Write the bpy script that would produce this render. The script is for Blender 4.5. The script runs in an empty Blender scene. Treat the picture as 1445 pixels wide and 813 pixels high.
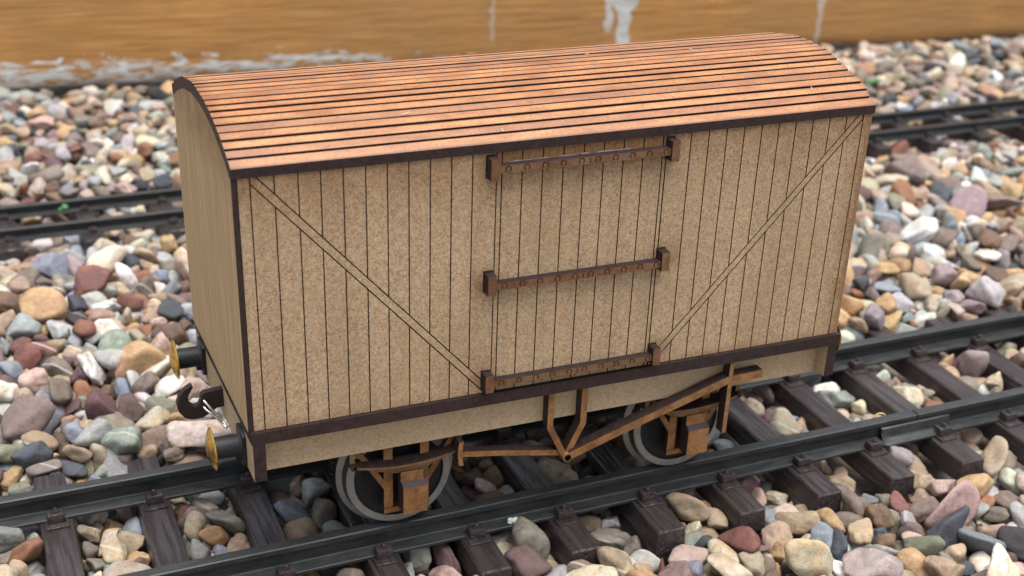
import bpy, bmesh, math, random, zlib, base64
import numpy as np
from mathutils import Vector, Matrix

# ------------------------------------------------------------------ units
# every length below is written in "u"; 1 u = 0.918 mm, so the wagon is 200 u = 18.4 cm long
U = 0.000918
ZB = 84.0                      # lifts the bed of the gravel to about z = 0
def V3(p): return Vector((p[0]*U, p[1]*U, (p[2]+ZB)*U))
sc = bpy.context.scene
C = sc.collection

# ------------------------------------------------------------------ helpers: tagging
def tag(o, label=None, cat=None, group=None, kind=None):
    if label: o['label'] = label
    if cat: o['category'] = cat
    if group: o['group'] = group
    if kind: o['kind'] = kind
    return o
def thing(name, base, label, cat, group=None, rotz=0.0):
    o = bpy.data.objects.new(name, None); C.objects.link(o)
    o.empty_display_size = 0.01
    o.location = V3(base); o.rotation_euler = (0, 0, rotz)
    return tag(o, label, cat, group)

# ------------------------------------------------------------------ helpers: mesh builder
AX = {'xz': (0, 2, 1), 'yz': (1, 2, 0), 'xy': (0, 1, 2)}
class MB:
    def __init__(s): s.v = []; s.f = []; s.m = []; s.sm = []
    def add(s, vs, fs, m=0, smooth=False):
        b = len(s.v); s.v += [tuple(map(float, p)) for p in vs]
        for i, f in enumerate(fs):
            s.f.append(tuple(b+k for k in f)); s.m.append(m[i] if isinstance(m, (list, tuple)) else m); s.sm.append(smooth)
        return s
    def box(s, x0, x1, y0, y1, z0, z1, mx=0, my=0, mz=0):
        vs = [(x, y, z) for x in (x0, x1) for y in (y0, y1) for z in (z0, z1)]
        return s.add(vs, [(0,1,3,2),(4,6,7,5),(0,4,5,1),(2,3,7,6),(0,2,6,4),(1,5,7,3)], [mx,mx,my,my,mz,mz])
    def prism(s, poly, plane, a0, a1, cap=0, side=1, inset=0.0, smooth=False):
        i, j, k = AX[plane]; n = len(poly)
        def pt(p, a):
            q = [0, 0, 0]; q[i] = p[0]; q[j] = p[1]; q[k] = a; return q
        vs = [pt(p, a0) for p in poly]+[pt(p, a1) for p in poly]
        fs = [tuple(range(n-1, -1, -1)), tuple(range(n, 2*n))]+[(a, (a+1) % n, n+(a+1) % n, n+a) for a in range(n)]
        return s.add(vs, fs, [cap, cap]+[side]*n, smooth)
    def bevbox(s, x0, x1, y0, y1, z0, z1, bev, m=0, seg=2, taper=0.0):
        bm = bmesh.new(); bmesh.ops.create_cube(bm, size=1)
        for v in bm.verts:
            t = 1-taper*(v.co.z+.5)
            v.co = ((x0+x1)/2+v.co.x*(x1-x0)*t, (y0+y1)/2+v.co.y*(y1-y0)*t, (z0+z1)/2+v.co.z*(z1-z0))
        bmesh.ops.bevel(bm, geom=bm.edges[:], offset=bev, segments=seg, affect='EDGES', profile=.5)
        bm.verts.index_update()
        s.add([v.co[:] for v in bm.verts], [tuple(v.index for v in f.verts) for f in bm.faces], m); bm.free(); return s
    def lathe(s, prof, axis, cen, n=40, m=0, closed=False):
        # prof: (radius, position along axis)
        i, j = [(1, 2), (0, 2), (0, 1)][axis]; vs = []; fs = []; ms = []
        for r, t in prof:
            for a in range(n):
                th = 2*math.pi*a/n; q = [0, 0, 0]
                q[i] = cen[i]+r*math.cos(th); q[j] = cen[j]+r*math.sin(th); q[axis] = cen[axis]+t; vs.append(q)
        for k in range(len(prof)-1 + (1 if closed else 0)):
            k2 = (k+1) % len(prof)
            for a in range(n):
                fs.append((k*n+a, k*n+(a+1) % n, k2*n+(a+1) % n, k2*n+a)); ms.append(m[k] if isinstance(m, (list, tuple)) else m)
        if not closed:
            for k in (0, len(prof)-1):
                if prof[k][0] > 1e-6: fs.append(tuple(k*n+a for a in range(n))); ms.append(m[0 if k == 0 else -1] if isinstance(m, (list, tuple)) else m)
        return s.add(vs, fs, ms, True)
    def tube(s, path, r, n=10, m=0):
        P = [Vector(p) for p in path]; vs = []; fs = []
        for k, p in enumerate(P):
            t = (P[min(k+1, len(P)-1)]-P[max(k-1, 0)]).normalized()
            a = t.cross(Vector((0, 0, 1)) if abs(t.z) < .9 else Vector((1, 0, 0))).normalized(); b = t.cross(a)
            for q in range(n):
                th = 2*math.pi*q/n; vs.append(p+a*(r*math.cos(th))+b*(r*math.sin(th)))
        for k in range(len(P)-1):
            for q in range(n): fs.append((k*n+q, k*n+(q+1) % n, (k+1)*n+(q+1) % n, (k+1)*n+q))
        fs += [tuple(range(n)), tuple((len(P)-1)*n+q for q in range(n))]
        return s.add(vs, fs, m, True)
    def build(s, name, mats, parent=None, base=(0, 0, 0), angle=35, mirror=None):
        me = bpy.data.meshes.new(name)
        v = np.array(s.v, float)
        if mirror is not None: v[:, 1] = 2*mirror-v[:, 1]
        v = v-np.array(base, float)
        if parent is None: v[:, 2] += ZB
        me.from_pydata((v*U).tolist(), [], s.f)
        for m in (mats if isinstance(mats, (list, tuple)) else [mats]): me.materials.append(m)
        me.polygons.foreach_set('material_index', s.m)
        bm = bmesh.new(); bm.from_mesh(me); bmesh.ops.recalc_face_normals(bm, faces=bm.faces[:]); bm.to_mesh(me); bm.free()
        if any(s.sm):
            me.polygons.foreach_set('use_smooth', s.sm); me.set_sharp_from_angle(angle=math.radians(angle))
        o = bpy.data.objects.new(name, me); C.objects.link(o)
        if parent is not None: o.parent = parent
        return o

# ------------------------------------------------------------------ helpers: materials
class NT:
    def __init__(s, name):
        s.mat = bpy.data.materials.new(name); s.mat.use_nodes = True
        s.t = s.mat.node_tree; s.t.nodes.clear()
        s.out = s.n('ShaderNodeOutputMaterial'); s.b = s.n('ShaderNodeBsdfPrincipled')
        s.l(s.b.outputs[0], s.out.inputs[0])
    def n(s, t, **k):
        x = s.t.nodes.new(t)
        for a, b in k.items(): setattr(x, a, b)
        return x
    def l(s, a, b): s.t.links.new(a, b)
    def put(s, sock, v):
        if hasattr(v, 'is_linked') or hasattr(v, 'links'): s.l(v, sock)
        else: sock.default_value = v
    def coord(s, off=(0, 0, 0), world=False):
        """position in u: object space shifted by off, or world space"""
        tc = s.n('ShaderNodeTexCoord'); src = tc.outputs['Object']
        if world: src = s.n('ShaderNodeNewGeometry').outputs['Position']
        m = s.n('ShaderNodeVectorMath', operation='MULTIPLY_ADD')
        s.l(src, m.inputs[0]); m.inputs[1].default_value = (1/U,)*3; m.inputs[2].default_value = off
        return m.outputs[0]
    def scale(s, v, k):
        m = s.n('ShaderNodeVectorMath', operation='MULTIPLY'); s.l(v, m.inputs[0]); m.inputs[1].default_value = k if isinstance(k, tuple) else (k,)*3
        return m.outputs[0]
    def noise(s, v, sc_, detail=4, rough=.55, dist=0.0, w=None):
        x = s.n('ShaderNodeTexNoise', noise_dimensions='4D' if w is not None else '3D'); s.l(v, x.inputs['Vector']); x.inputs['Scale'].default_value = sc_
        x.inputs['Detail'].default_value = detail; x.inputs['Roughness'].default_value = rough; x.inputs['Distortion'].default_value = dist
        if w is not None: s.put(x.inputs['W'], w)
        return x.outputs['Fac']
    def ramp(s, f, stops):
        r = s.n('ShaderNodeValToRGB'); s.l(f, r.inputs[0]); e = r.color_ramp.elements
        while len(e) < len(stops): e.new(0.5)
        for x, (p, c) in zip(e, stops):
            x.position = p; x.color = (c, c, c, 1) if isinstance(c, (int, float)) else (*c, 1)
        return r.outputs[0]
    def mix(s, f, a, b, mode='MIX'):
        x = s.n('ShaderNodeMix', data_type='RGBA', blend_type=mode)
        s.put(x.inputs[0], f)
        for q, c in ((6, a), (7, b)): s.put(x.inputs[q], (*c, 1) if isinstance(c, tuple) and len(c) == 3 else c)
        return x.outputs[2]
    def math(s, op, a, b=0.0, c=0.0, clamp=False):
        x = s.n('ShaderNodeMath', operation=op, use_clamp=clamp)
        s.put(x.inputs[0], a); s.put(x.inputs[1], b); s.put(x.inputs[2], c); return x.outputs[0]
    def step(s, v, a, b):
        x = s.n('ShaderNodeMapRange', interpolation_type='SMOOTHSTEP'); s.put(x.inputs[0], v); x.inputs[1].default_value = a; x.inputs[2].default_value = b
        return x.outputs[0]
    def xyz(s, v):
        x = s.n('ShaderNodeSeparateXYZ'); s.l(v, x.inputs[0]); return x.outputs
    def bump(s, h, dist, strength=1.0, prev=None):
        x = s.n('ShaderNodeBump'); s.l(h, x.inputs['Height']); x.inputs['Distance'].default_value = dist*U; x.inputs['Strength'].default_value = strength
        if prev is not None: s.l(prev, x.inputs['Normal'])
        s.l(x.outputs[0], s.b.inputs['Normal']); return x.outputs[0]
    def fin(s, col=None, rough=None, metal=None, spec=None):
        for k, v in (('Base Color', col), ('Roughness', rough), ('Metallic', metal), ('Specular IOR Level', spec)):
            if v is not None: s.put(s.b.inputs[k], (*v, 1) if isinstance(v, tuple) and len(v) == 3 else v)
        return s.mat

WB = (100.0, 39.7, -48.0)      # base of the wagon, at rail height
W = 79.4

def board_face(name, scorch=True, c0=(.51,.375,.245), c1=(.27,.18,.103), fleck=.65):
    """pale pressed fibre board with little dark and light fibres, browned where the laser ran"""
    t = NT(name); p = t.coord(WB)
    a = t.noise(p, .42, 3, .6, .8); b = t.noise(p, 1.3, 3, .7, 1.3); c = t.noise(p, .035, 3, .5)
    mot = t.math('MULTIPLY_ADD', a, .16, t.math('MULTIPLY', b, .84))
    col = t.mix(t.ramp(mot, [(.42, 0), (.56, 1)]), c1, c0)
    fl = t.noise(p, 2.2, 2, .5, 2.0)
    col = t.mix(t.ramp(fl, [(.60, 0), (.68, fleck)]), col, (.66, .50, .32))
    col = t.mix(t.ramp(t.noise(p, 1.9, 2, .5, 2.5), [(.30, .75), (.39, 0)]), col, (.16, .095, .045))
    sp = t.noise(p, .8, 2, .5, .4)
    col = t.mix(t.ramp(sp, [(.735, 0), (.77, .75)]), col, (.075, .042, .022))
    col = t.mix(t.ramp(c, [(.35, 0), (.7, .28)]), col, (.33, .225, .125))
    if fleck < .5: col = t.mix(t.ramp(t.noise(p, .16, 4, .65), [(.42, 0), (.66, .7)]), col, (.10, .038, .012))
    if scorch:
        x, y, z = t.xyz(p)
        pk = t.n('ShaderNodeTexWhiteNoise', noise_dimensions='1D'); t.l(t.math('FLOOR', t.math('DIVIDE', x, 6.12)), pk.inputs['W'])
        col = t.mix(1.0, col, t.ramp(pk.outputs['Value'], [(0, (.95, .945, .94)), (1, (1.05, 1.05, 1.05))]), 'MULTIPLY')
        dirt = t.noise(t.scale(p, (1, 1, .5)), .05, 5, .65, .8)
        col = t.mix(t.ramp(dirt, [(.52, 0), (.74, .25)]), col, (.21, .135, .07))
        n = t.noise(p, .12, 4, .65); n2 = t.ramp(n, [(.3, .25), (.7, 1)])
        top = t.math('MULTIPLY', t.step(z, 52.0, 78.0), .8)
        door = t.math('MULTIPLY', t.math('MULTIPLY', t.step(x, 62, 76), t.step(x, 142, 125)), t.step(z, 66.5, 73))
        right = t.math('MULTIPLY', t.step(x, 190.0, 199.5), 1.0)
        edge = t.math('MULTIPLY', t.step(x, 197.2, 198.6), .8)
        bot = t.math('MULTIPLY', t.step(z, 4.0, 0.0), .5)
        low = t.math('MULTIPLY', t.math('MULTIPLY', t.step(x, 50, 72), t.step(x, 76, 72)), t.step(z, 22, 3))
        s_ = t.math('MAXIMUM', t.math('MAXIMUM', top, right), t.math('MAXIMUM', bot, t.math('MULTIPLY', low, .5)))
        s_ = t.math('MAXIMUM', t.math('MULTIPLY', s_, n2), t.math('MAXIMUM', t.math('MULTIPLY', door, 1.0), edge))
        # browned round the bracket tenons
        for bx, bz in ((71, 71.5), (71, 36.5), (71, 5), (131, 37), (131, 5)):
            dx = t.math('SUBTRACT', x, bx); dz = t.math('SUBTRACT', z, bz)
            d = t.math('SQRT', t.math('ADD', t.math('MULTIPLY', dx, dx), t.math('MULTIPLY', dz, dz)))
            s_ = t.math('MAXIMUM', s_, t.math('MULTIPLY', t.math('MULTIPLY', t.step(d, 7.5, 2.0), .75), n2))
        col = t.mix(t.math('MULTIPLY', s_, .85), col, t.mix(t.ramp(mot, [(.34, 0), (.62, 1)]), (.10, .042, .014), (.24, .115, .043)))
    t.bump(mot, .25, .35)
    return t.fin(col, .78, spec=.25)

def simple(name, col, rough, metal=0.0, n_scale=.5, var=.25, bump=.0, spec=.5, world=False):
    t = NT(name); p = t.coord(world=world)
    n = t.noise(p, n_scale, 4, .6)
    c = t.mix(t.ramp(n, [(.3, 0), (.7, 1)]), tuple(k*(1-var) for k in col), tuple(k*(1+var) for k in col))
    if bump: t.bump(t.noise(p, n_scale*3, 3, .6), bump, .6)
    r = t.ramp(n, [(.3, max(rough-.1, .02)), (.7, min(rough+.1, 1))])
    return t.fin(c, r, metal, spec)

M = {}
M['mdf'] = board_face('fibre_board')
M['mdf_plain'] = board_face('fibre_board_plain', scorch=False, c0=(.52,.40,.26), c1=(.37,.265,.16))
M['lasered'] = board_face('browned_fibre_board', scorch=False, c0=(.31,.145,.050), c1=(.185,.080,.026), fleck=.12)
M['bar_face'] = board_face('smoked_fibre_board', scorch=False, c0=(.185,.092,.046), c1=(.10,.05,.026), fleck=.06)
M['burnt'] = simple('burnt_edge', (.030, .018, .0175), .55, n_scale=.6, var=.4, bump=.15, spec=.3)
M['groove'] = simple('burnt_groove', (.042, .018, .011), .9, n_scale=.5, var=.3, spec=.1)

def roof_mat():
    t = NT('varnished_roof_slat'); p = t.coord(WB)
    q = t.scale(p, (.07, .31, .31)); big = t.noise(q, 1.0, 3, .6)
    sp = t.noise(p, 1.3, 4, .7, .5); med = t.noise(t.scale(p, (.12, .3, .3)), 1.0, 3, .6)
    col = t.mix(t.ramp(big, [(.33, 0), (.66, 1)]), (.26, .098, .034), (.46, .208, .072))
    col = t.mix(t.ramp(med, [(.4, 0), (.75, .5)]), col, (.37, .165, .085))
    col = t.mix(t.ramp(sp, [(.38, .6), (.5, 0)]), col, (.17, .06, .022))
    col = t.mix(t.ramp(t.noise(p, 2.4, 2, .5), [(.68, 0), (.76, .5)]), col, (.62, .36, .17))
    # the laser browned both long edges of every slat
    x, y, z = t.xyz(p)
    s_ = t.math('MULTIPLY', t.math('ARCSINE', t.math('DIVIDE', t.math('SUBTRACT', y, 39.7), 87.3)), 87.3)
    fr = t.math('FRACT', t.math('DIVIDE', t.math('ADD', s_, 42.2), 84.4/24))
    ed = t.math('ABSOLUTE', t.math('SUBTRACT', fr, .5))
    wob = t.math('MULTIPLY_ADD', t.noise(t.scale(p, (.25, 1, 1)), .25, 4, .65), .16, t.math('SUBTRACT', ed, .08))
    slat_tone = t.n('ShaderNodeTexWhiteNoise', noise_dimensions='1D'); t.l(t.math('FLOOR', t.math('DIVIDE', t.math('ADD', s_, 42.2), 84.4/24)), slat_tone.inputs['W'])
    col = t.mix(1.0, col, t.ramp(slat_tone.outputs['Value'], [(0, (.78, .72, .70)), (.5, (1.0, 1.0, 1.0)), (1, (1.12, 1.14, 1.12))]), 'MULTIPLY')
    col = t.mix(t.math('MULTIPLY', t.step(wob, .20, .44), .72), col, (.115, .036, .014))
    endb = t.math('MAXIMUM', t.step(x, 5, 0), t.step(x, 196, 201))
    col = t.mix(t.math('MULTIPLY', endb, .45), col, (.13, .045, .018))
    t.bump(sp, .2, .4)
    return t.fin(col, t.ramp(sp, [(.3, .33), (.7, .5)]), spec=.5)
M['roof'] = roof_mat()

def end_mat():
    t = NT('grained_end_board'); p = t.coord(WB)
    g = t.noise(t.scale(p, (1, 1, .035)), .75, 4, .6, .35); f = t.noise(t.scale(p, (1, 1, .02)), .28, 2, .5, .2)
    w = t.n('ShaderNodeTexWave', wave_type='BANDS', bands_direction='Y'); t.l(t.scale(p, (1, 1, .06)), w.inputs[0]); w.inputs['Scale'].default_value = .11
    w.inputs['Distortion'].default_value = 1.4; w.inputs['Detail'].default_value = 2; w.inputs['Detail Scale'].default_value = .6
    col = t.mix(t.ramp(g, [(.3, 0), (.7, 1)]), (.36, .245, .128), (.60, .435, .25))
    col = t.mix(t.ramp(w.outputs['Fac'], [(.0, .65), (.3, 0)]), col, (.23, .14, .066))
    x, y, z = t.xyz(p)
    n = t.noise(p, .09, 4, .65)
    dark = t.math('MULTIPLY', t.step(z, 62, 88), t.ramp(n, [(.3, .15), (.65, .9)]))
    col = t.mix(dark, col, (.15, .075, .03))
    t.bump(g, .2, .4)
    return t.fin(col, .7, spec=.3)
M['end'] = end_mat()
M['black'] = simple('black_plastic', (.010, .012, .016), .45, n_scale=1.5, var=.3, bump=.12)
M['disc'] = simple('black_wheel_centre', (.005, .0055, .0065), .6, n_scale=1, var=.3)
M['hook'] = simple('blackened_steel', (.028, .020, .018), .5, metal=.3, n_scale=.8, var=.3, bump=.06)
M['brass'] = simple('brass', (.78, .52, .14), .24, metal=1.0, n_scale=.6, var=.12)
M['steel'] = simple('wheel_steel', (.26, .26, .24), .42, metal=.4, n_scale=.5, var=.15, bump=.03)
M['tread'] = simple('shaded_tread', (.045, .045, .042), .55, metal=.3, n_scale=.5, var=.3)  # same wheel steel, with the shade under the solebar put into its colour
M['wire'] = simple('bright_wire', (.75, .75, .73), .18, metal=1.0, n_scale=1, var=.1)

def rail_mat():
    t = NT('weathered_rail'); p = t.coord()
    n = t.noise(t.scale(p, (.25, 1, 1)), .6, 5, .65); d = t.noise(p, .9, 3, .6)
    col = t.mix(t.ramp(n, [(.3, 0), (.72, 1)]), (.026, .028, .029), (.054, .057, .058))
    col = t.mix(t.ramp(d, [(.66, 0), (.75, .5)]), col, (.16, .15, .135))
    t.bump(t.math('ADD', t.noise(t.scale(p, (.06, 1, 1)), 1.6, 3, .6), t.math('MULTIPLY', d, .5)), .14, .5)
    return t.fin(col, t.ramp(n, [(.3, .36), (.7, .54)]), .3, .4)
M['rail'] = rail_mat()

def sleeper_mat():
    t = NT('moulded_sleeper_plastic'); p = t.coord()
    o = t.n('ShaderNodeObjectInfo')
    g = t.noise(t.scale(p, (1, .05, 1)), .55, 4, .6, .5, w=t.math('MULTIPLY', o.outputs['Random'], 40))
    f = t.noise(p, 1.4, 4, .65)
    col = t.mix(t.ramp(g, [(.3, 0), (.7, 1)]), (.018, .013, .0135), (.054, .041, .041))
    dust = t.noise(p, .10, 4, .6, w=t.math('MULTIPLY', o.outputs['Random'], 20))
    col = t.mix(t.math('MULTIPLY', t.ramp(dust, [(.55, 0), (.75, .35)]), t.ramp(f, [(.45, 0), (.6, 1)])), col, (.16, .14, .14))
    col = t.mix(t.ramp(t.noise(p, 2.0, 2, .5), [(.74, 0), (.78, .6)]), col, (.3, .29, .28))
    b = t.bump(t.ramp(g, [(.35, 0), (.5, 1)]), .55, .7)
    t.bump(f, .12, .5, b)
    return t.fin(col, t.ramp(g, [(.3, .48), (.7, .30)]), 0, .5)
M['sleeper'] = sleeper_mat()

def stone_mat():
    t = NT('pebble_stone'); p = t.coord(world=True)
    a = t.n('ShaderNodeAttribute', attribute_name='col'); b = t.n('ShaderNodeAttribute', attribute_name='col2')
    w = t.math('MULTIPLY', b.outputs['Alpha'], 60.0)
    big = t.noise(p, .10, 4, .6, .6, w=w); med = t.noise(p, .45, 4, .65, .3, w=w); fine = t.noise(p, 2.4, 3, .7, w=w)
    msk = t.math('MULTIPLY', t.ramp(big, [(.47, 0), (.56, 1)]), a.outputs['Alpha'])
    col = t.mix(msk, a.outputs['Color'], b.outputs['Color'])
    m = t.ramp(med, [(.26, .5), (.42, .92), (.55, 1.03), (.75, 1.3)]); col = t.mix(1.0, col, m, 'MULTIPLY')
    m2 = t.ramp(fine, [(.3, .7), (.5, 1.0), (.7, 1.05), (.8, 1.3)]); col = t.mix(1.0, col, m2, 'MULTIPLY')
    # thin pale or dark veins on a few of them
    wv = t.n('ShaderNodeTexWave', wave_type='BANDS', bands_direction='DIAGONAL'); t.l(p, wv.inputs[0]); wv.inputs['Scale'].default_value = .05
    wv.inputs['Distortion'].default_value = 5; wv.inputs['Detail'].default_value = 3; wv.inputs['Detail Scale'].default_value = .12; t.l(w, wv.inputs['Phase Offset'])
    v = t.math('MULTIPLY', t.ramp(wv.outputs['Fac'], [(.955, 0), (.99, .5)]), t.step(b.outputs['Alpha'], .88, .94))
    col = t.mix(v, col, (.62, .58, .52))
    bb = t.bump(t.math('ADD', t.math('MULTIPLY', med, 1.0), t.math('MULTIPLY', fine, .3)), .9, .55)
    return t.fin(col, t.ramp(med, [(.3, .62), (.7, .85)]), 0, .35)
M['stone'] = stone_mat()

def soil_mat():
    t = NT('gravel_bed'); p = t.coord(world=True)
    v = t.n('ShaderNodeTexVoronoi'); t.l(p, v.inputs['Vector']); v.inputs['Scale'].default_value = .085
    h = t.xyz(v.outputs['Color'])
    col = t.ramp(h[0], [(0, (.16, .12, .09)), (.3, (.30, .24, .18)), (.55, (.22, .19, .19)), (.8, (.40, .35, .28)), (1, (.14, .14, .15))])
    col = t.mix(1.0, col, t.ramp(t.noise(p, .5, 4, .6), [(.3, .6), (.7, 1.1)]), 'MULTIPLY')
    t.bump(t.math('SUBTRACT', 1.0, v.outputs['Distance']), 5.0, .8)
    return t.fin(col, .9)
M['soil'] = soil_mat()

# ------------------------------------------------------------------ the wagon
wagon = thing('goods_wagon', WB, 'pale wooden model goods van with a slatted brown barrel roof, standing on the near track', 'model wagon')
def part(mb, name, mats, parent=wagon, **k): return mb.build(name, mats, parent, WB, **k)

def clip(poly, a, b, keep):
    """keep the part of a convex polygon on one side of the line a-b (keep = +1: left of a->b)"""
    out = []; n = len(poly)
    d = lambda p: keep*((b[0]-a[0])*(p[1]-a[1])-(b[1]-a[1])*(p[0]-a[0]))
    for i in range(n):
        p, q = poly[i], poly[(i+1) % n]; dp, dq = d(p), d(q)
        if dp >= 0: out.append(p)
        if (dp >= 0) != (dq >= 0):
            s = dp/(dp-dq); out.append((p[0]+(q[0]-p[0])*s, p[1]+(q[1]-p[1])*s))
    return out
def area(p): return .5*sum(p[i][0]*p[(i+1) % len(p)][1]-p[(i+1) % len(p)][0]*p[i][1] for i in range(len(p)))
def inset(poly, d):
    """inset a convex counter-clockwise polygon by d"""
    q = poly
    for i in range(len(poly)):
        a, b = poly[i], poly[(i+1) % len(poly)]; L = math.hypot(b[0]-a[0], b[1]-a[1])
        if L < 1e-6: continue
        nx, nz = -(b[1]-a[1])/L*d, (b[0]-a[0])/L*d
        q = clip(q, (a[0]+nx, a[1]+nz), (b[0]+nx, b[1]+nz), 1)
        if len(q) < 3: return []
    return q
TOP = 77.2
BL = [((4.7, 73.9), (72.2, 0.0)), ((5.3, 76.8), (71.1, 4.6))]
BR = [((132.3, 3.4), (196.9, 74.6)), ((132.1, 6.5), (194.4, 75.0))]
def cells(xs, z1=TOP):
    out = []
    for x0, x1 in zip(xs[:-1], xs[1:]):
        out.append([(x0, 0.0), (x1, 0.0), (x1, z1), (x0, z1)])
    return out
def cut(polys, lo, up, x_lo, x_hi):
    out = []
    for p in polys:
        cx = sum(a for a, _ in p)/len(p)
        if not (x_lo <= cx <= x_hi): out.append(p); continue
        below = clip(p, lo[0], lo[1], -1 if lo[1][0] > lo[0][0] else 1); above = clip(p, up[0], up[1], 1 if up[1][0] > up[0][0] else -1)
        for q in (below, above):
            if len(q) > 2 and abs(area(q)) > .4: out.append(q)
    return out
GW = .18                       # half the width of an engraved line
def engraved(mb, polys, y0=0.0, y1=.55):
    for p in polys:
        if area(p) < 0: p = p[::-1]
        q = inset(p, GW)
        if len(q) < 3 or abs(area(q)) < .15: continue
        mb.prism(q, 'xz', y0, y1, 0, 1)
def side_panel(mirror=None):
    left = [1.5, 4.9, 11.3, 17.7, 23.8, 30.0, 36.2, 42.3, 48.4, 54.6, 60.8, 67.0, 74.2]
    right = [127.9, 135.8, 141.8, 147.9, 153.9, 160.0, 166.0, 172.0, 178.1, 184.2, 190.3, 196.5, 200.0]
    mb = MB()
    pl = cells(left); pl = [pl[0]]+cut(pl[1:], *BL, 0, 73)
    pl += [clip(clip([(4.9, 0), (73.9, 0), (73.9, TOP), (4.9, TOP)], BL[0][0], BL[0][1], 1), BL[1][0], BL[1][1], -1)]
    pr = cells(right); pr = cut(pr[:-1], *BR, 131, 197)+[pr[-1]]
    br = clip(clip([(128.1, 0), (196.3, 0), (196.3, TOP-1.6), (128.1, TOP-1.6)], BR[0][0], BR[0][1], 1), BR[1][0], BR[1][1], -1)
    pr += [br]
    engraved(mb, pl); mb.box(1.5, 74.15, .5, 3.2, 0, TOP, 1, 1, 1)
    part(mb, 'side_panel', [M['mdf'], M['groove']], mirror=mirror)
    mb = MB(); engraved(mb, pr); mb.box(127.95, 199.85, .5, 1.15, 0, TOP, 1, 1, 1)
    part(mb, 'side_panel', [M['mdf'], M['groove']], mirror=mirror)
    mb = MB()
    engraved(mb, cells([74.2, 75.8, 82.0, 88.3, 94.7, 101.1, 107.4, 113.8, 120.2, 126.6, 127.9]), .06, .55)
    mb.box(74.25, 127.85, .52, 3.1, 0, TOP, 1, 1, 1)
    part(mb, 'door', [M['mdf'], M['groove']], mirror=mirror)
    # three bars with ten ringed bolts each, held by end brackets
    for zb, zt, lo, hi in ((70.1, 72.2, 68.3, 74.4), (34.7, 36.8, 33.6, 39.6), (2.9, 4.9, 1.5, 7.2)):
        mb = MB(); mb.box(73.9, 127.7, -2.75, -.02, zb, zt, 1, 0, 1)
        zc = (zb+zt)/2
        for xc in [76.6+5.62*k for k in range(5)]+[104.3+5.5*k for k in range(5)]:
            arc = [(xc+1.0*math.cos(t), zc+.12+.98*math.sin(t)) for t in np.linspace(math.radians(-55), math.radians(235), 15)]
            arc += [(xc+.66*math.cos(t), zc+.12+.66*math.sin(t)) for t in np.linspace(math.radians(235), math.radians(-55), 15)]
            mb.prism([(a, min(c, zt-.05)) for a, c in arc], 'xz', -2.79, -2.7, 2, 2)
        mb.box(101.65, 101.95, -2.79, -2.7, zb+.35, zt-.3, 2, 2, 2)
        bar = part(mb, 'door_bar', [M['bar_face'], M['burnt'], M['groove']], mirror=mirror)
        for x0, x1 in ((71.2, 73.8), (127.8, 130.4)):
            b = MB(); b.box(x0, x1, -3.5, -.02, lo, hi, 1, 0, 1)
            b.box(x0-.35, x1+.1, -.05, .03, lo-.3, hi+.55, 1, 1, 1)
            part(b, 'bracket', [M['bar_face'], M['burnt']], bar, mirror=mirror)
side_panel(); side_panel(mirror=W/2)

# ends: arched boards
R, YC = 87.3, W/2
ZC = 88.5-R
def arch(r, y0, y1, n=28):
    t0, t1 = math.asin((y0-YC)/r), math.asin((y1-YC)/r)
    return [(YC+r*math.sin(t0+(t1-t0)*k/n), ZC+r*math.cos(t0+(t1-t0)*k/n)) for k in range(n+1)]
for x0, x1, e in ((0, 1.48, 0), (199.4, 200.4, 1.2)):
    mb = MB(); mb.prism([(W-e, 0), (e, 0)]+arch(R-3.3, e, W-e), 'yz', x0, x1, 0, 1)
    part(mb, 'end_panel', [M['end'], M['burnt']])
# roof: an arched skin under 24 separate-looking slats
rng = random.Random(7)
mb = MB()
E0, E1 = -42.2, 42.2
def ar(s, r): return (YC+r*math.sin(s/R), ZC+r*math.cos(s/R))
ns = 24; pitch = (E1-E0)/ns
skin = [ar(E0+.6+(E1-E0-1.2)*k/48, R-2.0) for k in range(49)]+[ar(E1-.6-(E1-E0-1.2)*k/48, R-3.2) for k in range(49)]
mb.prism(skin, 'yz', .25, 200.6, 1, 1)
capq = [ar(E0+.4+(E1-E0-.8)*k/48, R-.45) for k in range(49)]+[ar(E1-.4-(E1-E0-.8)*k/48, R-3.25) for k in range(49)]
mb.prism(capq, 'yz', -.06, .2, 1, 1)
for k in range(ns):
    s0 = E0+k*pitch+(.0 if k == 0 else .56+rng.uniform(-.16, .22)); s1 = E0+(k+1)*pitch-(.0 if k == ns-1 else .56+rng.uniform(-.16, .22))
    dh0, dh1 = rng.uniform(-.22, .22), rng.uniform(-.22, .22); dx = rng.uniform(-.6, .6)
    q = [ar(s0, R+dh0), ar(s1, R+dh1), ar(s1, R-2.1 if 0 < k < ns-1 else R-2.5), ar(s0, R-2.1 if 0 < k < ns-1 else R-2.5)]
    if k == 0: q[3] = (q[0][0]+.1, q[0][1]-2.75)
    if k == ns-1: q[2] = (q[1][0]-.1, q[1][1]-2.75)
    i0 = len(mb.f)
    mb.prism(q, 'yz', .05, 200.5+dx, 1, 1)
    mb.m[i0+2] = 0             # the top of each slat is varnished, its cut edges are burnt
part(mb, 'roof', [M['roof'], M['burnt']])

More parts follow.
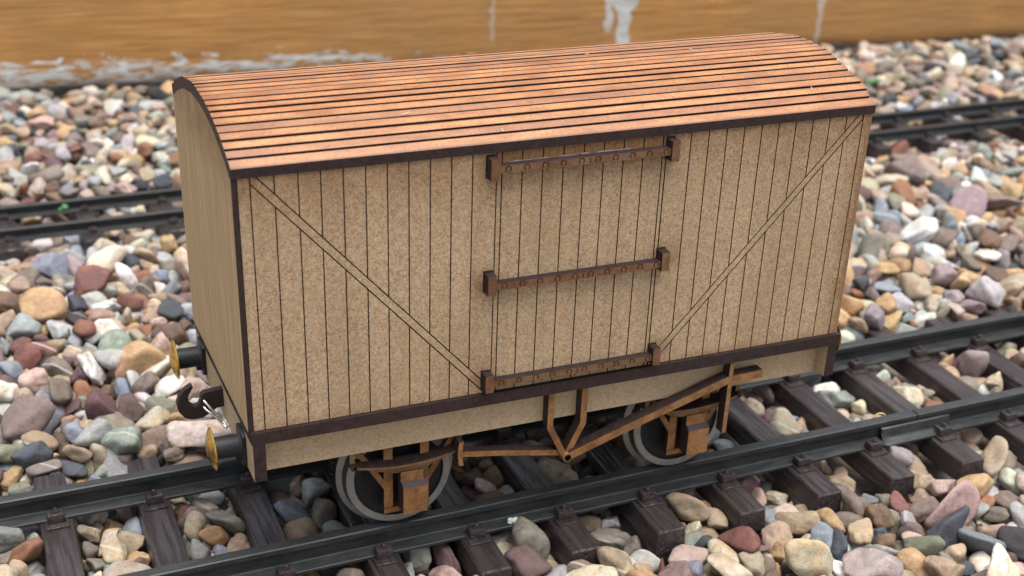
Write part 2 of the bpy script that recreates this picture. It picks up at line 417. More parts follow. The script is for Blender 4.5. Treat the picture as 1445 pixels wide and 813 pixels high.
M['glue'] = simple('dried_glue', (.19, .16, .155), .14, n_scale=.6, var=.15, bump=.2)
def bead(x0, x1, y, z, r, seed):
    g_ = random.Random(seed); mb = MB(); n = int((x1-x0)/1.6); pts = []
    rr_ = [r*g_.uniform(.15, 1.0) for _ in range(n+1)]
    vs, fs = [], []
    for i in range(n+1):
        xx = x0+(x1-x0)*i/n
        for q in range(8):
            th = 2*math.pi*q/8; vs.append((xx, y+rr_[i]*.7*math.cos(th), z+rr_[i]*math.sin(th)*(1.0+.5*g_.random())))
    for i in range(n):
        for q in range(8): fs.append((i*8+q, i*8+(q+1) % 8, (i+1)*8+(q+1) % 8, (i+1)*8+q))
    mb.add(vs, fs, 0, True); part(mb, 'glue_bead', M['glue'], angle=80)
bead(78, 99, -.05, 72.3, .26, 1); bead(100, 116, -.05, 72.35, .3, 2); bead(104, 112, -.1, 76.6, .32, 3); bead(1.4, 5.6, -.1, 76.6, .25, 4)

# underframe
mb = MB(); mb.box(.55, 200.9, -1.2, W+1.2, -3.9, -.05, 1, 1, 1)
for k in range(17):
    x = 8+11.9*k+rng.uniform(-1.2, 1.2); mb.box(x, x+.28, -1.23, -1.1, -1.7, -.02, 2, 2, 2)
part(mb, 'floor_plate', [M['mdf_plain'], M['burnt'], M['groove']])
for y0, y1 in ((4.6, 7.5), (W-7.5, W-4.6)):
    mb = MB(); mb.box(4.45, 196.3, y0, y1, -16.3, -3.95, 1, 0, 1); part(mb, 'solebar', [M['mdf_plain'], M['burnt']])
for x0, x1, zb in ((.75, 4.42, -16.2), (196.35, 200.0, -15.4)):
    mb = MB(); mb.box(x0, x1, -1.15, W+1.15, zb, -3.95, 0, 1, 1); part(mb, 'headstock', [M['mdf_plain'], M['burnt']])

# buffers
def buffer(yc, zc, sx, x0):
    b = MB()
    pl = [(yc-4.0, zc-5.2), (yc-1.5, zc-6.2), (yc+1.5, zc-6.2), (yc+4.0, zc-5.2), (yc+4.4, zc+4.6), (yc+2.6, zc+5.8), (yc-2.6, zc+5.8), (yc-4.4, zc+4.6)]
    b.prism(pl, 'yz', x0, x0-sx*1.1, 0, 0)
    b.box(min(x0-sx*1.0, x0-sx*2.6), max(x0-sx*1.0, x0-sx*2.6), yc-.5, yc+.5, zc-5.0, zc-3.2)
    prof = [(3.9, -sx*1.0), (3.55, -sx*1.7)]
    for k in range(9): prof += [(3.4, -sx*(1.9+.75*k)), (3.35, -sx*(2.25+.75*k))]
    prof += [(3.3, -sx*8.9), (1.4, -sx*8.95), (1.4, -sx*9.4)]
    b.lathe(prof, 0, (x0, yc, zc), 36)
    o = part(b, 'buffer', M['black'])
    h = MB(); h.lathe([(0.001, -sx*11.0), (1.2, -sx*10.96), (2.6, -sx*10.75), (4.2, -sx*10.3), (5.6, -sx*9.75), (6.35, -sx*9.35), (6.5, -sx*9.1), (6.35, -sx*8.95), (1.0, -sx*8.9)], 0, (x0, yc, zc), 48)
    part(h, 'buffer_head', M['brass'], o, angle=60)
buffer(12.0, -10.4, 1, .75); buffer(69.0, -8.6, 1, .75)
buffer(14.5, -9.0, -1, 199.6); buffer(69.0, -9.6, -1, 200.0)
# drawhook with a wire link
hk = [(.75, -5.6), (-5.2, -6.1), (-6.1, -7.0), (-6.4, -8.8), (-7.1, -10.1), (-8.5, -10.3), (-9.7, -9.3), (-10.2, -7.7), (-9.8, -5.9), (-8.3, -3.5), (-8.75, -2.9),
      (-10.9, -4.1), (-12.7, -6.1), (-13.6, -8.6), (-13.2, -11.4), (-11.6, -13.7), (-9.2, -14.7), (-6.4, -14.6), (-3.7, -13.4), (-1.6, -11.9), (.75, -11.7)]
mb = MB(); mb.prism(hk, 'xz', 38.6, 41.0, 0, 0)
hook = part(mb, 'coupling_hook', M['hook'])
mb = MB()
for dy, dz in ((0, 0), (-1.1, -1.7)):
    mb.tube([(-5.2+dz*.2, 41.8+dy, -8.9+dz), (-5.35+dz*.2, 38.0+dy, -8.5+dz), (-5.0+dz*.2, 37.4+dy, -8.9+dz), (-3.2, 36.1+dy, -11.4+dz*.6), (-1.1, 34.4+dy, -14.1+dz*.5), (-.5, 33.8+dy, -14.9+dz*.4), (-.35, 33.3+dy, -15.3+dz*.3), (.1, 32.6, -15.3), (.9, 32.3, -14.8)], .42, 10)
part(mb, 'coupling_link', M['wire'], hook)

# wheels on their axles
RZ = -48.1; WR = 17.2; AZ = RZ+WR
for xw in (48.6, 148.9):
    for mir in (None, W/2):
        mb = MB()
        prof = [(14.7, 2.2), (14.7, 0.15), (14.9, 0), (16.8, 0), (WR, .35), (WR+.1, 3.3), (WR+.5, 3.5), (18.9, 3.9), (19.4, 4.2), (19.4, 4.7), (19.0, 5.1), (16, 5.3), (14.7, 5.3)]
        mb.lathe(prof, 1, (xw, 11.1, AZ), 72, m=[1, 0, 0, 0, 1, 1, 0, 0, 0, 0, 0, 1, 1], closed=True)
        w = part(mb, 'wheel', [M['steel'], M['tread']], mirror=mir)
        mb = MB()
        mb.lathe([(.001, -.6), (2.6, -.6), (3.0, -.1), (3.4, .9), (8.5, 1.7), (11.6, 1.2), (12.6, .8), (14.72, 1.0), (14.72, 5.1), (3.5, 5.0), (3.0, 7.0), (.001, 7.0)], 1, (xw, 11.1, AZ), 56)
        part(mb, 'wheel_centre', M['disc'], w, mirror=mir)
    mb = MB(); mb.lathe([(1.6, 16), (1.6, 63.4)], 1, (xw, 0, AZ), 16)
    part(mb, 'axle', M['disc'])

# axle guards with springs and axle boxes
def guard(dx, dz, mirror=None):
    T = lambda ps: [(x+dx, z+dz) for x, z in ps]
    mb = MB(); y0, y1 = 7.55, 9.7
    mb.prism(T([(42.4, -9), (42.4, -41.9), (57.2, -41.9), (57.2, -9), (54.3, -9), (54.3, -39.9), (45.3, -39.9), (45.3, -9)]), 'xz', y0, y1)
    mb.prism(T([(42.38, -29.3), (33.2, -14.5), (31.2, -14.5), (42.38, -32.8)]), 'xz', y0+.05, y1-.05)
    mb.prism(T([(57.22, -28.6), (66.2, -14.5), (68.2, -14.5), (57.22, -32.2)]), 'xz', y0+.05, y1-.05)
    mb.box(42.4+dx, 57.2+dx, y0-.03, y0+.02, -40.1+dz, -39.85+dz, 1, 1, 1)
    g = part(mb, 'axle_guard', [M['lasered'], M['burnt']], mirror=mirror)
    mb = MB()
    def box2(x0, x1, y0, y1, z0, z1): mb.box(x0+dx, x1+dx, y0, y1, z0+dz, z1+dz, 1, 0, 1)
    box2(46.6, 54.0, 3.6, 7.6, -29.0, -25.2)
    # main box with a sloping shoulder
    pr = [(7.6, -28.9), (3.6, -28.9), (2.0, -30.4), (2.0, -39.8), (7.6, -39.8)]
    i0 = len(mb.f); mb.prism([(a, c+dz) for a, c in pr], 'yz', 46.9+dx, 54.8+dx, 1, 1); mb.m[i0+4] = 0
    part(mb, 'axle_box', [M['lasered'], M['burnt']], g, mirror=mirror)
    mb = MB(); cx = 48.9
    for k, hl in enumerate((17.2, 12.4, 10.0, 7.6, 5.6)):
        n = 18; th = .75 if k == 0 else .42
        zf = lambda t: -22.5+2.3*(t/17.2)**2-(0 if k == 0 else .87+.56*(k-1))
        top = [(cx+hl*(2*i/n-1), zf(hl*(2*i/n-1))) for i in range(n+1)]; bot = [(a, c-th) for a, c in top[::-1]]
        mb.prism(T(top+bot), 'xz', 3.2+.22*k, 8.9, 0, 1)
    for xe in (cx-17.2, cx+17.2):
        mb.lathe([(.95, 0), (.95, 5.6)], 1, (xe+dx, 3.2, -20.6+dz), 14, m=1)
        mb.box(xe-.8+dx, xe+.8+dx, 4.9, 7.2, -20.4+dz, -16.35, 1, 0, 1)
    part(mb, 'leaf_spring', [M['bar_face'], M['burnt']], g, mirror=mirror, angle=20)
guard(0, 0); guard(100.5, 1.0); guard(0, 0, W/2); guard(100.5, 1.0, W/2)

# brake gear
def band(pts, th):
    """a constant-width polygon along a polyline"""
    up, dn = [], []
    for i, p in enumerate(pts):
        a = pts[max(i-1, 0)]; b = pts[min(i+1, len(pts)-1)]; L = math.hypot(b[0]-a[0], b[1]-a[1]); nx, nz = -(b[1]-a[1])/L*th/2, (b[0]-a[0])/L*th/2
        up.append((p[0]+nx, p[1]+nz)); dn.append((p[0]-nx, p[1]-nz))
    return up+dn[::-1]
def brake(mirror=None):
    mb = MB()
    mb.prism([(94.3, -3.95), (94.3, -17.4), (99.9, -29.0), (102.6, -29.0), (107.9, -17.9), (107.9, -3.95), (105.8, -3.95), (105.8, -17.3), (101.2, -26.9), (96.3, -17.0), (96.3, -3.95)], 'xz', .75, 4.55)
    v = part(mb, 'brake_hanger', [M['lasered'], M['burnt']], mirror=mirror)
    mb = MB(); mb.prism(band([(102.3, -28.2), (116.6, -23.5), (158.6, -10.7), (171.8, -10.3)], 2.75), 'xz', -.6, 3.3)
    lv = part(mb, 'brake_lever', [M['lasered'], M['burnt']], mirror=mirror)
    mb = MB(); mb.lathe([(1.55, 0), (1.55, 3.6)], 1, (101.4, -.85, -28.6), 28, m=0)
    mb.lathe([(1.25, -.05), (1.25, .02), (.85, .02), (.85, -.05)], 1, (101.4, -.85, -28.6), 28, m=1)
    part(mb, 'pivot', [M['lasered'], M['burnt']], lv, mirror=mirror)
    mb = MB(); mb.prism([(158.9, -3.95), (160.4, -3.95), (160.3, -30.8), (158.7, -30.8)], 'xz', -.55, 3.4)
    part(mb, 'lever_guard', [M['lasered'], M['burnt']], mirror=mirror)
    mb = MB(); mb.prism(band([(65.6, -21.2), (80, -23.6), (99.5, -27.4)], 1.9), 'xz', 1.2, 4.6)
    part(mb, 'brake_rod', [M['lasered'], M['burnt']], mirror=mirror)
    mb = MB()
    out = [(64.3+18.6-18.6*math.cos(t), -20.9+18.6*math.sin(t)) for t in np.linspace(-.23, .23, 9)]
    mb.prism(out+[(a+1.5, c) for a, c in out[::-1]], 'xz', .9, 5.0)
    part(mb, 'brake_shoe', [M['lasered'], M['burnt']], mirror=mirror)
brake(); brake(W/2)

# ------------------------------------------------------------------ track
def rail_profile(hw, z0, h, fw):
    # symmetrical flat-bottom rail, head top at z0
    b = z0-h; k = h/9.0
    half = [(hw*.8, z0), (hw, z0-.3*k), (hw, z0-1.9*k), (hw*.9, z0-2.1*k), (hw*.45, z0-2.5*k), (hw*.40, b+2.2*k), (hw*.55, b+1.75*k), (fw*.96, b+1.1*k), (fw, b+.9*k), (fw, b)]
    return half+[(-a, c) for a, c in half[::-1]]
def rail(parent, base, yc, x0, x1, hw, z0, h, fw):
    mb = MB(); n = max(2, int((x1-x0)/60)); pf = rail_profile(hw, z0, h, fw)
    vs, fs = [], []
    for i in range(n+1):
        vs += [(x0+(x1-x0)*i/n, yc+a, c) for a, c in pf]
    m = len(pf)
    for i in range(n):
        fs += [(i*m+j, i*m+(j+1) % m, (i+1)*m+(j+1) % m, (i+1)*m+j) for j in range(m)]
    fs += [tuple(range(m-1, -1, -1)), tuple(n*m+j for j in range(m))]
    mb.add(vs, fs)
    return mb.build('rail', M['rail'], parent, base)
def sleeper_mesh(mb, xc, y0, y1, zt, h, hw, skew=0.0):
    b = .55; n = 14
    sec = [(-hw-.5, zt-h), (-hw, zt-b), (-hw+b, zt), (hw-b, zt), (hw, zt-b), (hw+.5, zt-h)]
    vs, fs = [], []; m = len(sec); rr = random.Random(int(xc*7))
    ys = [y0, y0+b]+[y0+(y1-y0)*(i/n) for i in range(1, n)]+[y1-b, y1]
    for i, y in enumerate(ys):
        e = b if i in (0, len(ys)-1) else 0
        for a, c in sec:
            cc = c-(e if c > zt-1 else 0)+(rr.uniform(-.12, .12) if c > zt-1 else 0)
            vs.append((xc+a*(1-.06*(e > 0))+skew*(y-20), y-(.35 if i == 0 and c < zt-2 else 0), cc))
    for i in range(len(ys)-1):
        fs += [(i*m+j, i*m+(j+1) % m, (i+1)*m+(j+1) % m, (i+1)*m+j) for j in range(m)]
    fs += [tuple(range(m)), tuple((len(ys)-1)*m+j for j in range(m))]
    mb.add(vs, fs)
def chair(mb, xc, yr, side, zt, k=1.0, foot=4.3, skew=0.0):
    y = yr+side*(foot+1.1*k); xc = xc+skew*(y-20)
    ya, yb = sorted((yr+side*(foot-.9), yr+side*(foot+5.2*k)))
    mb.bevbox(xc-3.7*k, xc+3.7*k, ya, yb, zt-.3, zt+.8*k, .2*k, 0, 1)
    ya, yb = sorted((yr+side*(foot-1.5*k), yr+side*(foot+2.7*k)))
    mb.bevbox(xc-2.75*k, xc+2.75*k, ya, yb, zt+.4, zt+3.9*k, .28*k, 0, 2, .03)
    mb.lathe([(1.15*k, 0), (1.15*k, .7*k), (.75*k, .72*k), (.75*k, 1.2*k), (.45*k, 1.6*k), (.001, 1.7*k)], 2, (xc, (ya+yb)/2, zt+3.8*k), 10)
def track(name, label, base, rotz, xr, xs, rails, dims, ysl, zt, h, hw, skew, joiner=None, k=1.0):
    t = thing(name, base, label, 'model track', 'lengths of model railway track', rotz)
    for yc in rails:
        r = rail(t, base, yc, xr[0], xr[1], *dims)
        if joiner and yc == rails[0]:
            mb = MB(); x0, x1 = joiner
            pl = [(-2.2, -50.6), (-2.9, -51.0), (-3.5, -54.3), (-6.1, -56.2), (-6.1, -56.95), (-5.4, -56.95), (-4.4, -55.2), (-1.6, -52.0), (-1.6, -51.0)]
            secs = [(x0, .86, .0), (x0+1.2, 1.0, .15), (x0+4, 1.03, .25), (x1-6, 1.0, .2), (x1-2.5, .92, .0), (x1, .84, -.2)]
            vs, fs = [], []; m = len(pl)
            for x, s_, dz in secs: vs += [(x, yc+a*s_-(.25 if s_ > .95 else 0), c+dz) for a, c in pl]
            for i in range(len(secs)-1): fs += [(i*m+j, i*m+(j+1) % m, (i+1)*m+(j+1) % m, (i+1)*m+j) for j in range(m)]
            fs += [tuple(range(m)), tuple((len(secs)-1)*m+j for j in range(m))]
            mb.add(vs, fs, 0, True); mb.build('rail_joiner', M['rail'], r, base, angle=40)
    for xc in xs:
        mb = MB(); sleeper_mesh(mb, xc, ysl[0], ysl[1], zt, h, hw, skew)
        s = mb.build('sleeper', M['sleeper'], t, base)
        for yc in rails:
            for side in (-1, 1):
                mb = MB(); chair(mb, xc, yc, side, zt, k, dims[3], skew); mb.build('rail_chair', M['sleeper'], s, base, angle=40)
    return t
TB = (100.0, 40.4, -57.0)
NEAR = [41.4+31.7*k for k in range(-6, 20)]
ds = (2.15, -48.1, 9.0, 5.2)
track('model_track', 'dark model track with grained brown sleepers that carries the wooden wagon', TB, .013, (-330, 252.6), [x for x in NEAR if x < 250], (12.1, 68.7), ds, (-13, 94), -57.0, 8.4, 5.2, .035, joiner=None)
t2 = track('model_track', 'next length of dark track running out at the lower right, past the rail joint', TB, .013, (253.2, 720), [x for x in NEAR if x > 250], (12.1, 68.7), ds, (-13, 94), -57.0, 8.4, 5.2, .035, joiner=(236.5, 268.0))
BB = (250.0, 328.0, -56.0)
track('model_track', 'narrow dark track crossing the gravel behind the wagon, out of focus', BB, .006, (-330, 1000), [-46+38.5*k for k in range(-5, 27)], (313.2, 343.6), (1.55, -50.2, 6.0, 3.0), (301.0, 356.0), -56.2, 9.0, 5.0, 0.0, k=.75)

# ------------------------------------------------------------------ timber edge behind the gravel
KB = (300.0, 561.6, -60.0); KR = -math.atan(.08)
def timber_mat():
    t = NT('weathered_stained_timber'); p = t.coord(KB)
    x, y, z = t.xyz(p)
    g = t.noise(t.scale(p, (.045, .6, 1)), .35, 5, .62, .6); f = t.noise(t.scale(p, (.03, .5, 1)), .9, 3, .6, .3); b = t.noise(p, .011, 4, .6)
    col = t.mix(t.ramp(g, [(.3, 0), (.7, 1)]), (.34, .155, .042), (.62, .32, .105))
    col = t.mix(t.ramp(b, [(.4, 0), (.65, .65)]), col, (.36, .21, .085))
    col = t.mix(t.ramp(f, [(.60, 0), (.70, .5)]), col, (.20, .105, .043))
    col = t.mix(t.ramp(f, [(.30, .35), (.42, 0)]), col, (.64, .44, .26))
    n = t.noise(t.scale(p, (.35, 1, 1)), .10, 4, .65, .5); n1 = t.noise(t.scale(p, (.25, 1, 1)), .28, 4, .65, .8)
    nn = t.math('MULTIPLY_ADD', t.math('SUBTRACT', n, .5), 34.0, t.math('MULTIPLY', t.math('SUBTRACT', n1, .5), 26.0))
    # flaking pale paint along the lower arris at the left
    top = t.math('ADD', nn, t.math('MULTIPLY_ADD', t.step(x, 175, 250), -12.0, -46.5))
    band_ = t.math('MULTIPLY', t.step(t.math('SUBTRACT', top, z), -.6, .8), t.step(x, 330, 235))
    paint = t.math('MULTIPLY', band_, t.ramp(n1, [(.42, .0), (.52, 1)]))
    def drip(x0, w0, zlo, zw, wob):
        nx = t.math('MULTIPLY_ADD', t.math('SUBTRACT', t.noise(p, .11, 3, .6), .5), wob, x)
        d = t.math('ABSOLUTE', t.math('SUBTRACT', nx, x0))
        ww = t.math('MULTIPLY_ADD', t.step(z, zw-4, zw+5), w0*1.1, w0)
        return t.math('MULTIPLY', t.step(t.math('SUBTRACT', ww, d), -.7, .7), t.step(z, zlo-1, zlo+1))
    for a in ((404, 5.2, -58, -26, 9, 1.0), (392, 2.6, -43, -20, 12, .8), (566, 1.9, -62, -30, 7, .55), (303, 1.3, -45, -10, 9, .4)): paint = t.math('MAXIMUM', paint, t.math('MULTIPLY', drip(*a[:5]), a[5]))
    pc = t.mix(t.ramp(n1, [(.3, 0), (.7, 1)]), (.44, .45, .41), (.74, .76, .76))
    col = t.mix(paint, col, pc)
    b1 = t.bump(t.math('ADD', g, f), 1.6, .5)
    t.bump(paint, .6, .5, b1)
    return t.fin(col, .72, spec=.3)
M['timber'] = timber_mat()
kt = thing('timber_edging', KB, 'long orange brown timber with flaking white paint, edging the gravel at the back', 'timber edging', rotz=KR)
mb = MB(); r_ = random.Random(3); nx = 150
xs = [KB[0]-700+1900*i/nx for i in range(nx+1)]
vs, fs = [], []
for x in xs:
    lift = 1.0*max(0, min(1, (150-x)/120)); d = r_.uniform(-.5, .5)
    sec = [(1.6, -61+lift+r_.uniform(-1.0, 1.0)), (.3, -58.5+lift+r_.uniform(-.8, .8)), (0, -52), (0, -20), (0, 40), (1.5, 92), (4, 95), (52, 95), (55, 92), (55, -61)]
    vs += [(x, KB[1]+a+(d*.3 if a < 2 else 0), c) for a, c in sec]
m_ = 10
for i in range(nx): fs += [(i*m_+j, i*m_+(j+1) % m_, (i+1)*m_+(j+1) % m_, (i+1)*m_+j) for j in range(m_)]
fs += [tuple(range(m_)), tuple(nx*m_+j for j in range(m_))]
mb.add(vs, fs, 0, True); mb.build('beam', M['timber'], kt, KB, angle=40)

# ------------------------------------------------------------------ gravel bed and pebbles
gv = []; gf = []
gx = [-3200, -250, 1050, 3800]; gy = [(-3000, -84.0), (-25, -84.0), (5, -74.6), (640, -74.6), (3600, -74.6)]
mb = MB(); mb.add([(x, y, z) for y, z in gy for x in gx], [(j*4+i, j*4+i+1, (j+1)*4+i+1, (j+1)*4+i) for j in range(4) for i in range(3)])
tag(mb.build('ground', M['soil']), kind='structure')

NSH=36; NP=13500
def ico(n):
    import bmesh
    bm=bmesh.new(); bmesh.ops.create_icosphere(bm,subdivisions=n,radius=1.0)
    bm.verts.ensure_lookup_table()
    v=np.array([x.co[:] for x in bm.verts]); f=np.array([[q.index for q in p.verts] for p in bm.faces]); bm.free()
    return v/np.linalg.norm(v,axis=1)[:,None],f
def stone_radius(s,d):
    """star-shaped stone number s: radius along unit directions d; low numbers are water worn, high ones broken"""
    r=np.random.default_rng(900+s)
    ang=s/NSH
    n=r.normal(size=(int(9+8*r.random()),3)); n/=np.linalg.norm(n,axis=1)[:,None]
    h=r.uniform(.74,1.05,len(n))
    k=6.0+34.0*ang**1.6
    q=np.maximum(d@n.T,1e-3)/h[None]
    rad=1/((q**k).sum(1)+.62**k)**(1/k)
    for j in range(5):
        a=r.normal(size=3)*(1.2+.7*j); rad=rad*(1+.05/(1+.5*j)*np.sin(d@a*1.6+r.uniform(0,6.28)))
    return rad
def stone_params():
    out=[]
    for seed in (4242,4243):
        r=np.random.default_rng(seed)
        sh=np.minimum((r.random(NP)**1.25*NSH).astype(int),NSH-1)
        a=np.clip(np.exp(r.normal(np.log(7.8),.32,NP)),4.4,14.5)/2
        b=a*r.uniform(.66,.95,NP); c=a*r.uniform(.44,.78,NP)
        out.append((sh,np.stack([a,b,c],1)*1.08))
    return np.concatenate([out[0][0],out[1][0]]),np.concatenate([out[0][1],out[1][1]])

PAL = [
('tan', (178,146,112), (205,180,148), .5, 17),
('beige', (200,178,148), (172,140,108), .5, 15),
('cream', (224,208,178), (205,165,105), .5, 11),
('pale grey', (186,186,184), (158,156,156), .5, 13),
('white', (232,230,226), (206,168,110), .6, 7),
('blue grey', (138,148,164), (170,176,184), .5, 7),
('slate', (74,82,92), (104,110,116), .4, 5),
('plum', (124,86,88), (100,76,82), .5, 3),
('mauve', (158,134,140), (188,168,162), .5, 4),
('pinkish', (204,162,144), (222,198,182), .5, 5),
('rusty', (164,102,64), (188,134,84), .5, 2),
('ochre', (206,156,90), (226,196,148), .5, 7),
('brown', (124,94,74), (152,120,94), .5, 7),
('olive grey', (142,136,114), (168,160,136), .5, 7),
('reddish brown', (140,84,70), (168,112,92), .5, 2),
('charcoal', (62,60,62), (88,84,84), .4, 3),
('greenish grey', (152,160,146), (186,188,176), .5, 4),
('grey brown', (146,126,112), (120,100,92), .5, 15),
]
def lin(c): return tuple((x/255/12.92 if x/255 < .04045 else ((x/255+.055)/1.055)**2.4) for x in c)
# stones of the near bed: step of the stone number, then x, y, z in half units, then three quaternion parts in percent
DATA = []
def stone(*numbers): DATA.append(numbers)
stone(254, 560, 105, 48, 21, 12, 59)
stone(110, 571, 124, 53, -38, 38, 65)
stone(7, 676, 101, 56, -8, 88, -24)
stone(63, 750, 145, 61, 70, -31, 17)
stone(40, 492, 129, 46, -2, -88, 45)
stone(4, 517, 138, 53, 22, -9, -27)
stone(6, 599, 118, 41, 18, -15, -93)
stone(1, 636, 116, 52, -29, -94, 9)
stone(16, 932, 144, 35, 0, 22, 81)
stone(27, 394, 153, 50, -26, -95, -19)
stone(4, 418, 175, 52, 21, 47, -80)
stone(13, 656, 178, 44, 49, 73, 26)
stone(17, 924, 121, 40, 15, 18, 5)
stone(1, 924, 157, 36, 28, 5, 92)
stone(1, 953, 131, 38, 17, -6, 2)
stone(35, 535, 132, 46, -41, 83, -22)
stone(22, 899, 151, 40, 9, -16, 55)
stone(2, 914, 156, 36, 62, 77, -10)
stone(3, 978, 156, 39, -36, 82, -10)
stone(24, 372, 191, 45, -46, 1, 83)
stone(15, 596, 185, 48, -8, -96, 8)
stone(7, 706, 236, 54, 34, 13, -25)
stone(4, 810, 199, 53, 41, -85, -29)
stone(1, 786, 187, 41, -35, -49, -26)
stone(7, 920, 144, 39, -22, 54, -80)
stone(2, 937, 170, 39, 78, -29, -21)
stone(2, 984, 173, 37, -18, -12, 39)
stone(20, 307, 195, 49, 80, -15, 42)
stone(7, 406, 190, 51, 15, -67, -59)
stone(4, 478, 204, 42, -56, -4, 11)
stone(14, 702, 218, 49, -9, -33, 3)
stone(1, 696, 168, 50, 40, 62, 66)
stone(5, 793, 203, 50, -39, 53, 16)
stone(1, 826, 217, 50, 60, -71, -16)
stone(2, 804, 186, 49, -10, -24, -68)
stone(4, 843, 212, 45, -45, 87, -6)
stone(1, 923, 207, 43, -16, -98, -8)
stone(1, 930, 191, 35, 3, -11, 99)
stone(1, 964, 172, 42, -8, 8, 61)
stone(1, 968, 199, 36, -39, -91, 10)
stone(1, 1004, 190, 39, -25, -51, -80)
stone(1, 1021, 193, 39, -2, 4, 1)
stone(17, 264, 210, 48, 2, -18, 92)
stone(5, 344, 229, 43, -26, -43, 85)
stone(3, 406, 208, 43, -13, 3, -97)
stone(1, 412, 218, 58, -64, 71, 25)
stone(13, 616, 251, 62, 1, -16, -99)
stone(4, 646, 213, 49, -95, 3, -29)
stone(11, 804, 216, 48, 44, -32, -39)
stone(3, 862, 251, 51, -60, 77, -11)
stone(2, 915, 235, 42, 75, -31, 22)
stone(5, 999, 205, 40, 88, 4, 21)
stone(23, 322, 285, 58, 25, 80, 47)
stone(2, 389, 242, 55, 62, 19, -74)
stone(19, 660, 220, 38, 18, -15, -71)
stone(1, 678, 242, 46, 82, 19, 43)
stone(3, 717, 218, 52, 53, -78, 33)
stone(5, 820, 222, 47, 2, 23, -11)
stone(9, 958, 237, 39, -34, -37, 85)
stone(3, 1034, 201, 39, 2, 19, 76)
stone(9, 184, 250, 47, -2, 32, -92)
stone(4, 268, 243, 48, 92, 1, 33)
stone(19, 674, 259, 48, -7, -55, -62)
stone(4, 769, 237, 40, 11, 4, -68)
stone(10, 1014, 231, 38, 57, -3, -12)
stone(1, 1047, 215, 38, 60, -77, -18)
stone(13, 430, 307, 60, 18, 0, 85)
stone(8, 698, 268, 55, 69, 11, 34)
stone(2, 745, 272, 53, 22, 0, -1)
stone(2, 797, 266, 48, -73, -1, 63)
stone(3, 882, 254, 42, 5, 57, -66)
stone(3, 997, 254, 46, -7, 34, -17)
stone(7, 169, 281, 53, -11, 23, -20)
stone(3, 238, 299, 57, -48, -5, 86)
stone(3, 354, 269, 49, 18, -59, -50)
stone(2, 423, 281, 53, -66, 73, -14)
stone(1, 447, 290, 57, 64, -11, -67)
stone(2, 509, 274, 51, -23, -14, 85)
stone(3, 611, 291, 55, 23, -6, 66)
stone(1, 635, 296, 56, -13, -3, -60)
stone(1, 673, 271, 51, 7, 60, 39)
stone(1, 691, 278, 50, 3, -5, 46)
stone(1, 757, 294, 54, -69, 30, -28)
stone(2, 811, 279, 58, 27, -13, -58)
stone(2, 864, 273, 48, 9, 25, -76)
stone(2, 935, 300, 56, 41, 4, -11)
stone(1, 955, 265, 49, 27, -63, -36)
stone(1, 990, 265, 46, -14, 54, -76)
stone(1, 1009, 274, 54, 73, -18, -52)
stone(7, 171, 319, 55, -8, 38, -67)
stone(2, 234, 314, 54, -8, 22, 80)
stone(1, 257, 299, 53, -52, 81, 26)
stone(3, 382, 319, 53, -8, 1, -30)
stone(1, 322, 376, 68, -23, 31, -14)
stone(3, 487, 304, 57, 30, -49, -80)
stone(1, 548, 322, 52, -50, -86, 4)
stone(1, 576, 353, 57, 59, -46, -65)
stone(4, 693, 323, 54, -35, 9, -19)
stone(1, 704, 320, 54, -10, 51, -68)
stone(1, 748, 310, 52, 48, 30, 37)
stone(1, 740, 294, 52, 21, -2, 77)
stone(3, 863, 298, 58, -25, 52, -46)
stone(1, 891, 313, 56, 43, 40, 61)
stone(2, 946, 312, 54, 95, 19, -12)
stone(2, 1018, 303, 54, -24, -18, 75)
stone(2, 1081, 294, 51, 7, 4, -10)
stone(9, 237, 340, 56, 39, 19, 59)
stone(7, 491, 323, 56, -17, -38, -87)
stone(1, 509, 317, 58, -9, 9, 71)
stone(1, 560, 316, 53, 89, -29, 15)
stone(1, 574, 330, 56, 28, -14, -75)
stone(5, 746, 319, 69, 87, 30, 39)
stone(1, 744, 329, 58, -77, 62, 4)
stone(4, 879, 302, 53, -8, -32, 78)
stone(4, 1012, 328, 57, 69, -72, 1)
stone(8, 183, 306, 59, 29, 29, 26)
stone(2, 232, 363, 53, -14, 4, 66)
stone(1, 258, 366, 58, -3, -7, 77)
stone(1, 313, 351, 55, 10, 12, 86)
stone(2, 382, 352, 55, -6, 4, 84)
stone(3, 490, 354, 58, 52, 85, 5)
stone(1, 514, 382, 58, 30, -23, -45)
stone(4, 623, 362, 56, -3, 27, -96)
stone(1, 697, 356, 53, 1, -24, -97)
stone(3, 814, 352, 55, -20, 9, 49)
stone(2, 872, 359, 55, -89, 32, -30)
stone(4, 956, 360, 55, 39, -88, -15)
stone(2, 1058, 345, 59, 28, 46, -50)
stone(11, 232, 378, 53, 89, -42, 17)
stone(2, 295, 373, 55, 63, -50, -29)
stone(1, 321, 377, 52, 2, -13, -57)
stone(2, 359, 383, 56, 27, 92, 0)
stone(4, 512, 352, 58, 39, -15, -53)
stone(3, 618, 378, 61, 21, -3, -79)
stone(2, 686, 370, 52, -15, -16, 39)
stone(1, 701, 367, 55, -9, -35, 91)
stone(2, 761, 356, 56, -34, 66, -57)
stone(2, 826, 368, 54, -9, 2, -54)
stone(2, 894, 366, 55, -17, 2, -68)
stone(1, 875, 400, 59, 14, 85, -46)
stone(4, 1021, 385, 53, 17, 4, 47)
stone(10, 193, 377, 57, 85, 44, 11)
stone(1, 244, 383, 53, 15, -46, -87)
stone(1, 304, 390, 59, -20, -6, -98)
stone(2, 376, 379, 56, -9, 13, 98)
stone(3, 492, 386, 56, 12, 32, 64)
stone(1, 484, 378, 53, -58, -54, 47)
stone(2, 577, 371, 55, -44, -50, 60)
stone(2, 627, 374, 54, -4, -89, 36)
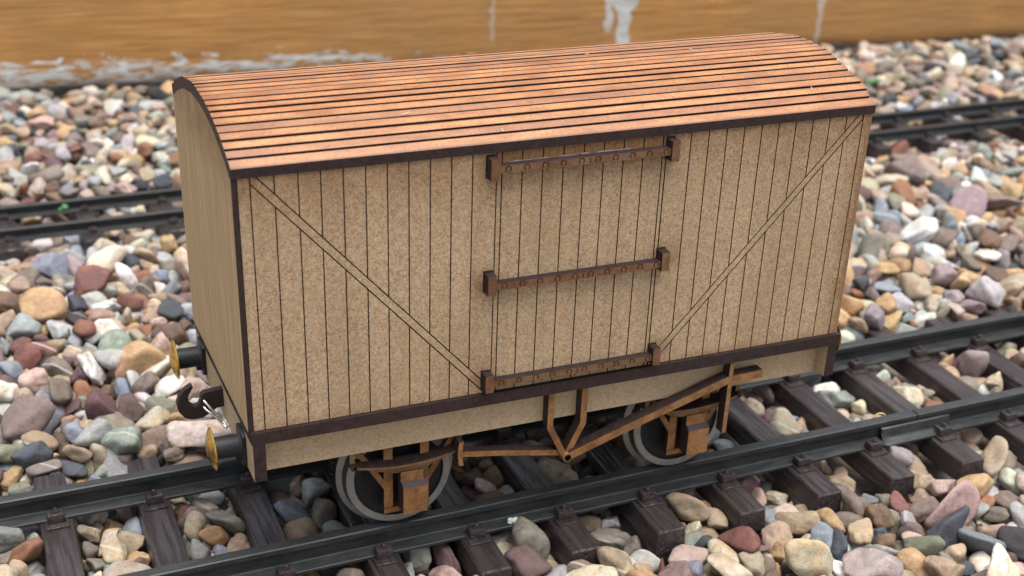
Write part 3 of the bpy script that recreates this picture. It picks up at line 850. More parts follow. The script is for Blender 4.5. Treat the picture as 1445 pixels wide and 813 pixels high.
stone(1, 640, 371, 60, 72, -21, -59)
stone(3, 703, 388, 52, -41, 11, 32)
stone(2, 754, 422, 55, -14, 6, -56)
stone(2, 829, 394, 55, -17, -7, -77)
stone(2, 892, 396, 54, 44, 40, 67)
stone(8, 1147, 392, 59, 97, 22, 3)
stone(5, 127, 390, 57, 14, -5, -30)
stone(4, 261, 398, 56, -86, -42, 10)
stone(1, 325, 410, 53, 8, 18, 70)
stone(1, 364, 402, 56, 52, 39, 41)
stone(1, 383, 408, 55, -13, -42, -75)
stone(3, 488, 414, 53, 7, 62, -77)
stone(2, 571, 408, 55, -8, 27, -87)
stone(2, 620, 409, 61, 14, 37, -80)
stone(1, 625, 395, 56, -18, 2, -13)
stone(4, 767, 395, 54, -75, 64, -15)
stone(4, 895, 408, 53, -1, 40, -80)
stone(10, 70, 419, 54, -51, -19, 7)
stone(2, 323, 445, 54, 92, 14, 18)
stone(2, 578, 433, 54, -81, -45, -14)
stone(3, 808, 439, 60, -17, -11, -95)
stone(7, 73, 431, 59, -2, 86, -23)
stone(6, 299, 437, 55, 11, -19, -64)
stone(2, 372, 422, 58, -53, 23, -79)
stone(5, 507, 419, 56, 37, -58, -72)
stone(3, 639, 422, 54, 1, 2, -75)
stone(1, 633, 435, 61, 89, 23, 39)
stone(3, 771, 447, 60, 25, -76, -19)
stone(3, 874, 421, 57, 26, 44, -35)
stone(1, 888, 436, 55, -11, -44, 66)
stone(1, 935, 418, 59, 15, 61, -64)
stone(3, 1013, 433, 55, 2, -15, 98)
stone(1, 1026, 443, 53, 1, 53, -65)
stone(2, 1084, 434, 56, -51, -85, -4)
stone(6, 64, 428, 53, -13, 13, 11)
stone(4, 200, 447, 60, -53, -50, 37)
stone(1, 251, 443, 54, -4, 10, -99)
stone(8, 513, 433, 53, 15, -11, -21)
stone(12, 898, 445, 53, 9, -8, 60)
stone(14, 70, 478, 69, 74, -40, -8)
stone(3, 112, 472, 54, -32, -10, -94)
stone(3, 157, 486, 64, 15, 52, -84)
stone(1, 191, 477, 53, -63, -70, 30)
stone(1, 177, 469, 55, 15, -9, -39)
stone(2, 232, 487, 53, 28, -94, 4)
stone(2, 253, 464, 53, -17, 3, 43)
stone(2, 265, 474, 58, 59, -50, -58)
stone(1, 289, 474, 64, -20, 14, 97)
stone(1, 308, 468, 57, 14, -20, 97)
stone(12, 491, 434, 66, 40, -9, -52)
stone(2, 513, 450, 55, 2, 10, -55)
stone(17, 860, 476, 68, -49, -63, -39)
stone(1, 892, 460, 57, 0, -12, -46)
stone(8, 1028, 471, 60, -37, 35, 36)
stone(1, 1041, 476, 63, -5, -17, 98)
stone(14, 65, 487, 53, 53, -84, 0)
stone(1, 91, 487, 60, 18, -83, 38)
stone(19, 351, 488, 60, -25, -39, 89)
stone(41, 1012, 468, 69, 28, -93, 18)
stone(11, 1168, 482, 64, 1, 3, -46)
stone(11, 102, 499, 59, -74, -10, -28)
stone(2, 123, 498, 63, -25, 83, 22)
stone(9, 254, 487, 64, 19, 47, 24)
stone(1, 304, 490, 69, 78, 15, 7)
stone(40, 890, 481, 59, -7, 12, 89)
stone(14, 1090, 473, 69, 20, 18, 94)
stone(20, 162, 525, 67, 50, -2, 60)
stone(59, 1062, 493, 70, -7, 59, -20)
stone(13, 1289, 508, 53, -5, 8, 28)
stone(15, 246, 543, 58, 8, -37, -79)
stone(3, 294, 512, 64, 92, -8, -9)
stone(48, 1024, 533, 68, 19, -15, -62)
stone(15, 1290, 483, 59, 43, 3, -8)
stone(11, 155, 560, 68, -17, -19, -36)
stone(5, 228, 547, 55, -41, -75, 51)
stone(44, 907, 546, 64, 19, 61, 65)
stone(1, 923, 544, 67, 8, -26, -48)
stone(24, 1302, 531, 54, 76, 8, 31)
stone(15, 235, 561, 54, -74, -53, 41)
stone(2, 257, 582, 62, 66, 20, 72)
stone(57, 1152, 572, 62, -57, -66, -42)
stone(8, 1275, 564, 60, -14, -6, -16)
stone(11, 146, 574, 66, 33, -76, -49)
stone(7, 263, 593, 65, -37, -63, 48)
stone(2, 285, 591, 66, 86, 21, 46)
stone(59, 1165, 575, 63, 38, -48, 43)
stone(8, 1327, 561, 57, 97, 14, 7)
stone(85, 1319, 591, 59, 7, -17, -14)
stone(8, 119, 627, 70, 20, 4, -6)
stone(73, 1219, 608, 64, 25, -31, -37)
stone(27, 287, 627, 63, -26, -41, 16)
stone(159, 1377, 642, 54, -18, 36, -81)
stone(1, 1390, 632, 54, 18, 13, -26)
stone(17, 248, 645, 67, 91, 30, -24)
stone(87, 187, 666, 69, -78, 23, -3)
stone(12, 375, 693, 65, -90, -24, 21)
stone(155, 1365, 664, 64, -22, -35, 86)
stone(15, 188, 724, 61, -7, -95, -12)
stone(2, 231, 699, 59, -8, 30, -68)
stone(68, 1281, 709, 59, -58, -70, 39)
stone(103, 1416, 722, 59, -15, 4, 7)
stone(9, 158, 740, 69, -87, 26, -42)
stone(8, 267, 751, 69, 66, -23, 49)
stone(5, 308, 716, 68, -5, 27, 64)
stone(51, 1120, 745, 73, -95, 29, -13)
stone(213, 1499, 752, 53, -33, 83, -28)
stone(92, 1485, 733, 54, -10, 99, 5)
stone(5, 1520, 779, 54, 58, 76, 26)
stone(17, 269, 804, 63, 0, -18, 97)
stone(92, 180, 832, 64, -33, 6, 42)
stone(72, 1248, 808, 71, 29, -48, -46)
stone(14, 1501, 809, 60, 8, -4, 26)
stone(2, 1537, 797, 56, -62, 69, -27)
stone(83, 1239, 828, 67, -33, 68, -8)
stone(25, 93, 855, 61, -36, 76, 41)
stone(5, 169, 865, 59, -79, -47, -16)
stone(67, 1184, 843, 59, -1, 14, -77)
stone(1, 1216, 855, 63, 22, 81, 50)
stone(6, 1299, 844, 68, -17, -94, -25)
stone(20, 102, 913, 54, -1, -18, -98)
stone(22, 417, 868, 57, 7, 3, -30)
stone(50, 1145, 871, 58, 98, 5, -15)
stone(8, 1288, 862, 61, 83, 5, -51)
stone(12, 1476, 875, 59, 4, -50, 53)
stone(2, 1516, 866, 55, 2, 96, 19)
stone(12, 155, 876, 57, -37, 80, 40)
stone(3, 197, 882, 54, -40, 22, -48)
stone(60, 1094, 890, 62, 45, 35, -68)
stone(3, 1125, 869, 60, 62, -28, 67)
stone(5, 1220, 876, 61, 28, -62, -65)
stone(2, 1251, 874, 57, 52, 31, 47)
stone(1, 1269, 881, 56, -33, 28, -22)
stone(6, 1364, 889, 57, -66, 71, -26)
stone(1, 1386, 878, 62, 44, -87, 20)
stone(18, 114, 858, 56, 63, 76, 10)
stone(1, 137, 877, 61, -42, -32, 80)
stone(2, 192, 904, 54, -6, 12, 98)
stone(2, 247, 893, 53, 16, 10, -78)
stone(1, 264, 910, 55, -56, -1, -24)
stone(6, 365, 905, 59, 15, -82, -9)
stone(1, 437, 908, 62, 37, -14, 50)
stone(1, 483, 904, 59, -16, -95, 3)
stone(27, 1209, 914, 54, 72, 7, -14)
stone(6, 1351, 906, 58, 98, -5, 0)
stone(109, 713, 43, 64, 56, -26, -78)
stone(50, 689, 48, 62, 0, -93, -37)
stone(46, 577, 107, 64, -90, -25, 3)
stone(7, 643, 60, 55, 35, 13, -91)
stone(3, 688, 67, 63, -26, -87, -1)
stone(53, 665, 76, 54, -27, 34, -9)
stone(3, 731, 71, 51, -14, -14, -61)
stone(46, 599, 91, 67, 74, 11, 51)
stone(4, 627, 83, 46, -18, -90, -21)
stone(4, 652, 84, 63, 3, -81, -53)
stone(42, 478, 106, 63, -29, 31, -6)
stone(4, 512, 116, 51, -72, 38, -22)
stone(1, 538, 104, 53, 54, -75, 33)
stone(11, 740, 108, 51, -10, 24, -6)
stone(34, 304, 165, 63, 71, 52, 41)
stone(1, 381, 173, 66, -62, 15, -26)
stone(6, 453, 158, 50, -56, 20, 75)
stone(2, 500, 134, 61, -57, 66, -30)
stone(2, 529, 147, 58, -80, 36, -41)
stone(1, 581, 149, 56, 46, -37, -75)
stone(4, 638, 134, 49, 45, -59, -63)
stone(18, 920, 111, 45, 22, 7, -94)
stone(30, 449, 148, 47, 13, 52, 36)
stone(3, 513, 158, 63, 7, -36, -30)
stone(7, 634, 143, 64, -17, 75, 62)
stone(4, 671, 147, 54, 32, -63, 60)
stone(3, 697, 132, 55, -42, -7, -75)
stone(1, 714, 132, 58, 15, -48, -65)
stone(1, 768, 168, 59, 91, -12, 39)
stone(1, 751, 165, 60, 24, 12, -95)
stone(1, 775, 140, 66, -52, 66, 38)
stone(1, 805, 142, 52, 78, 54, -30)
stone(2, 850, 134, 49, 21, 4, -23)
stone(1, 833, 139, 56, -29, 41, 45)
stone(2, 877, 128, 43, -82, -54, 16)
stone(1, 948, 116, 38, -12, -25, 92)
stone(26, 365, 153, 57, -4, 57, -7)
stone(15, 607, 158, 53, 17, -30, 92)
stone(1, 622, 152, 60, 8, 56, -79)
stone(5, 687, 160, 48, 14, 26, -59)
stone(1, 702, 150, 58, 8, -37, 59)
stone(1, 713, 177, 54, 45, 2, 16)
stone(1, 731, 174, 60, 14, 21, -64)
stone(2, 764, 151, 53, 17, 68, -65)
stone(4, 822, 150, 60, -43, 80, 42)
stone(1, 857, 162, 48, -58, -15, 59)
stone(4, 891, 135, 49, -55, 9, -16)
stone(1, 938, 148, 46, 70, 69, 15)
stone(24, 369, 176, 52, 38, -74, -21)
stone(3, 415, 155, 51, -73, 34, -34)
stone(1, 440, 177, 51, 33, 47, -47)
stone(4, 494, 163, 59, -10, 86, -48)
stone(1, 510, 176, 54, 68, 49, -17)
stone(2, 545, 161, 57, -27, 93, 1)
stone(6, 647, 172, 59, -80, 2, -31)
stone(3, 680, 173, 52, 63, -22, 21)
stone(1, 690, 153, 56, 93, -4, -32)
stone(1, 702, 185, 51, 20, 61, -59)
stone(1, 697, 181, 67, 0, -32, 94)
stone(3, 781, 179, 52, -51, 36, -77)
stone(2, 786, 169, 53, 50, -70, -50)
stone(1, 834, 165, 52, -20, -16, 88)
stone(6, 924, 173, 37, 95, 28, 6)
stone(3, 971, 140, 39, -12, 15, 97)
stone(12, 207, 219, 62, 66, -59, -37)
stone(10, 339, 181, 56, 8, -35, 80)
stone(2, 367, 188, 54, 20, -53, 12)
stone(2, 401, 177, 58, 31, 6, 86)
stone(3, 453, 185, 55, 18, 35, -73)
stone(2, 478, 172, 53, 40, 52, 69)
stone(2, 486, 186, 47, 29, 14, -80)
stone(2, 531, 177, 49, -65, -53, 45)
stone(5, 633, 175, 63, 77, -41, 46)
stone(6, 688, 193, 59, 17, 52, -14)
stone(5, 756, 210, 60, 5, -76, 26)
stone(1, 781, 194, 55, 67, 56, 30)
stone(6, 910, 177, 40, -68, -67, 29)
stone(1, 897, 191, 50, 40, -21, -19)
stone(1, 932, 179, 44, -8, -8, 50)
stone(2, 953, 146, 38, -48, -26, 44)
stone(12, 202, 246, 50, -26, -28, 14)
stone(1, 198, 216, 53, -30, 70, -53)
stone(6, 282, 201, 57, -8, 5, -57)
stone(9, 424, 203, 63, -89, -15, 33)
stone(2, 459, 199, 50, 36, -24, 61)
stone(1, 472, 194, 54, -60, -63, -39)
stone(1, 483, 211, 52, -28, 12, 0)
stone(3, 520, 210, 57, 10, -47, 87)
stone(1, 534, 223, 49, 15, -5, 97)
stone(1, 554, 218, 65, 4, 33, 86)
stone(1, 620, 192, 58, 13, 22, -75)
stone(1, 590, 203, 51, 79, 23, 28)
stone(3, 631, 203, 54, -27, -15, 56)
stone(1, 632, 216, 50, -69, -33, -63)
stone(3, 686, 206, 52, -27, -92, 6)
stone(5, 731, 191, 56, 9, 4, 57)
stone(2, 819, 207, 53, 24, 38, 74)
stone(2, 807, 189, 63, -37, 7, -93)
stone(2, 847, 193, 55, -3, 28, -70)
stone(2, 888, 214, 42, 16, -56, -67)
stone(2, 971, 191, 48, 6, -10, 77)
stone(1, 944, 179, 40, -25, -12, 89)
stone(1, 954, 194, 39, 71, -63, -30)
stone(1, 992, 189, 36, -12, 2, 63)
stone(13, 191, 231, 56, 30, 39, -42)
stone(4, 269, 222, 49, -78, 28, -29)
stone(1, 287, 218, 55, 6, 9, 85)
stone(6, 356, 213, 53, -17, -94, -8)
stone(3, 422, 261, 44, 15, 3, -8)
stone(2, 453, 219, 59, 6, 1, -60)
stone(5, 497, 227, 52, -51, 44, 65)
stone(5, 603, 210, 58, 3, 93, -27)
stone(1, 614, 224, 59, 37, 21, -17)
stone(1, 608, 227, 53, -16, 13, -94)
stone(5, 691, 249, 48, 29, -47, -22)
stone(2, 746, 204, 57, 6, -6, -21)
stone(1, 748, 218, 48, 91, -24, -21)
stone(3, 792, 240, 59, -59, 80, 7)
stone(2, 832, 233, 54, -7, -17, -26)
stone(1, 836, 243, 63, -18, 5, -97)
stone(1, 874, 218, 51, -17, 57, -30)
stone(18, 166, 274, 65, -49, -38, -1)
stone(4, 215, 247, 51, 7, 7, -96)
stone(2, 257, 234, 56, -25, -48, 70)
stone(4, 299, 213, 44, 57, 71, -40)
stone(2, 358, 236, 46, -6, 3, 92)
stone(1, 368, 234, 49, 35, 16, -89)
stone(5, 459, 246, 51, 71, -47, -13)
stone(1, 464, 228, 49, -19, 2, -39)
stone(2, 487, 236, 53, 34, 7, -88)
stone(1, 500, 250, 60, 32, 89, -7)
stone(3, 535, 242, 51, 26, 62, -73)
stone(5, 601, 242, 61, -15, 14, -97)
stone(5, 686, 246, 65, -18, -21, 87)
stone(1, 697, 307, 53, 15, 17, 23)
stone(1, 751, 229, 60, -87, -28, -32)
stone(3, 777, 240, 55, 15, 30, 50)
stone(1, 801, 266, 64, 84, -55, -3)
stone(3, 816, 252, 56, -76, -5, 38)
stone(3, 851, 240, 52, 3, -12, 24)
stone(2, 941, 212, 50, -97, -5, 25)
stone(1, 935, 229, 52, 9, 93, -3)
stone(2, 971, 240, 49, 32, 76, -56)
stone(1, 960, 226, 46, -3, -87, 50)
stone(2, 1005, 222, 37, -34, 14, 23)
stone(14, 347, 243, 56, -40, 6, -64)
stone(1, 361, 262, 53, 30, -38, -87)
stone(2, 374, 245, 59, 25, -83, 23)
stone(1, 425, 260, 51, -53, -79, 29)
stone(8, 573, 251, 53, 64, 29, -24)
stone(2, 666, 241, 58, 31, -39, 30)
stone(2, 740, 250, 62, 52, 38, 14)
stone(1, 724, 247, 55, 32, -92, 8)
stone(7, 872, 270, 64, -49, -8, 48)
stone(1, 874, 262, 50, -22, -36, 79)
stone(5, 940, 244, 56, -7, 98, 3)
stone(10, 230, 275, 51, 6, 87, 41)
stone(1, 244, 286, 57, -35, -11, 91)
stone(2, 300, 275, 65, 20, -80, 49)
stone(1, 320, 259, 49, 31, -7, 83)
stone(2, 385, 272, 51, -54, 49, -44)
stone(1, 434, 264, 56, -21, -28, 74)
stone(5, 573, 275, 51, -44, -52, 71)
stone(1, 610, 264, 56, 51, 84, -16)
stone(1, 630, 268, 52, -79, 53, 25)
stone(1, 677, 285, 56, -25, 74, -53)
stone(4, 765, 254, 61, 30, 81, 19)
stone(3, 873, 247, 45, -73, -61, 29)
stone(1, 886, 270, 48, 3, -9, -95)
stone(1, 942, 270, 57, 94, 13, -10)
stone(1, 988, 273, 50, -22, 12, 66)
stone(1, 1035, 226, 38, 7, -11, -80)
stone(1, 1023, 239, 37, 26, 9, -60)
stone(8, 258, 283, 53, 46, 24, 48)
stone(1, 294, 275, 51, 23, -6, -30)
stone(1, 318, 273, 51, 60, 77, -14)
stone(1, 367, 280, 51, 75, 53, 30)
stone(1, 379, 288, 64, 17, 5, -98)
stone(1, 435, 270, 47, -17, 2, -96)
stone(4, 548, 279, 50, 1, 4, -39)
stone(1, 567, 292, 52, -1, -14, 97)
stone(1, 620, 286, 67, -50, -61, 55)
stone(2, 704, 280, 51, -89, -36, -28)
stone(1, 632, 354, 63, 3, -96, 11)
stone(1, 764, 305, 53, -16, 97, -9)
stone(1, 803, 291, 70, -53, 37, -20)
stone(4, 927, 268, 48, 5, 17, -60)
stone(3, 1013, 243, 39, 11, 5, 19)
stone(6, 180, 324, 69, 36, -75, -54)
stone(2, 247, 308, 54, -13, -22, 19)
stone(1, 257, 321, 55, -56, 78, -19)
stone(1, 295, 320, 56, -39, -6, -88)
stone(2, 323, 317, 53, -53, -76, 18)
stone(1, 358, 314, 58, -34, 32, 33)
stone(3, 446, 313, 59, 9, 50, 69)
stone(3, 558, 306, 54, -17, -88, 43)
stone(1, 573, 304, 54, -25, 4, -88)
stone(2, 637, 312, 57, 36, 55, -56)
stone(1, 678, 305, 56, 28, -69, -67)
stone(1, 626, 289, 51, 83, -53, -12)
stone(2, 700, 294, 54, -27, 3, -81)
stone(1, 759, 319, 53, 23, -13, -83)
stone(1, 818, 315, 52, 5, 14, 97)
stone(1, 829, 304, 52, -48, -82, 21)
stone(1, 869, 315, 60, -61, -34, -72)
stone(1, 881, 322, 57, -38, -61, 20)
stone(1, 954, 321, 66, 78, -54, 4)
stone(3, 1006, 308, 57, 13, 43, -86)
stone(5, 110, 375, 64, 20, -18, 14)
stone(3, 171, 355, 67, -95, -12, -28)
stone(5, 307, 338, 63, -47, 1, 31)
stone(5, 451, 348, 63, -73, -67, -12)
stone(1, 492, 332, 68, -58, 78, -7)
stone(2, 554, 329, 60, 2, 18, 70)
stone(1, 574, 315, 54, -88, -34, 19)
stone(1, 612, 309, 63, 12, 1, 69)
stone(4, 665, 200, 67, -68, 18, 18)
stone(2, 817, 325, 51, -7, 8, -94)
stone(5, 954, 330, 54, 11, 9, 81)
stone(3, 1078, 318, 55, -62, 75, 9)
stone(8, 190, 349, 63, -4, 4, -98)
stone(1, 242, 360, 58, -38, -20, -80)
stone(1, 257, 351, 63, -5, 80, -59)
stone(1, 297, 358, 57, 67, 43, 4)
stone(1, 324, 351, 64, -79, 49, -17)
stone(1, 324, 365, 55, -46, -31, 64)
stone(5, 497, 376, 64, -11, 25, -25)
stone(2, 551, 365, 65, 5, -31, 60)
stone(3, 677, 357, 53, 10, -28, 95)
stone(6, 813, 389, 64, 21, 37, 90)
stone(1, 830, 311, 59, 20, 58, 62)
stone(1, 888, 345, 59, -1, 18, 3)
stone(11, 185, 366, 67, -74, -26, -34)
stone(2, 247, 376, 63, -9, 8, 70)
stone(1, 310, 373, 58, 28, 12, 55)
stone(1, 364, 365, 68, 7, -55, 62)
stone(1, 383, 389, 69, 68, -64, 32)
stone(2, 451, 361, 60, 24, -77, 58)
stone(1, 495, 405, 55, 47, 19, 85)
stone(2, 557, 376, 64, 36, 7, -22)
stone(1, 566, 366, 62, 55, -5, -53)
stone(3, 682, 373, 62, 40, -18, 41)
stone(3, 832, 379, 58, 13, -77, 3)
stone(1, 814, 378, 55, -13, -12, 72)
stone(1, 821, 344, 65, 36, -1, -85)
stone(2, 880, 375, 63, 20, 34, -82)
stone(1, 935, 371, 65, -2, -100, -7)
stone(1, 944, 374, 56, 17, 76, -61)
stone(4, 1076, 368, 64, 72, -23, -12)
stone(4, 131, 369, 67, 52, 55, 0)
stone(1, 121, 417, 54, -36, -36, 82)
stone(1, 179, 390, 62, -32, -23, 82)
stone(2, 232, 389, 54, -62, -73, 7)
stone(2, 260, 383, 62, 41, 88, 18)
stone(3, 371, 391, 62, 37, -74, -20)
stone(4, 511, 398, 52, -27, 96, 1)
stone(2, 578, 393, 55, 15, 32, 46)
stone(2, 694, 380, 52, 43, -88, -19)
stone(3, 752, 389, 57, -51, 76, -39)
stone(2, 828, 356, 60, 90, -43, -9)
stone(1, 867, 364, 67, -65, 66, -16)
stone(1, 894, 378, 63, 91, 12, -25)
stone(5, 1057, 385, 65, 45, -17, -84)
stone(1, 1068, 355, 64, -43, 7, -78)
stone(2, 1129, 375, 58, 14, -84, 53)
stone(5, 111, 411, 61, -42, 88, -9)
stone(1, 106, 427, 52, 83, -48, -12)
stone(1, 172, 398, 54, -76, -23, 33)
stone(2, 236, 403, 53, -17, 5, -34)
stone(1, 250, 416, 53, 36, 50, 73)
stone(1, 297, 403, 58, 8, -18, -94)
stone(1, 300, 412, 55, 48, 61, 62)
stone(1, 389, 403, 66, -36, -29, -80)
stone(1, 388, 420, 59, -51, 47, 64)
stone(3, 486, 400, 55, -52, 45, -55)
stone(1, 515, 409, 56, -39, 43, 63)
stone(3, 637, 403, 61, -81, 46, -9)
stone(4, 753, 406, 54, -13, 7, -79)
stone(7, 1003, 396, 62, 40, 5, -60)
stone(1, 1008, 410, 62, -23, 95, 1)
stone(1, 1071, 401, 61, -37, -39, -71)
stone(2, 1153, 439, 59, 46, 31, 50)
stone(1, 1148, 372, 53, -48, 85, 19)
stone(2, 135, 425, 64, 44, 85, -7)
stone(4, 494, 417, 62, 66, 70, 1)
stone(4, 769, 422, 61, -24, -83, 0)
stone(1, 829, 428, 53, -8, -10, -2)
stone(3, 958, 411, 56, 37, -30, -62)
stone(2, 1132, 396, 68, -30, -13, 10)
stone(6, 173, 420, 57, 48, 64, 51)
stone(1, 239, 427, 61, 8, 67, 59)
stone(1, 263, 424, 57, 68, -2, -63)
stone(2, 313, 430, 54, 62, -75, -19)
stone(5, 488, 423, 52, 57, 81, 4)
stone(1, 499, 424, 55, -81, -48, -6)
stone(1, 571, 426, 61, 18, -33, 84)
stone(7, 756, 438, 65, 48, -58, -51)
stone(1, 806, 421, 56, 52, 64, -50)
stone(7, 1075, 418, 56, -74, 37, -33)
stone(6, 54, 478, 59, -90, -25, 26)
stone(3, 135, 421, 53, 18, 3, 24)
stone(4, 258, 436, 63, -1, -42, -86)
stone(9, 552, 429, 65, -62, 61, 50)
stone(4, 644, 433, 56, 52, 60, -44)
stone(9, 953, 449, 65, -54, 28, 9)
stone(2, 1060, 430, 62, -56, 67, -24)
stone(5, 1210, 424, 56, 51, -32, 33)
stone(5, 64, 454, 62, 41, 67, 57)
stone(1, 112, 451, 64, -51, -66, 33)
stone(2, 125, 478, 60, 15, -11, 75)
stone(1, 136, 475, 69, -1, -99, 7)
stone(1, 175, 481, 76, 17, -33, 79)
stone(2, 211, 475, 63, 2, 28, -82)
stone(2, 225, 474, 65, -5, 38, 38)
stone(1, 246, 464, 61, -62, -27, 64)
stone(1, 272, 478, 66, -39, -24, -73)
stone(3, 326, 476, 67, 9, -99, 11)
stone(1, 333, 473, 57, -16, -80, -53)
stone(1, 342, 475, 64, -4, -49, -86)
stone(28, 843, 474, 79, -18, 10, 31)
stone(6, 949, 469, 67, -5, -3, 73)
stone(1, 958, 475, 71, -16, 26, -30)
stone(1, 973, 483, 66, 49, -31, -81)
stone(1, 985, 474, 73, -43, 32, 84)
stone(1, 1014, 438, 68, -75, 42, -3)
stone(1, 991, 485, 68, 32, 94, 6)
stone(1, 1027, 479, 75, -17, 5, 13)
stone(1, 1063, 465, 67, -6, 47, -62)
stone(3, 1132, 473, 65, 35, 12, 92)
stone(4, 1141, 417, 61, -5, -21, 97)
stone(3, 1227, 478, 67, 6, -16, -98)
stone(4, 48, 488, 56, -36, -28, 37)
stone(1, 110, 478, 60, 16, 21, 95)
stone(4, 154, 472, 69, -3, -39, 22)
stone(1, 147, 491, 75, -85, -45, 20)
stone(1, 169, 474, 64, 93, 33, 15)
stone(1, 182, 481, 61, 7, -5, -24)
stone(3, 228, 489, 65, -7, -12, -99)
stone(2, 283, 476, 71, 18, 80, 20)
stone(2, 303, 471, 69, 9, 0, -6)
stone(1, 319, 486, 62, 20, 88, 5)
stone(1, 328, 479, 61, 6, 29, -95)
stone(2, 332, 510, 78, -38, -62, -64)
stone(2, 380, 493, 66, -18, -12, 71)
stone(33, 873, 484, 66, -71, 1, 57)
stone(5, 963, 493, 65, -19, 25, 21)
stone(2, 984, 496, 74, 1, 9, 96)
stone(2, 1027, 484, 63, -1, -2, -84)
stone(3, 1052, 480, 73, -5, -99, 8)
stone(1, 1074, 481, 68, -32, 24, -86)
stone(2, 1104, 491, 77, 55, 10, 44)
stone(1, 1136, 481, 62, 12, 21, -10)
stone(2, 1180, 491, 70, 84, -50, -3)
stone(3, 1214, 437, 63, -73, 24, 54)
stone(5, 49, 524, 56, -62, 72, 10)
stone(4, 127, 488, 77, 50, 42, -51)
stone(1, 143, 520, 69, -69, -12, -7)
stone(1, 155, 504, 69, 89, -8, -27)
stone(3, 208, 488, 63, 0, 5, 64)
stone(1, 214, 497, 69, -12, 12, 90)
stone(1, 232, 504, 68, 16, 14, -69)
stone(1, 242, 482, 60, 53, 23, -82)
stone(1, 236, 466, 60, -4, 1, 63)
stone(4, 326, 496, 73, -16, -4, -45)
stone(43, 993, 510, 74, 0, 16, -46)
stone(2, 1008, 483, 66, -11, -69, 44)
stone(3, 1042, 485, 85, 36, 89, 24)
stone(3, 1092, 487, 67, -66, -14, -46)
stone(3, 1200, 478, 63, -86, -23, 46)
stone(4, 1216, 492, 66, 4, -49, -84)
stone(3, 1276, 507, 54, -5, 53, 18)
stone(4, 58, 505, 61, -1, 9, 14)
stone(5, 136, 507, 73, 74, 46, 26)
stone(3, 196, 496, 71, 7, 13, 72)
stone(2, 211, 514, 66, 74, 16, -42)
stone(1, 244, 519, 68, 39, 3, 85)
stone(2, 261, 507, 69, 19, 17, -93)
stone(2, 296, 508, 78, -10, 12, 48)
stone(38, 876, 509, 75, 50, -65, -24)
stone(1, 888, 508, 64, 33, 33, -70)
stone(1, 890, 497, 79, 62, 76, -18)
stone(6, 1008, 506, 74, 87, -33, 5)
stone(2, 1027, 507, 71, 24, -55, 41)
stone(2, 1048, 503, 66, 50, 44, 73)
stone(6, 1139, 517, 65, 1, 41, -4)
stone(12, 67, 517, 64, -43, -82, 38)
stone(5, 145, 532, 68, 70, -19, -21)
stone(2, 188, 526, 73, 11, -56, 82)
stone(1, 233, 537, 67, 38, -5, 50)
stone(3, 259, 539, 68, -26, 35, -43)
stone(7, 355, 530, 82, 91, -13, 39)
stone(34, 860, 538, 71, 26, -41, -1)
stone(4, 945, 520, 79, 25, -90, -9)
stone(2, 958, 539, 69, 15, -13, -88)
stone(1, 981, 528, 70, -68, 8, -5)
stone(1, 976, 541, 77, -85, 6, -27)
stone(3, 1043, 539, 76, -39, 55, -36)
stone(1, 1071, 541, 70, -44, 31, -59)
stone(6, 1148, 522, 71, -33, 14, -93)
stone(3, 1191, 519, 71, 31, -25, -15)
stone(1, 1223, 543, 68, 14, 41, 75)
stone(8, 57, 532, 69, -3, -12, -96)
stone(1, 97, 534, 71, 7, -44, 76)
stone(1, 73, 546, 71, -11, 7, 55)
stone(5, 187, 556, 71, 57, -10, -11)
stone(3, 218, 542, 77, 51, 30, 33)
stone(1, 235, 552, 62, 8, 20, 88)
stone(1, 243, 560, 72, -12, 93, -23)
stone(1, 269, 554, 68, -20, 48, 85)
stone(3, 308, 553, 70, 15, 37, -45)
stone(2, 320, 546, 72, 54, -77, 34)
stone(1, 357, 554, 80, -85, -36, -7)
stone(38, 946, 564, 76, 17, 89, 36)
stone(5, 1001, 542, 75, -20, -12, 36)
stone(2, 1044, 596, 74, 40, -59, 70)
stone(3, 1092, 550, 73, -82, -51, -10)
stone(3, 1137, 550, 67, -17, 44, 54)
stone(1, 1139, 531, 64, 77, 29, -5)
stone(4, 1165, 508, 74, 14, 40, 91)
stone(1, 1238, 556, 75, 5, 68, 51)
stone(2, 1262, 524, 64, -74, -14, 31)
stone(9, 118, 563, 76, -1, -75, -63)
stone(4, 198, 575, 71, -14, -2, -65)
stone(4, 251, 565, 59, -29, 67, -64)
stone(4, 291, 552, 73, 56, 22, -69)
stone(1, 331, 560, 66, 76, 62, -19)
stone(41, 964, 572, 78, 6, 53, 59)
stone(10, 1095, 576, 79, -62, -58, 28)
stone(1, 1105, 569, 73, -90, 4, 40)
stone(2, 1123, 553, 77, -49, -52, 17)
stone(3, 1215, 578, 74, 8, -2, -9)
stone(3, 1250, 582, 74, 44, -63, 54)
stone(3, 1291, 540, 57, 56, -6, -10)
stone(7, 90, 560, 67, 37, 78, -47)
stone(2, 121, 579, 67, -72, -21, -11)
stone(1, 96, 555, 81, -13, -3, 69)
stone(1, 146, 590, 81, -71, 70, 0)
stone(3, 210, 596, 74, 72, -42, 9)
stone(1, 223, 632, 68, 72, -36, -34)
stone(2, 244, 575, 66, -38, 68, -49)
stone(1, 252, 573, 67, 61, 44, -8)
stone(3, 319, 588, 61, -56, -1, 67)
stone(39, 888, 590, 76, -61, -78, -2)
stone(6, 990, 588, 78, 33, 50, 56)
stone(1, 1006, 604, 81, 12, 72, -62)
stone(4, 1079, 560, 71, -34, -57, -47)
stone(3, 1115, 582, 70, 41, 15, 14)
stone(2, 1151, 581, 77, 38, 70, 0)
stone(9, 1317, 543, 56, 72, 48, 48)
stone(16, 217, 611, 73, 39, -75, -28)
stone(1, 235, 586, 73, 51, 49, -71)
stone(1, 255, 599, 76, -82, -25, 40)
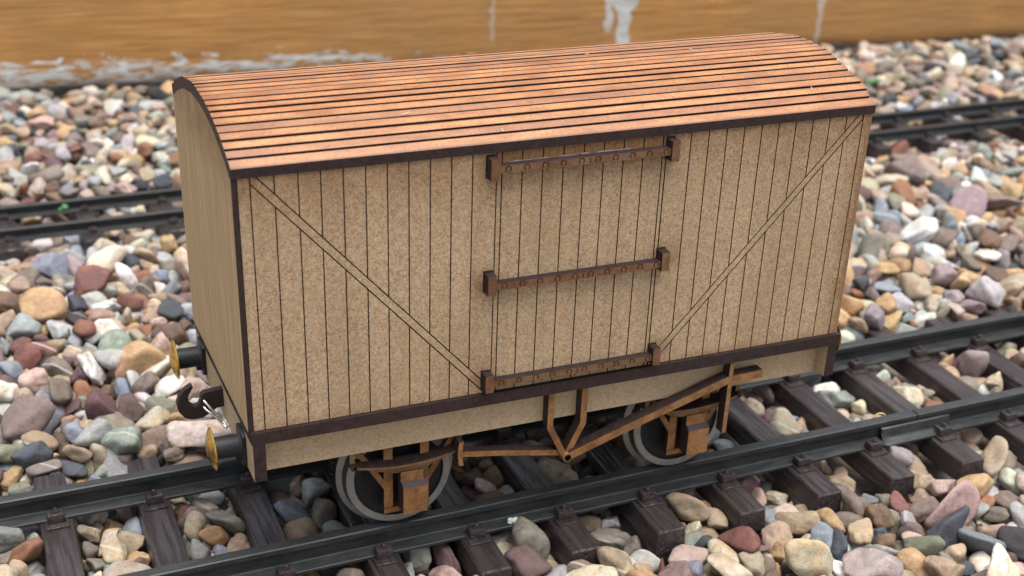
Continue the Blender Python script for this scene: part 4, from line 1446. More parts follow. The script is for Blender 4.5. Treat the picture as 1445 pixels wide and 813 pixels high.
stone(1, 266, 599, 81, 39, 21, 70)
stone(2, 326, 569, 78, 40, -87, -20)
stone(3, 349, 568, 74, 71, -38, -44)
stone(43, 1022, 600, 67, -82, -26, -15)
stone(3, 1067, 601, 75, -43, -29, 65)
stone(6, 1132, 597, 68, -30, 49, -77)
stone(1, 1144, 600, 76, -40, 4, 42)
stone(7, 1254, 600, 78, -94, 1, -27)
stone(1, 1347, 578, 66, 3, -5, 67)
stone(2, 1305, 598, 63, -48, -52, 53)
stone(4, 85, 620, 69, 58, -15, 27)
stone(5, 110, 614, 74, -21, 79, -11)
stone(1, 144, 633, 68, -58, 51, -58)
stone(2, 170, 605, 71, -78, 46, 42)
stone(3, 230, 613, 69, -22, -20, 93)
stone(2, 267, 611, 67, 11, -25, -91)
stone(2, 288, 617, 82, -72, 65, 22)
stone(1, 294, 673, 80, -62, -69, 4)
stone(2, 338, 597, 70, 18, 98, -6)
stone(2, 381, 630, 82, 12, 32, 93)
stone(42, 985, 616, 88, 4, 55, -83)
stone(2, 1037, 629, 73, 65, 60, 25)
stone(9, 1168, 608, 72, 4, -22, 5)
stone(5, 1226, 593, 80, -67, -38, -26)
stone(1, 1344, 607, 62, -23, 57, -74)
stone(1, 1290, 613, 59, -34, -26, -86)
stone(11, 90, 633, 80, 42, 7, -61)
stone(2, 139, 657, 76, 19, -97, -2)
stone(1, 158, 648, 68, -7, 45, -56)
stone(6, 233, 633, 75, -46, 41, -21)
stone(1, 262, 628, 69, -5, -3, -88)
stone(2, 288, 657, 80, -78, 31, -6)
stone(1, 297, 639, 73, 9, -44, -48)
stone(40, 912, 613, 73, -12, -5, -60)
stone(1, 947, 623, 75, 23, -85, 39)
stone(13, 1136, 630, 77, 9, -42, 26)
stone(11, 1293, 629, 75, -14, 37, 81)
stone(3, 1390, 618, 59, -1, 49, -35)
stone(9, 119, 649, 73, -8, -38, 23)
stone(4, 191, 642, 64, 40, 8, 71)
stone(1, 197, 630, 70, 12, -42, 31)
stone(1, 210, 638, 67, 22, -22, 84)
stone(2, 242, 656, 79, 6, -27, 7)
stone(2, 268, 648, 75, 34, 61, 53)
stone(44, 948, 636, 80, -98, 9, -13)
stone(1, 970, 663, 80, -80, -11, 22)
stone(17, 1224, 632, 77, 43, 64, 61)
stone(6, 1319, 619, 65, -50, -16, 64)
stone(1, 1348, 651, 60, -9, -14, -10)
stone(8, 68, 661, 60, -19, -69, -66)
stone(4, 126, 651, 64, -62, 56, -50)
stone(2, 175, 653, 68, 66, 35, 60)
stone(1, 195, 650, 75, 86, -37, 5)
stone(1, 217, 668, 72, -21, -41, -80)
stone(3, 249, 666, 64, -9, 71, 65)
stone(1, 258, 658, 76, 15, 18, 42)
stone(3, 302, 659, 79, -39, -66, 39)
stone(2, 342, 657, 72, 12, -12, 85)
stone(45, 1029, 652, 69, 32, 61, -69)
stone(1, 1039, 656, 69, -19, 73, 13)
stone(1, 1053, 664, 73, 91, -7, 38)
stone(2, 1070, 645, 71, 86, 12, 38)
stone(4, 1169, 637, 76, -24, 91, 26)
stone(3, 1195, 643, 75, 58, -74, -23)
stone(8, 1313, 674, 65, -58, 78, 1)
stone(3, 1366, 649, 66, 58, 10, -32)
stone(1, 1403, 653, 52, 2, -100, 0)
stone(8, 126, 673, 87, 2, -8, -83)
stone(2, 152, 672, 70, 99, 2, -12)
stone(2, 194, 679, 73, 65, -48, -38)
stone(1, 204, 662, 67, 46, 43, 61)
stone(4, 255, 675, 77, 16, 33, -37)
stone(1, 275, 662, 67, 22, 50, 84)
stone(3, 316, 666, 74, -63, 63, -39)
stone(3, 364, 659, 73, 47, 28, -56)
stone(43, 1021, 678, 71, 35, 8, -51)
stone(1, 1037, 681, 73, 62, -29, -64)
stone(5, 1111, 669, 67, 38, -2, -51)
stone(2, 1146, 658, 83, -9, -20, 74)
stone(4, 1209, 655, 75, 21, 66, 67)
stone(1, 1235, 667, 70, -24, -89, 20)
stone(2, 1262, 703, 81, 27, -28, -79)
stone(7, 1378, 654, 58, 33, -29, -85)
stone(1, 1399, 639, 57, -52, 55, 57)
stone(7, 105, 694, 66, -67, -51, 42)
stone(2, 157, 687, 77, -20, -18, 8)
stone(7, 236, 681, 73, 62, 48, -29)
stone(1, 253, 691, 77, 91, -18, -36)
stone(3, 344, 650, 82, 25, -20, -77)
stone(5, 374, 702, 88, 9, 86, -48)
stone(46, 1077, 678, 76, -45, 55, -47)
stone(7, 1193, 681, 74, -34, -11, 14)
stone(10, 1340, 655, 68, 14, -32, 87)
stone(3, 1377, 663, 70, 54, 43, 44)
stone(7, 81, 709, 77, -50, -55, 66)
stone(7, 207, 700, 66, -7, -64, -73)
stone(3, 247, 698, 70, 20, -92, -33)
stone(5, 320, 681, 71, -16, 87, 40)
stone(1, 345, 675, 73, 16, 59, 79)
stone(2, 352, 714, 73, -90, -11, 40)
stone(38, 960, 689, 77, 57, 56, -50)
stone(3, 1018, 701, 82, -28, 26, -12)
stone(5, 1092, 709, 78, -14, -27, 39)
stone(12, 1250, 722, 72, -18, -3, 86)
stone(1, 1272, 706, 70, 18, 59, 45)
stone(2, 1297, 693, 71, -59, 34, -69)
stone(4, 1398, 662, 67, 20, 6, 84)
stone(2, 1414, 653, 62, 95, -6, 22)
stone(10, 125, 715, 72, -9, 37, -74)
stone(2, 146, 707, 71, 0, -36, -75)
stone(3, 188, 739, 79, -42, -50, 75)
stone(8, 327, 694, 74, -88, 39, 16)
stone(4, 393, 720, 78, 24, -63, -20)
stone(41, 1013, 716, 75, 97, 21, 14)
stone(21, 1308, 722, 74, 43, -28, -85)
stone(1, 1380, 713, 69, -17, 88, -16)
stone(2, 1406, 701, 68, -34, -70, 33)
stone(18, 195, 723, 73, -62, -76, 5)
stone(2, 289, 758, 74, -13, 0, -73)
stone(4, 328, 744, 76, 41, 36, -67)
stone(2, 346, 730, 71, -27, 59, -72)
stone(42, 997, 735, 71, 19, 46, -84)
stone(7, 1100, 732, 71, 10, 35, -55)
stone(3, 1153, 705, 74, 43, -23, 84)
stone(3, 1179, 729, 71, 73, 17, -5)
stone(1, 1222, 732, 73, -63, -24, 49)
stone(7, 1307, 746, 72, -41, -84, 28)
stone(2, 1356, 722, 68, -73, 67, 1)
stone(3, 1400, 738, 71, -31, 12, 13)
stone(13, 136, 737, 74, -39, 28, 88)
stone(7, 255, 760, 78, 31, 21, -92)
stone(1, 304, 763, 74, -2, 99, -10)
stone(4, 345, 770, 76, 46, -64, -21)
stone(46, 1052, 762, 72, -1, -74, -65)
stone(10, 1178, 750, 74, 38, -51, -45)
stone(1, 1204, 753, 76, -18, 52, 82)
stone(1, 1273, 761, 74, 61, -18, -68)
stone(8, 1316, 791, 70, -8, -35, -15)
stone(1, 1355, 753, 76, 2, -87, 47)
stone(5, 1460, 731, 63, 45, 22, -3)
stone(11, 147, 764, 67, -52, 76, -1)
stone(2, 167, 778, 70, 24, -53, 78)
stone(1, 193, 765, 76, -6, 42, -80)
stone(56, 1047, 809, 77, -81, 56, -14)
stone(11, 1188, 770, 73, -15, 23, 76)
stone(7, 1323, 761, 70, -97, -7, 7)
stone(9, 1464, 754, 58, -53, 26, -9)
stone(1, 1480, 764, 56, 35, 85, 39)
stone(13, 168, 739, 84, -20, 80, -35)
stone(4, 248, 776, 77, 70, -62, 5)
stone(2, 272, 762, 83, -91, 26, 30)
stone(4, 328, 767, 72, -70, -55, 46)
stone(1, 342, 797, 75, -36, 26, 14)
stone(4, 410, 773, 74, -40, -87, -9)
stone(1, 441, 814, 81, -28, -3, 92)
stone(41, 1037, 779, 70, -24, 69, 40)
stone(5, 1124, 782, 74, -14, -84, -52)
stone(5, 1205, 773, 71, 46, 36, 78)
stone(9, 1340, 780, 71, 29, -81, -35)
stone(1, 1374, 765, 78, 29, 4, 22)
stone(3, 1413, 790, 70, -9, 75, 56)
stone(5, 1497, 762, 56, -11, 54, 37)
stone(9, 132, 832, 76, -22, 65, 68)
stone(4, 199, 819, 74, 3, 17, 31)
stone(2, 243, 758, 77, -21, 71, 23)
stone(4, 257, 812, 82, 53, -75, -33)
stone(4, 353, 825, 75, 93, -11, -26)
stone(54, 1169, 799, 70, 27, 6, 34)
stone(2, 1218, 799, 81, 27, 89, 21)
stone(3, 1234, 777, 77, 26, 3, -84)
stone(1, 1234, 805, 84, -54, -18, -82)
stone(1, 1229, 793, 72, 92, 13, 37)
stone(3, 1328, 796, 65, -95, 7, 31)
stone(6, 1395, 791, 84, 88, -48, 0)
stone(6, 1508, 767, 55, 59, -46, -29)
stone(10, 155, 808, 71, 51, -10, 50)
stone(4, 205, 839, 81, -13, -3, -89)
stone(4, 285, 818, 72, -20, 32, -57)
stone(53, 1095, 816, 76, -39, 13, 91)
stone(3, 1132, 820, 74, 54, 14, -41)
stone(15, 1354, 811, 67, -85, -33, 4)
stone(6, 1524, 812, 70, 3, -5, 100)
stone(3, 1523, 785, 61, -10, 10, -66)
stone(11, 148, 839, 71, 52, 26, -75)
stone(61, 1063, 833, 78, -51, 70, -30)
stone(17, 1327, 831, 71, 10, -44, -69)
stone(3, 1371, 844, 66, -93, -5, 12)
stone(7, 1469, 840, 65, 79, 2, 3)
stone(25, 367, 831, 82, -66, -48, 58)
stone(53, 1162, 834, 75, 28, 81, 46)
stone(2, 1193, 830, 69, 0, 39, -68)
stone(14, 1408, 841, 69, 32, 13, 85)
stone(13, 93, 904, 56, -9, 58, 68)
stone(19, 390, 880, 64, -10, 22, 27)
stone(3, 426, 880, 60, -57, -11, 2)
stone(51, 1187, 867, 63, -62, 58, -46)
stone(13, 1384, 862, 60, 61, 30, -72)
stone(2, 1427, 872, 59, 50, -60, 44)
stone(15, 107, 903, 55, -70, 52, 34)
stone(1, 127, 898, 61, 75, 55, 13)
stone(5, 178, 912, 55, -6, -98, 18)
stone(5, 248, 883, 57, 21, -14, -94)
stone(1, 270, 892, 63, 27, -15, -92)
stone(1, 286, 911, 57, -21, -66, 16)
stone(2, 321, 889, 56, -58, -75, 15)
stone(3, 353, 901, 57, 91, 11, -23)
stone(3, 405, 903, 61, 24, 5, -3)
stone(44, 1105, 883, 62, 41, 20, 67)
stone(1, 1062, 877, 62, -84, 54, 2)
stone(4, 1160, 878, 61, 2, 28, 33)
stone(6, 1263, 872, 62, 2, 18, 55)
stone(2, 1282, 887, 57, -58, 59, 55)
stone(9, 1417, 886, 61, -68, -17, 40)
stone(1, 1430, 887, 58, -22, 35, -72)
stone(7, 1550, 879, 63, -17, -9, -22)
stone(10, 197, 913, 52, -18, -11, 43)
stone(1, 207, 893, 62, 11, -17, -63)
stone(1, 247, 914, 55, -72, 8, -11)
stone(3, 325, 906, 59, 1, -69, 68)
stone(2, 334, 897, 61, 15, -3, -93)
stone(3, 443, 887, 61, -39, -22, -9)
stone(23, 1119, 886, 62, -54, 19, -74)
stone(4, 1183, 914, 56, 11, -76, 63)
stone(2, 1258, 900, 63, 22, -34, 6)
stone(11, 1521, 909, 55, 35, 55, -73)
stone(149, 607, 77, 59, -27, -2, -56)
stone(3, 624, 56, 62, -43, 6, -1)
stone(1, 708, 64, 62, -73, -14, -6)
stone(45, 549, 87, 55, 45, 22, -57)
stone(9, 666, 60, 63, 49, 8, -83)
stone(2, 641, 42, 65, -20, -1, 95)
stone(1, 731, 79, 63, -80, 31, -35)
stone(45, 571, 81, 56, 3, 45, -89)
stone(3, 619, 87, 56, 25, 94, -9)
stone(1, 640, 84, 54, 56, -8, -60)
stone(2, 629, 70, 64, -94, -8, -6)
stone(2, 702, 75, 55, 54, 48, 58)
stone(1, 715, 85, 57, 48, 49, 64)
stone(2, 750, 87, 66, 70, -71, 1)
stone(41, 498, 103, 63, -2, 14, -80)
stone(2, 523, 101, 59, -27, -61, 35)
stone(5, 609, 111, 67, -35, -35, 43)
stone(2, 641, 104, 51, -6, -47, -86)
stone(1, 632, 104, 62, 35, 49, -79)
stone(1, 651, 104, 61, -42, -44, 77)
stone(2, 700, 91, 60, 1, 2, -78)
stone(1, 724, 94, 62, -38, -88, 24)
stone(1, 737, 96, 58, 13, 40, -73)
stone(1, 749, 114, 63, -40, -79, 16)
stone(39, 493, 116, 60, 80, -32, -47)
stone(4, 561, 91, 63, -29, -35, 77)
stone(1, 576, 70, 64, -54, 76, 35)
stone(2, 598, 116, 68, 19, -11, 51)
stone(2, 631, 93, 54, -51, -19, -79)
stone(1, 648, 117, 57, -7, 6, 75)
stone(1, 646, 94, 56, -65, 34, 2)
stone(2, 695, 105, 58, 68, -70, -22)
stone(1, 686, 86, 65, -18, -95, -26)
stone(1, 729, 107, 67, 4, 95, -30)
stone(1, 754, 133, 67, -66, 0, -16)
stone(37, 437, 150, 57, 75, -31, -46)
stone(6, 511, 113, 64, -61, 25, -20)
stone(1, 516, 129, 61, 73, -18, -19)
stone(1, 554, 123, 58, -66, 49, 55)
stone(2, 535, 184, 63, -22, 20, 71)
stone(2, 561, 190, 68, 72, 46, -47)
stone(1, 685, 118, 63, 44, 87, 16)
stone(2, 697, 33, 70, -1, 11, 71)
stone(1, 652, 134, 57, 50, -81, 28)
stone(2, 668, 128, 63, 44, 17, -16)
stone(1, 691, 143, 57, -11, -68, -63)
stone(1, 734, 127, 73, -62, 75, 22)
stone(3, 769, 121, 67, -26, 63, 67)
stone(2, 759, 106, 71, -11, 87, 48)
stone(2, 891, 183, 64, -81, -51, 28)
stone(33, 458, 137, 53, -68, 70, 1)
stone(2, 448, 134, 59, -20, -95, 22)
stone(1, 477, 125, 58, 52, 1, -47)
stone(1, 474, 143, 58, 82, -34, 42)
stone(1, 457, 114, 65, -7, 28, 79)
stone(1, 527, 87, 62, 55, 7, 74)
stone(4, 589, 141, 62, 26, 4, 37)
stone(1, 613, 138, 61, 37, -91, 10)
stone(1, 582, 127, 64, 99, -1, -4)
stone(1, 652, 120, 65, -12, 10, -26)
stone(1, 660, 151, 57, 10, 11, -96)
stone(10, 716, 144, 67, -1, 81, -51)
stone(2, 851, 133, 62, -90, -5, 1)
stone(1, 849, 157, 56, -18, 10, -62)
stone(1, 888, 117, 51, 83, 53, -15)
stone(1, 879, 140, 57, 16, -51, -56)
stone(15, 187, 248, 60, 85, -20, -42)
stone(1, 250, 200, 63, 37, -89, -25)
stone(8, 352, 187, 65, -70, 67, 21)
stone(1, 355, 176, 55, 12, -73, -21)
stone(2, 380, 150, 59, 30, 64, 60)
stone(2, 426, 140, 62, 1, -36, -2)
stone(1, 448, 158, 59, 50, -43, -54)
stone(2, 456, 149, 64, -78, -46, 22)
stone(2, 495, 175, 72, -98, 17, 5)
stone(1, 539, 140, 68, 6, 12, -99)
stone(1, 587, 207, 58, 2, -13, -99)
stone(3, 574, 164, 58, 4, 17, -86)
stone(2, 562, 166, 65, -16, -70, 60)
stone(1, 607, 178, 62, 34, 19, -71)
stone(1, 632, 214, 65, -3, -3, -73)
stone(1, 699, 101, 74, -22, -1, 89)
stone(1, 666, 139, 61, -48, -83, 13)
stone(1, 674, 161, 53, 43, 80, 36)
stone(1, 692, 163, 64, -13, 21, 30)
stone(1, 722, 65, 66, 18, 26, 87)
stone(1, 707, 163, 56, -45, 40, 66)
stone(2, 733, 154, 60, -18, -30, -92)
stone(2, 743, 161, 69, 97, -6, -19)
stone(2, 848, 169, 51, -27, -68, 68)
stone(1, 817, 171, 66, -90, 42, -11)
stone(2, 870, 139, 66, 2, -55, -66)
stone(1, 893, 156, 55, -55, 83, 3)
stone(1, 873, 182, 56, -37, 4, 73)
stone(1, 916, 157, 44, 70, -64, -4)
stone(19, 274, 213, 57, 32, 39, 67)
stone(3, 320, 178, 68, -36, 89, -26)
stone(3, 338, 168, 63, 93, -3, -3)
stone(1, 398, 212, 59, -25, -38, 82)
stone(1, 395, 200, 55, 41, 67, 28)
stone(1, 410, 169, 61, -91, 7, 18)
stone(2, 459, 170, 56, -88, 37, 20)
stone(3, 492, 184, 60, -74, 2, 44)
stone(4, 528, 168, 61, -5, -27, 86)
stone(1, 570, 139, 64, 5, 99, -11)
stone(1, 602, 141, 55, 22, -96, -8)
stone(1, 607, 153, 62, 50, -83, -19)
stone(3, 635, 165, 53, 25, 46, -83)
stone(3, 665, 167, 60, -31, 79, -43)
stone(2, 702, 138, 64, 10, -92, -6)
stone(1, 757, 177, 63, 69, -40, -49)
stone(1, 782, 157, 60, -9, -13, 79)
stone(1, 743, 188, 69, 39, 90, -16)
stone(1, 793, 185, 64, -19, 39, 2)
stone(1, 811, 230, 59, -60, -62, 48)
stone(1, 868, 192, 57, -96, -21, -1)
stone(1, 848, 157, 47, 27, -30, -32)
stone(2, 864, 144, 55, -53, -84, -13)
stone(1, 908, 136, 41, -6, -5, -65)
stone(1, 898, 168, 50, 42, 56, -57)
stone(1, 926, 160, 45, 48, 45, -75)
stone(1, 930, 190, 55, -79, 55, 10)
stone(14, 226, 204, 69, -67, -70, -24)
stone(8, 305, 219, 51, 55, 6, -32)
stone(4, 370, 198, 54, 59, -10, -6)
stone(1, 401, 154, 62, -61, 19, -51)
stone(1, 408, 185, 63, 0, 12, -85)
stone(2, 465, 182, 56, 81, 58, 10)
stone(2, 396, 230, 49, 96, -13, -24)
stone(1, 420, 156, 67, -51, 71, 40)
stone(1, 517, 190, 62, -49, 1, -77)
stone(1, 554, 189, 52, 57, -76, -22)
stone(1, 575, 182, 60, 40, 7, 88)
stone(1, 573, 203, 60, 98, 4, -9)
stone(1, 588, 156, 68, 6, 27, 95)
stone(2, 586, 175, 56, -9, -21, 34)
stone(1, 621, 167, 60, -42, -23, -85)
stone(1, 633, 192, 64, -51, 75, -8)
stone(2, 662, 181, 62, -23, 62, 26)
stone(1, 674, 189, 52, -1, -48, -70)
stone(1, 705, 156, 69, -57, -81, 2)
stone(1, 701, 217, 62, 54, -43, -60)
stone(1, 718, 166, 62, -57, -59, -56)
stone(1, 766, 181, 61, -17, 22, 86)
stone(4, 802, 157, 57, -41, 2, -77)
stone(1, 828, 206, 53, -98, 17, -2)
stone(2, 837, 179, 59, -44, 16, -35)
stone(1, 872, 160, 62, 24, 88, -33)
stone(2, 890, 178, 54, -80, 36, 20)
stone(1, 883, 215, 57, -25, 61, -56)
stone(1, 950, 199, 50, -2, 97, -3)
stone(1, 946, 187, 47, -3, 41, 83)
stone(1, 1006, 174, 38, 72, -44, -21)
stone(14, 220, 226, 58, 14, 95, 25)
stone(4, 265, 186, 65, 24, 93, -23)
stone(1, 310, 187, 61, -36, -82, -2)
stone(1, 291, 195, 55, -36, -14, 57)
stone(4, 340, 196, 57, 60, 69, 4)
stone(3, 422, 240, 57, 41, 89, 6)
stone(1, 420, 219, 68, 5, 97, 23)
stone(4, 477, 185, 63, -35, 57, -70)
stone(1, 500, 200, 63, 78, -51, 29)
stone(1, 537, 207, 53, 26, 88, 11)
stone(1, 531, 203, 63, -49, 68, 51)
stone(1, 540, 232, 56, -61, 38, 4)
stone(2, 511, 229, 69, -6, 96, 15)
stone(1, 585, 193, 60, -12, 57, -45)
stone(1, 597, 187, 62, -86, -16, 48)
stone(2, 625, 238, 59, 15, 29, 69)
stone(1, 646, 190, 57, 19, 10, -90)
stone(1, 656, 203, 54, 2, -97, 20)
stone(1, 681, 232, 57, -55, 10, 45)
stone(2, 688, 224, 51, 41, 77, 32)
stone(1, 717, 196, 62, -2, 66, 54)
stone(1, 740, 227, 71, 93, 17, -5)
stone(3, 772, 199, 66, -4, 85, -43)
stone(1, 858, 178, 58, 90, -26, 17)
stone(1, 830, 150, 48, 82, 6, -17)
stone(1, 829, 195, 54, 24, 30, 26)
stone(1, 833, 216, 59, 61, 72, -8)
stone(1, 859, 226, 56, -95, 26, 18)
stone(3, 908, 213, 69, -73, 53, 38)
stone(2, 936, 192, 42, 35, -91, -11)
stone(1, 995, 161, 40, 42, -87, -2)
stone(1, 995, 178, 36, 25, 39, 52)
stone(11, 158, 227, 63, 55, 69, 37)
stone(4, 231, 235, 64, -96, -11, -14)
stone(2, 257, 216, 58, -28, 78, 26)
stone(1, 295, 256, 63, 58, 75, 12)
stone(1, 307, 242, 50, -31, 48, 60)
stone(1, 317, 233, 54, 39, 7, -85)
stone(3, 331, 223, 53, -5, -35, 55)
stone(1, 298, 232, 56, -86, 50, -7)
stone(1, 313, 206, 63, -20, 89, 35)
stone(1, 355, 201, 63, 14, 30, -69)
stone(1, 433, 178, 70, 41, 20, 88)
stone(1, 468, 213, 64, 4, 12, 50)
stone(1, 491, 263, 67, 79, 25, -12)
stone(3, 462, 238, 66, 31, 41, 34)
stone(1, 510, 234, 55, 41, 47, 53)
stone(1, 485, 211, 65, -63, -55, 33)
stone(2, 546, 202, 55, -44, 9, 77)
stone(3, 592, 217, 55, 86, -51, -1)
stone(1, 607, 197, 58, 30, -8, 21)
stone(1, 614, 212, 66, -23, -96, -6)
stone(2, 643, 214, 59, 46, -60, -65)
stone(1, 658, 212, 59, -39, -48, -52)
stone(1, 665, 227, 57, -64, 48, 39)
stone(1, 728, 206, 61, -8, 64, 64)
stone(1, 708, 228, 58, 50, 63, 51)
stone(1, 718, 217, 67, -72, -68, -8)
stone(1, 734, 219, 60, 42, 63, -34)
stone(1, 749, 200, 63, -25, -5, -96)
stone(2, 766, 221, 52, -70, -6, -70)
stone(1, 793, 216, 69, -69, 9, 10)
stone(1, 825, 223, 59, 74, 57, 29)
stone(1, 865, 208, 53, -72, 57, -20)
stone(1, 866, 215, 61, -37, -93, 6)
stone(2, 897, 211, 54, 27, 22, 73)
stone(4, 969, 216, 53, 10, -91, -37)
stone(2, 991, 219, 48, -11, 49, -41)
stone(1, 1016, 211, 45, -60, -31, 70)
stone(12, 170, 248, 69, -5, 99, 11)
stone(1, 207, 235, 54, 80, -43, 41)
stone(2, 247, 228, 70, -39, -55, 1)
stone(1, 271, 238, 59, -17, -17, 0)
stone(1, 280, 240, 54, 15, 83, -35)
stone(1, 273, 232, 49, 1, -30, -93)
stone(2, 309, 255, 56, -39, 79, 47)
stone(2, 342, 222, 65, 94, 27, -19)
stone(1, 363, 244, 54, 50, 80, -30)
stone(1, 318, 248, 50, 76, 56, 32)
stone(1, 383, 221, 54, -89, 44, -3)
stone(1, 432, 225, 64, -60, -65, -46)
stone(3, 447, 242, 65, -34, 78, 52)
stone(1, 472, 235, 55, 2, -3, 98)
stone(1, 418, 291, 58, 30, -45, -31)
stone(2, 488, 292, 60, -6, -97, 18)
stone(1, 563, 238, 58, -80, -56, 20)
stone(1, 522, 243, 60, 77, -21, -15)
stone(1, 577, 219, 67, 50, 86, 9)
stone(1, 577, 239, 60, 65, 8, 53)
stone(1, 670, 110, 70, -51, 82, -23)
stone(1, 593, 225, 61, 14, -10, 76)
stone(2, 642, 235, 60, -23, -15, -45)
stone(1, 637, 240, 68, -27, 8, 59)
stone(1, 648, 231, 53, 4, 27, 87)
stone(1, 638, 274, 61, 57, -48, -60)
stone(2, 698, 229, 60, 60, -10, 62)
stone(1, 707, 237, 67, -57, 45, -19)
stone(2, 755, 260, 59, 4, 61, 77)
stone(1, 759, 221, 64, 36, 51, 8)
stone(1, 766, 237, 66, -76, -63, 0)
stone(5, 887, 235, 62, 13, 10, 20)
stone(1, 884, 201, 61, 9, 1, -82)
stone(1, 908, 234, 59, 45, -81, 19)
stone(1, 917, 246, 52, -32, 34, -2)
stone(1, 938, 222, 43, 48, 32, 6)
stone(2, 957, 243, 47, 16, -50, -24)
stone(1, 981, 190, 38, -41, 89, 5)
stone(2, 1016, 258, 46, 66, 70, 3)
stone(8, 174, 236, 59, -65, -17, 62)
stone(1, 227, 252, 62, 76, 28, 47)
stone(2, 297, 343, 68, -67, -65, -23)
stone(4, 357, 263, 63, 78, 39, 29)
stone(1, 353, 252, 52, 78, -10, 57)
stone(1, 364, 284, 61, -66, 59, -13)
stone(1, 376, 209, 58, -31, -48, -26)
stone(2, 407, 242, 57, -67, -20, 65)
stone(3, 447, 257, 53, 56, 31, 73)
stone(1, 481, 253, 52, -38, -75, 24)
stone(1, 510, 219, 56, -14, 82, 54)
stone(3, 558, 255, 59, -28, 33, -54)
stone(2, 608, 275, 55, -28, -41, 9)
stone(3, 653, 246, 53, -17, 58, -42)
stone(1, 547, 244, 66, 3, 36, -7)
stone(2, 725, 234, 63, 26, -25, -23)
stone(1, 754, 248, 58, 72, 65, -21)
stone(1, 777, 230, 64, 20, 89, 27)
stone(6, 879, 248, 55, 77, 9, 56)
stone(2, 926, 235, 61, -22, 97, 8)
stone(1, 925, 258, 54, 44, 44, -78)
stone(2, 992, 240, 43, -35, 77, -54)
stone(1, 1053, 235, 37, 91, -40, -3)
stone(6, 248, 264, 63, -51, -79, 32)
stone(2, 291, 258, 46, -53, -19, 80)
stone(2, 379, 266, 61, 88, -7, -16)
stone(1, 384, 253, 53, 46, 19, -64)
stone(1, 498, 283, 69, -47, -66, -47)
stone(1, 560, 280, 58, 21, 15, 94)
stone(3, 619, 275, 56, 38, -25, -89)
stone(1, 684, 262, 62, -25, -96, 7)
stone(1, 702, 254, 52, -9, 80, -24)
stone(2, 766, 341, 60, 30, -6, 75)
stone(1, 889, 270, 58, 15, 54, -81)
stone(1, 890, 258, 51, -3, 60, 80)
stone(1, 875, 286, 53, -6, 94, -33)
stone(1, 1026, 235, 45, 4, 10, -68)
stone(5, 191, 280, 69, 63, -64, -30)
stone(2, 230, 287, 56, -14, -53, -6)
stone(1, 319, 300, 56, 66, 56, -9)
stone(2, 355, 285, 55, -51, 56, -50)
stone(2, 376, 276, 62, 88, -22, 3)
stone(1, 442, 277, 56, -72, 33, -26)
stone(2, 548, 291, 52, -24, 91, -22)
stone(5, 945, 290, 66, -20, -57, 78)
stone(8, 194, 266, 60, -66, 46, -45)
stone(1, 246, 316, 63, 15, 95, 22)
stone(1, 256, 334, 65, 85, -51, -11)
stone(1, 309, 313, 62, 15, 32, 89)
stone(1, 375, 311, 62, 10, 85, 41)
stone(4, 513, 334, 60, 50, -62, -51)
stone(1, 568, 317, 64, -2, -42, -79)
stone(1, 574, 339, 65, -40, -91, -11)
stone(1, 625, 321, 64, -15, -16, 63)
stone(3, 807, 246, 67, 78, 55, -7)
stone(3, 947, 351, 62, 64, -35, -45)
stone(1, 1021, 361, 66, -5, 95, 6)
stone(7, 229, 341, 64, 28, -41, -64)
stone(3, 385, 322, 63, 19, -12, -78)
stone(2, 433, 344, 66, 15, 83, 53)
stone(2, 551, 344, 67, 36, 89, 1)
stone(4, 690, 347, 58, 0, -66, -67)
stone(1, 821, 329, 57, 13, -70, -64)
stone(1, 812, 320, 66, 9, -42, -88)
stone(4, 954, 362, 69, -25, -38, -82)
stone(1, 1009, 348, 68, 20, 5, -4)
stone(6, 173, 372, 65, 83, 23, 12)
stone(1, 240, 411, 57, -47, -41, 67)
stone(1, 302, 348, 58, -27, 76, -40)
stone(2, 365, 350, 66, 34, 18, 3)
stone(1, 386, 343, 65, 7, -1, -60)
stone(4, 559, 348, 61, 40, 49, -59)
stone(2, 618, 351, 64, -31, -90, 21)
stone(2, 747, 360, 67, 4, -15, -61)
stone(2, 803, 359, 55, -88, -20, -43)
stone(6, 1083, 349, 66, 20, -36, -49)
stone(5, 169, 389, 65, -78, 62, -11)
stone(1, 194, 385, 69, 48, 71, -8)
stone(1, 234, 366, 60, -84, -40, 35)
stone(1, 299, 376, 69, -13, -60, 64)
stone(1, 311, 364, 64, -82, -5, 31)
stone(1, 370, 378, 66, -2, 21, -88)
stone(1, 384, 364, 68, 34, 1, 53)
stone(4, 575, 378, 67, -67, -19, -40)
stone(2, 672, 260, 63, 75, 62, 21)
stone(1, 744, 397, 63, 62, 40, 48)
stone(1, 767, 377, 60, 52, -72, 16)
stone(1, 815, 405, 61, -71, -13, -13)
stone(1, 882, 361, 62, -70, 30, -14)
stone(1, 890, 367, 67, 77, -10, 1)
stone(1, 938, 404, 63, 16, -67, -67)
stone(1, 1001, 364, 64, 2, 89, -20)
stone(6, 130, 409, 58, 25, -49, -83)
stone(1, 235, 401, 62, -7, 24, -23)
stone(1, 326, 390, 58, -61, 29, -66)
stone(1, 376, 405, 66, -52, 18, 81)
stone(2, 504, 406, 53, 45, -4, -61)
stone(1, 502, 392, 55, 27, 29, 80)
stone(1, 553, 408, 59, -85, 45, 12)
stone(2, 700, 388, 67, -71, 70, 2)
stone(2, 954, 391, 67, -19, 59, 42)
stone(3, 1015, 392, 63, -33, 67, -42)
stone(5, 184, 405, 66, -4, -97, 21)
stone(1, 199, 401, 62, -70, 64, 27)
stone(1, 232, 415, 51, -8, 9, 69)
stone(1, 246, 395, 60, -27, -37, 12)
stone(1, 312, 407, 57, -66, 36, 37)
stone(1, 319, 421, 56, -93, 23, 4)
stone(5, 516, 397, 61, 59, -75, 4)
stone(1, 557, 395, 63, 69, -51, -31)
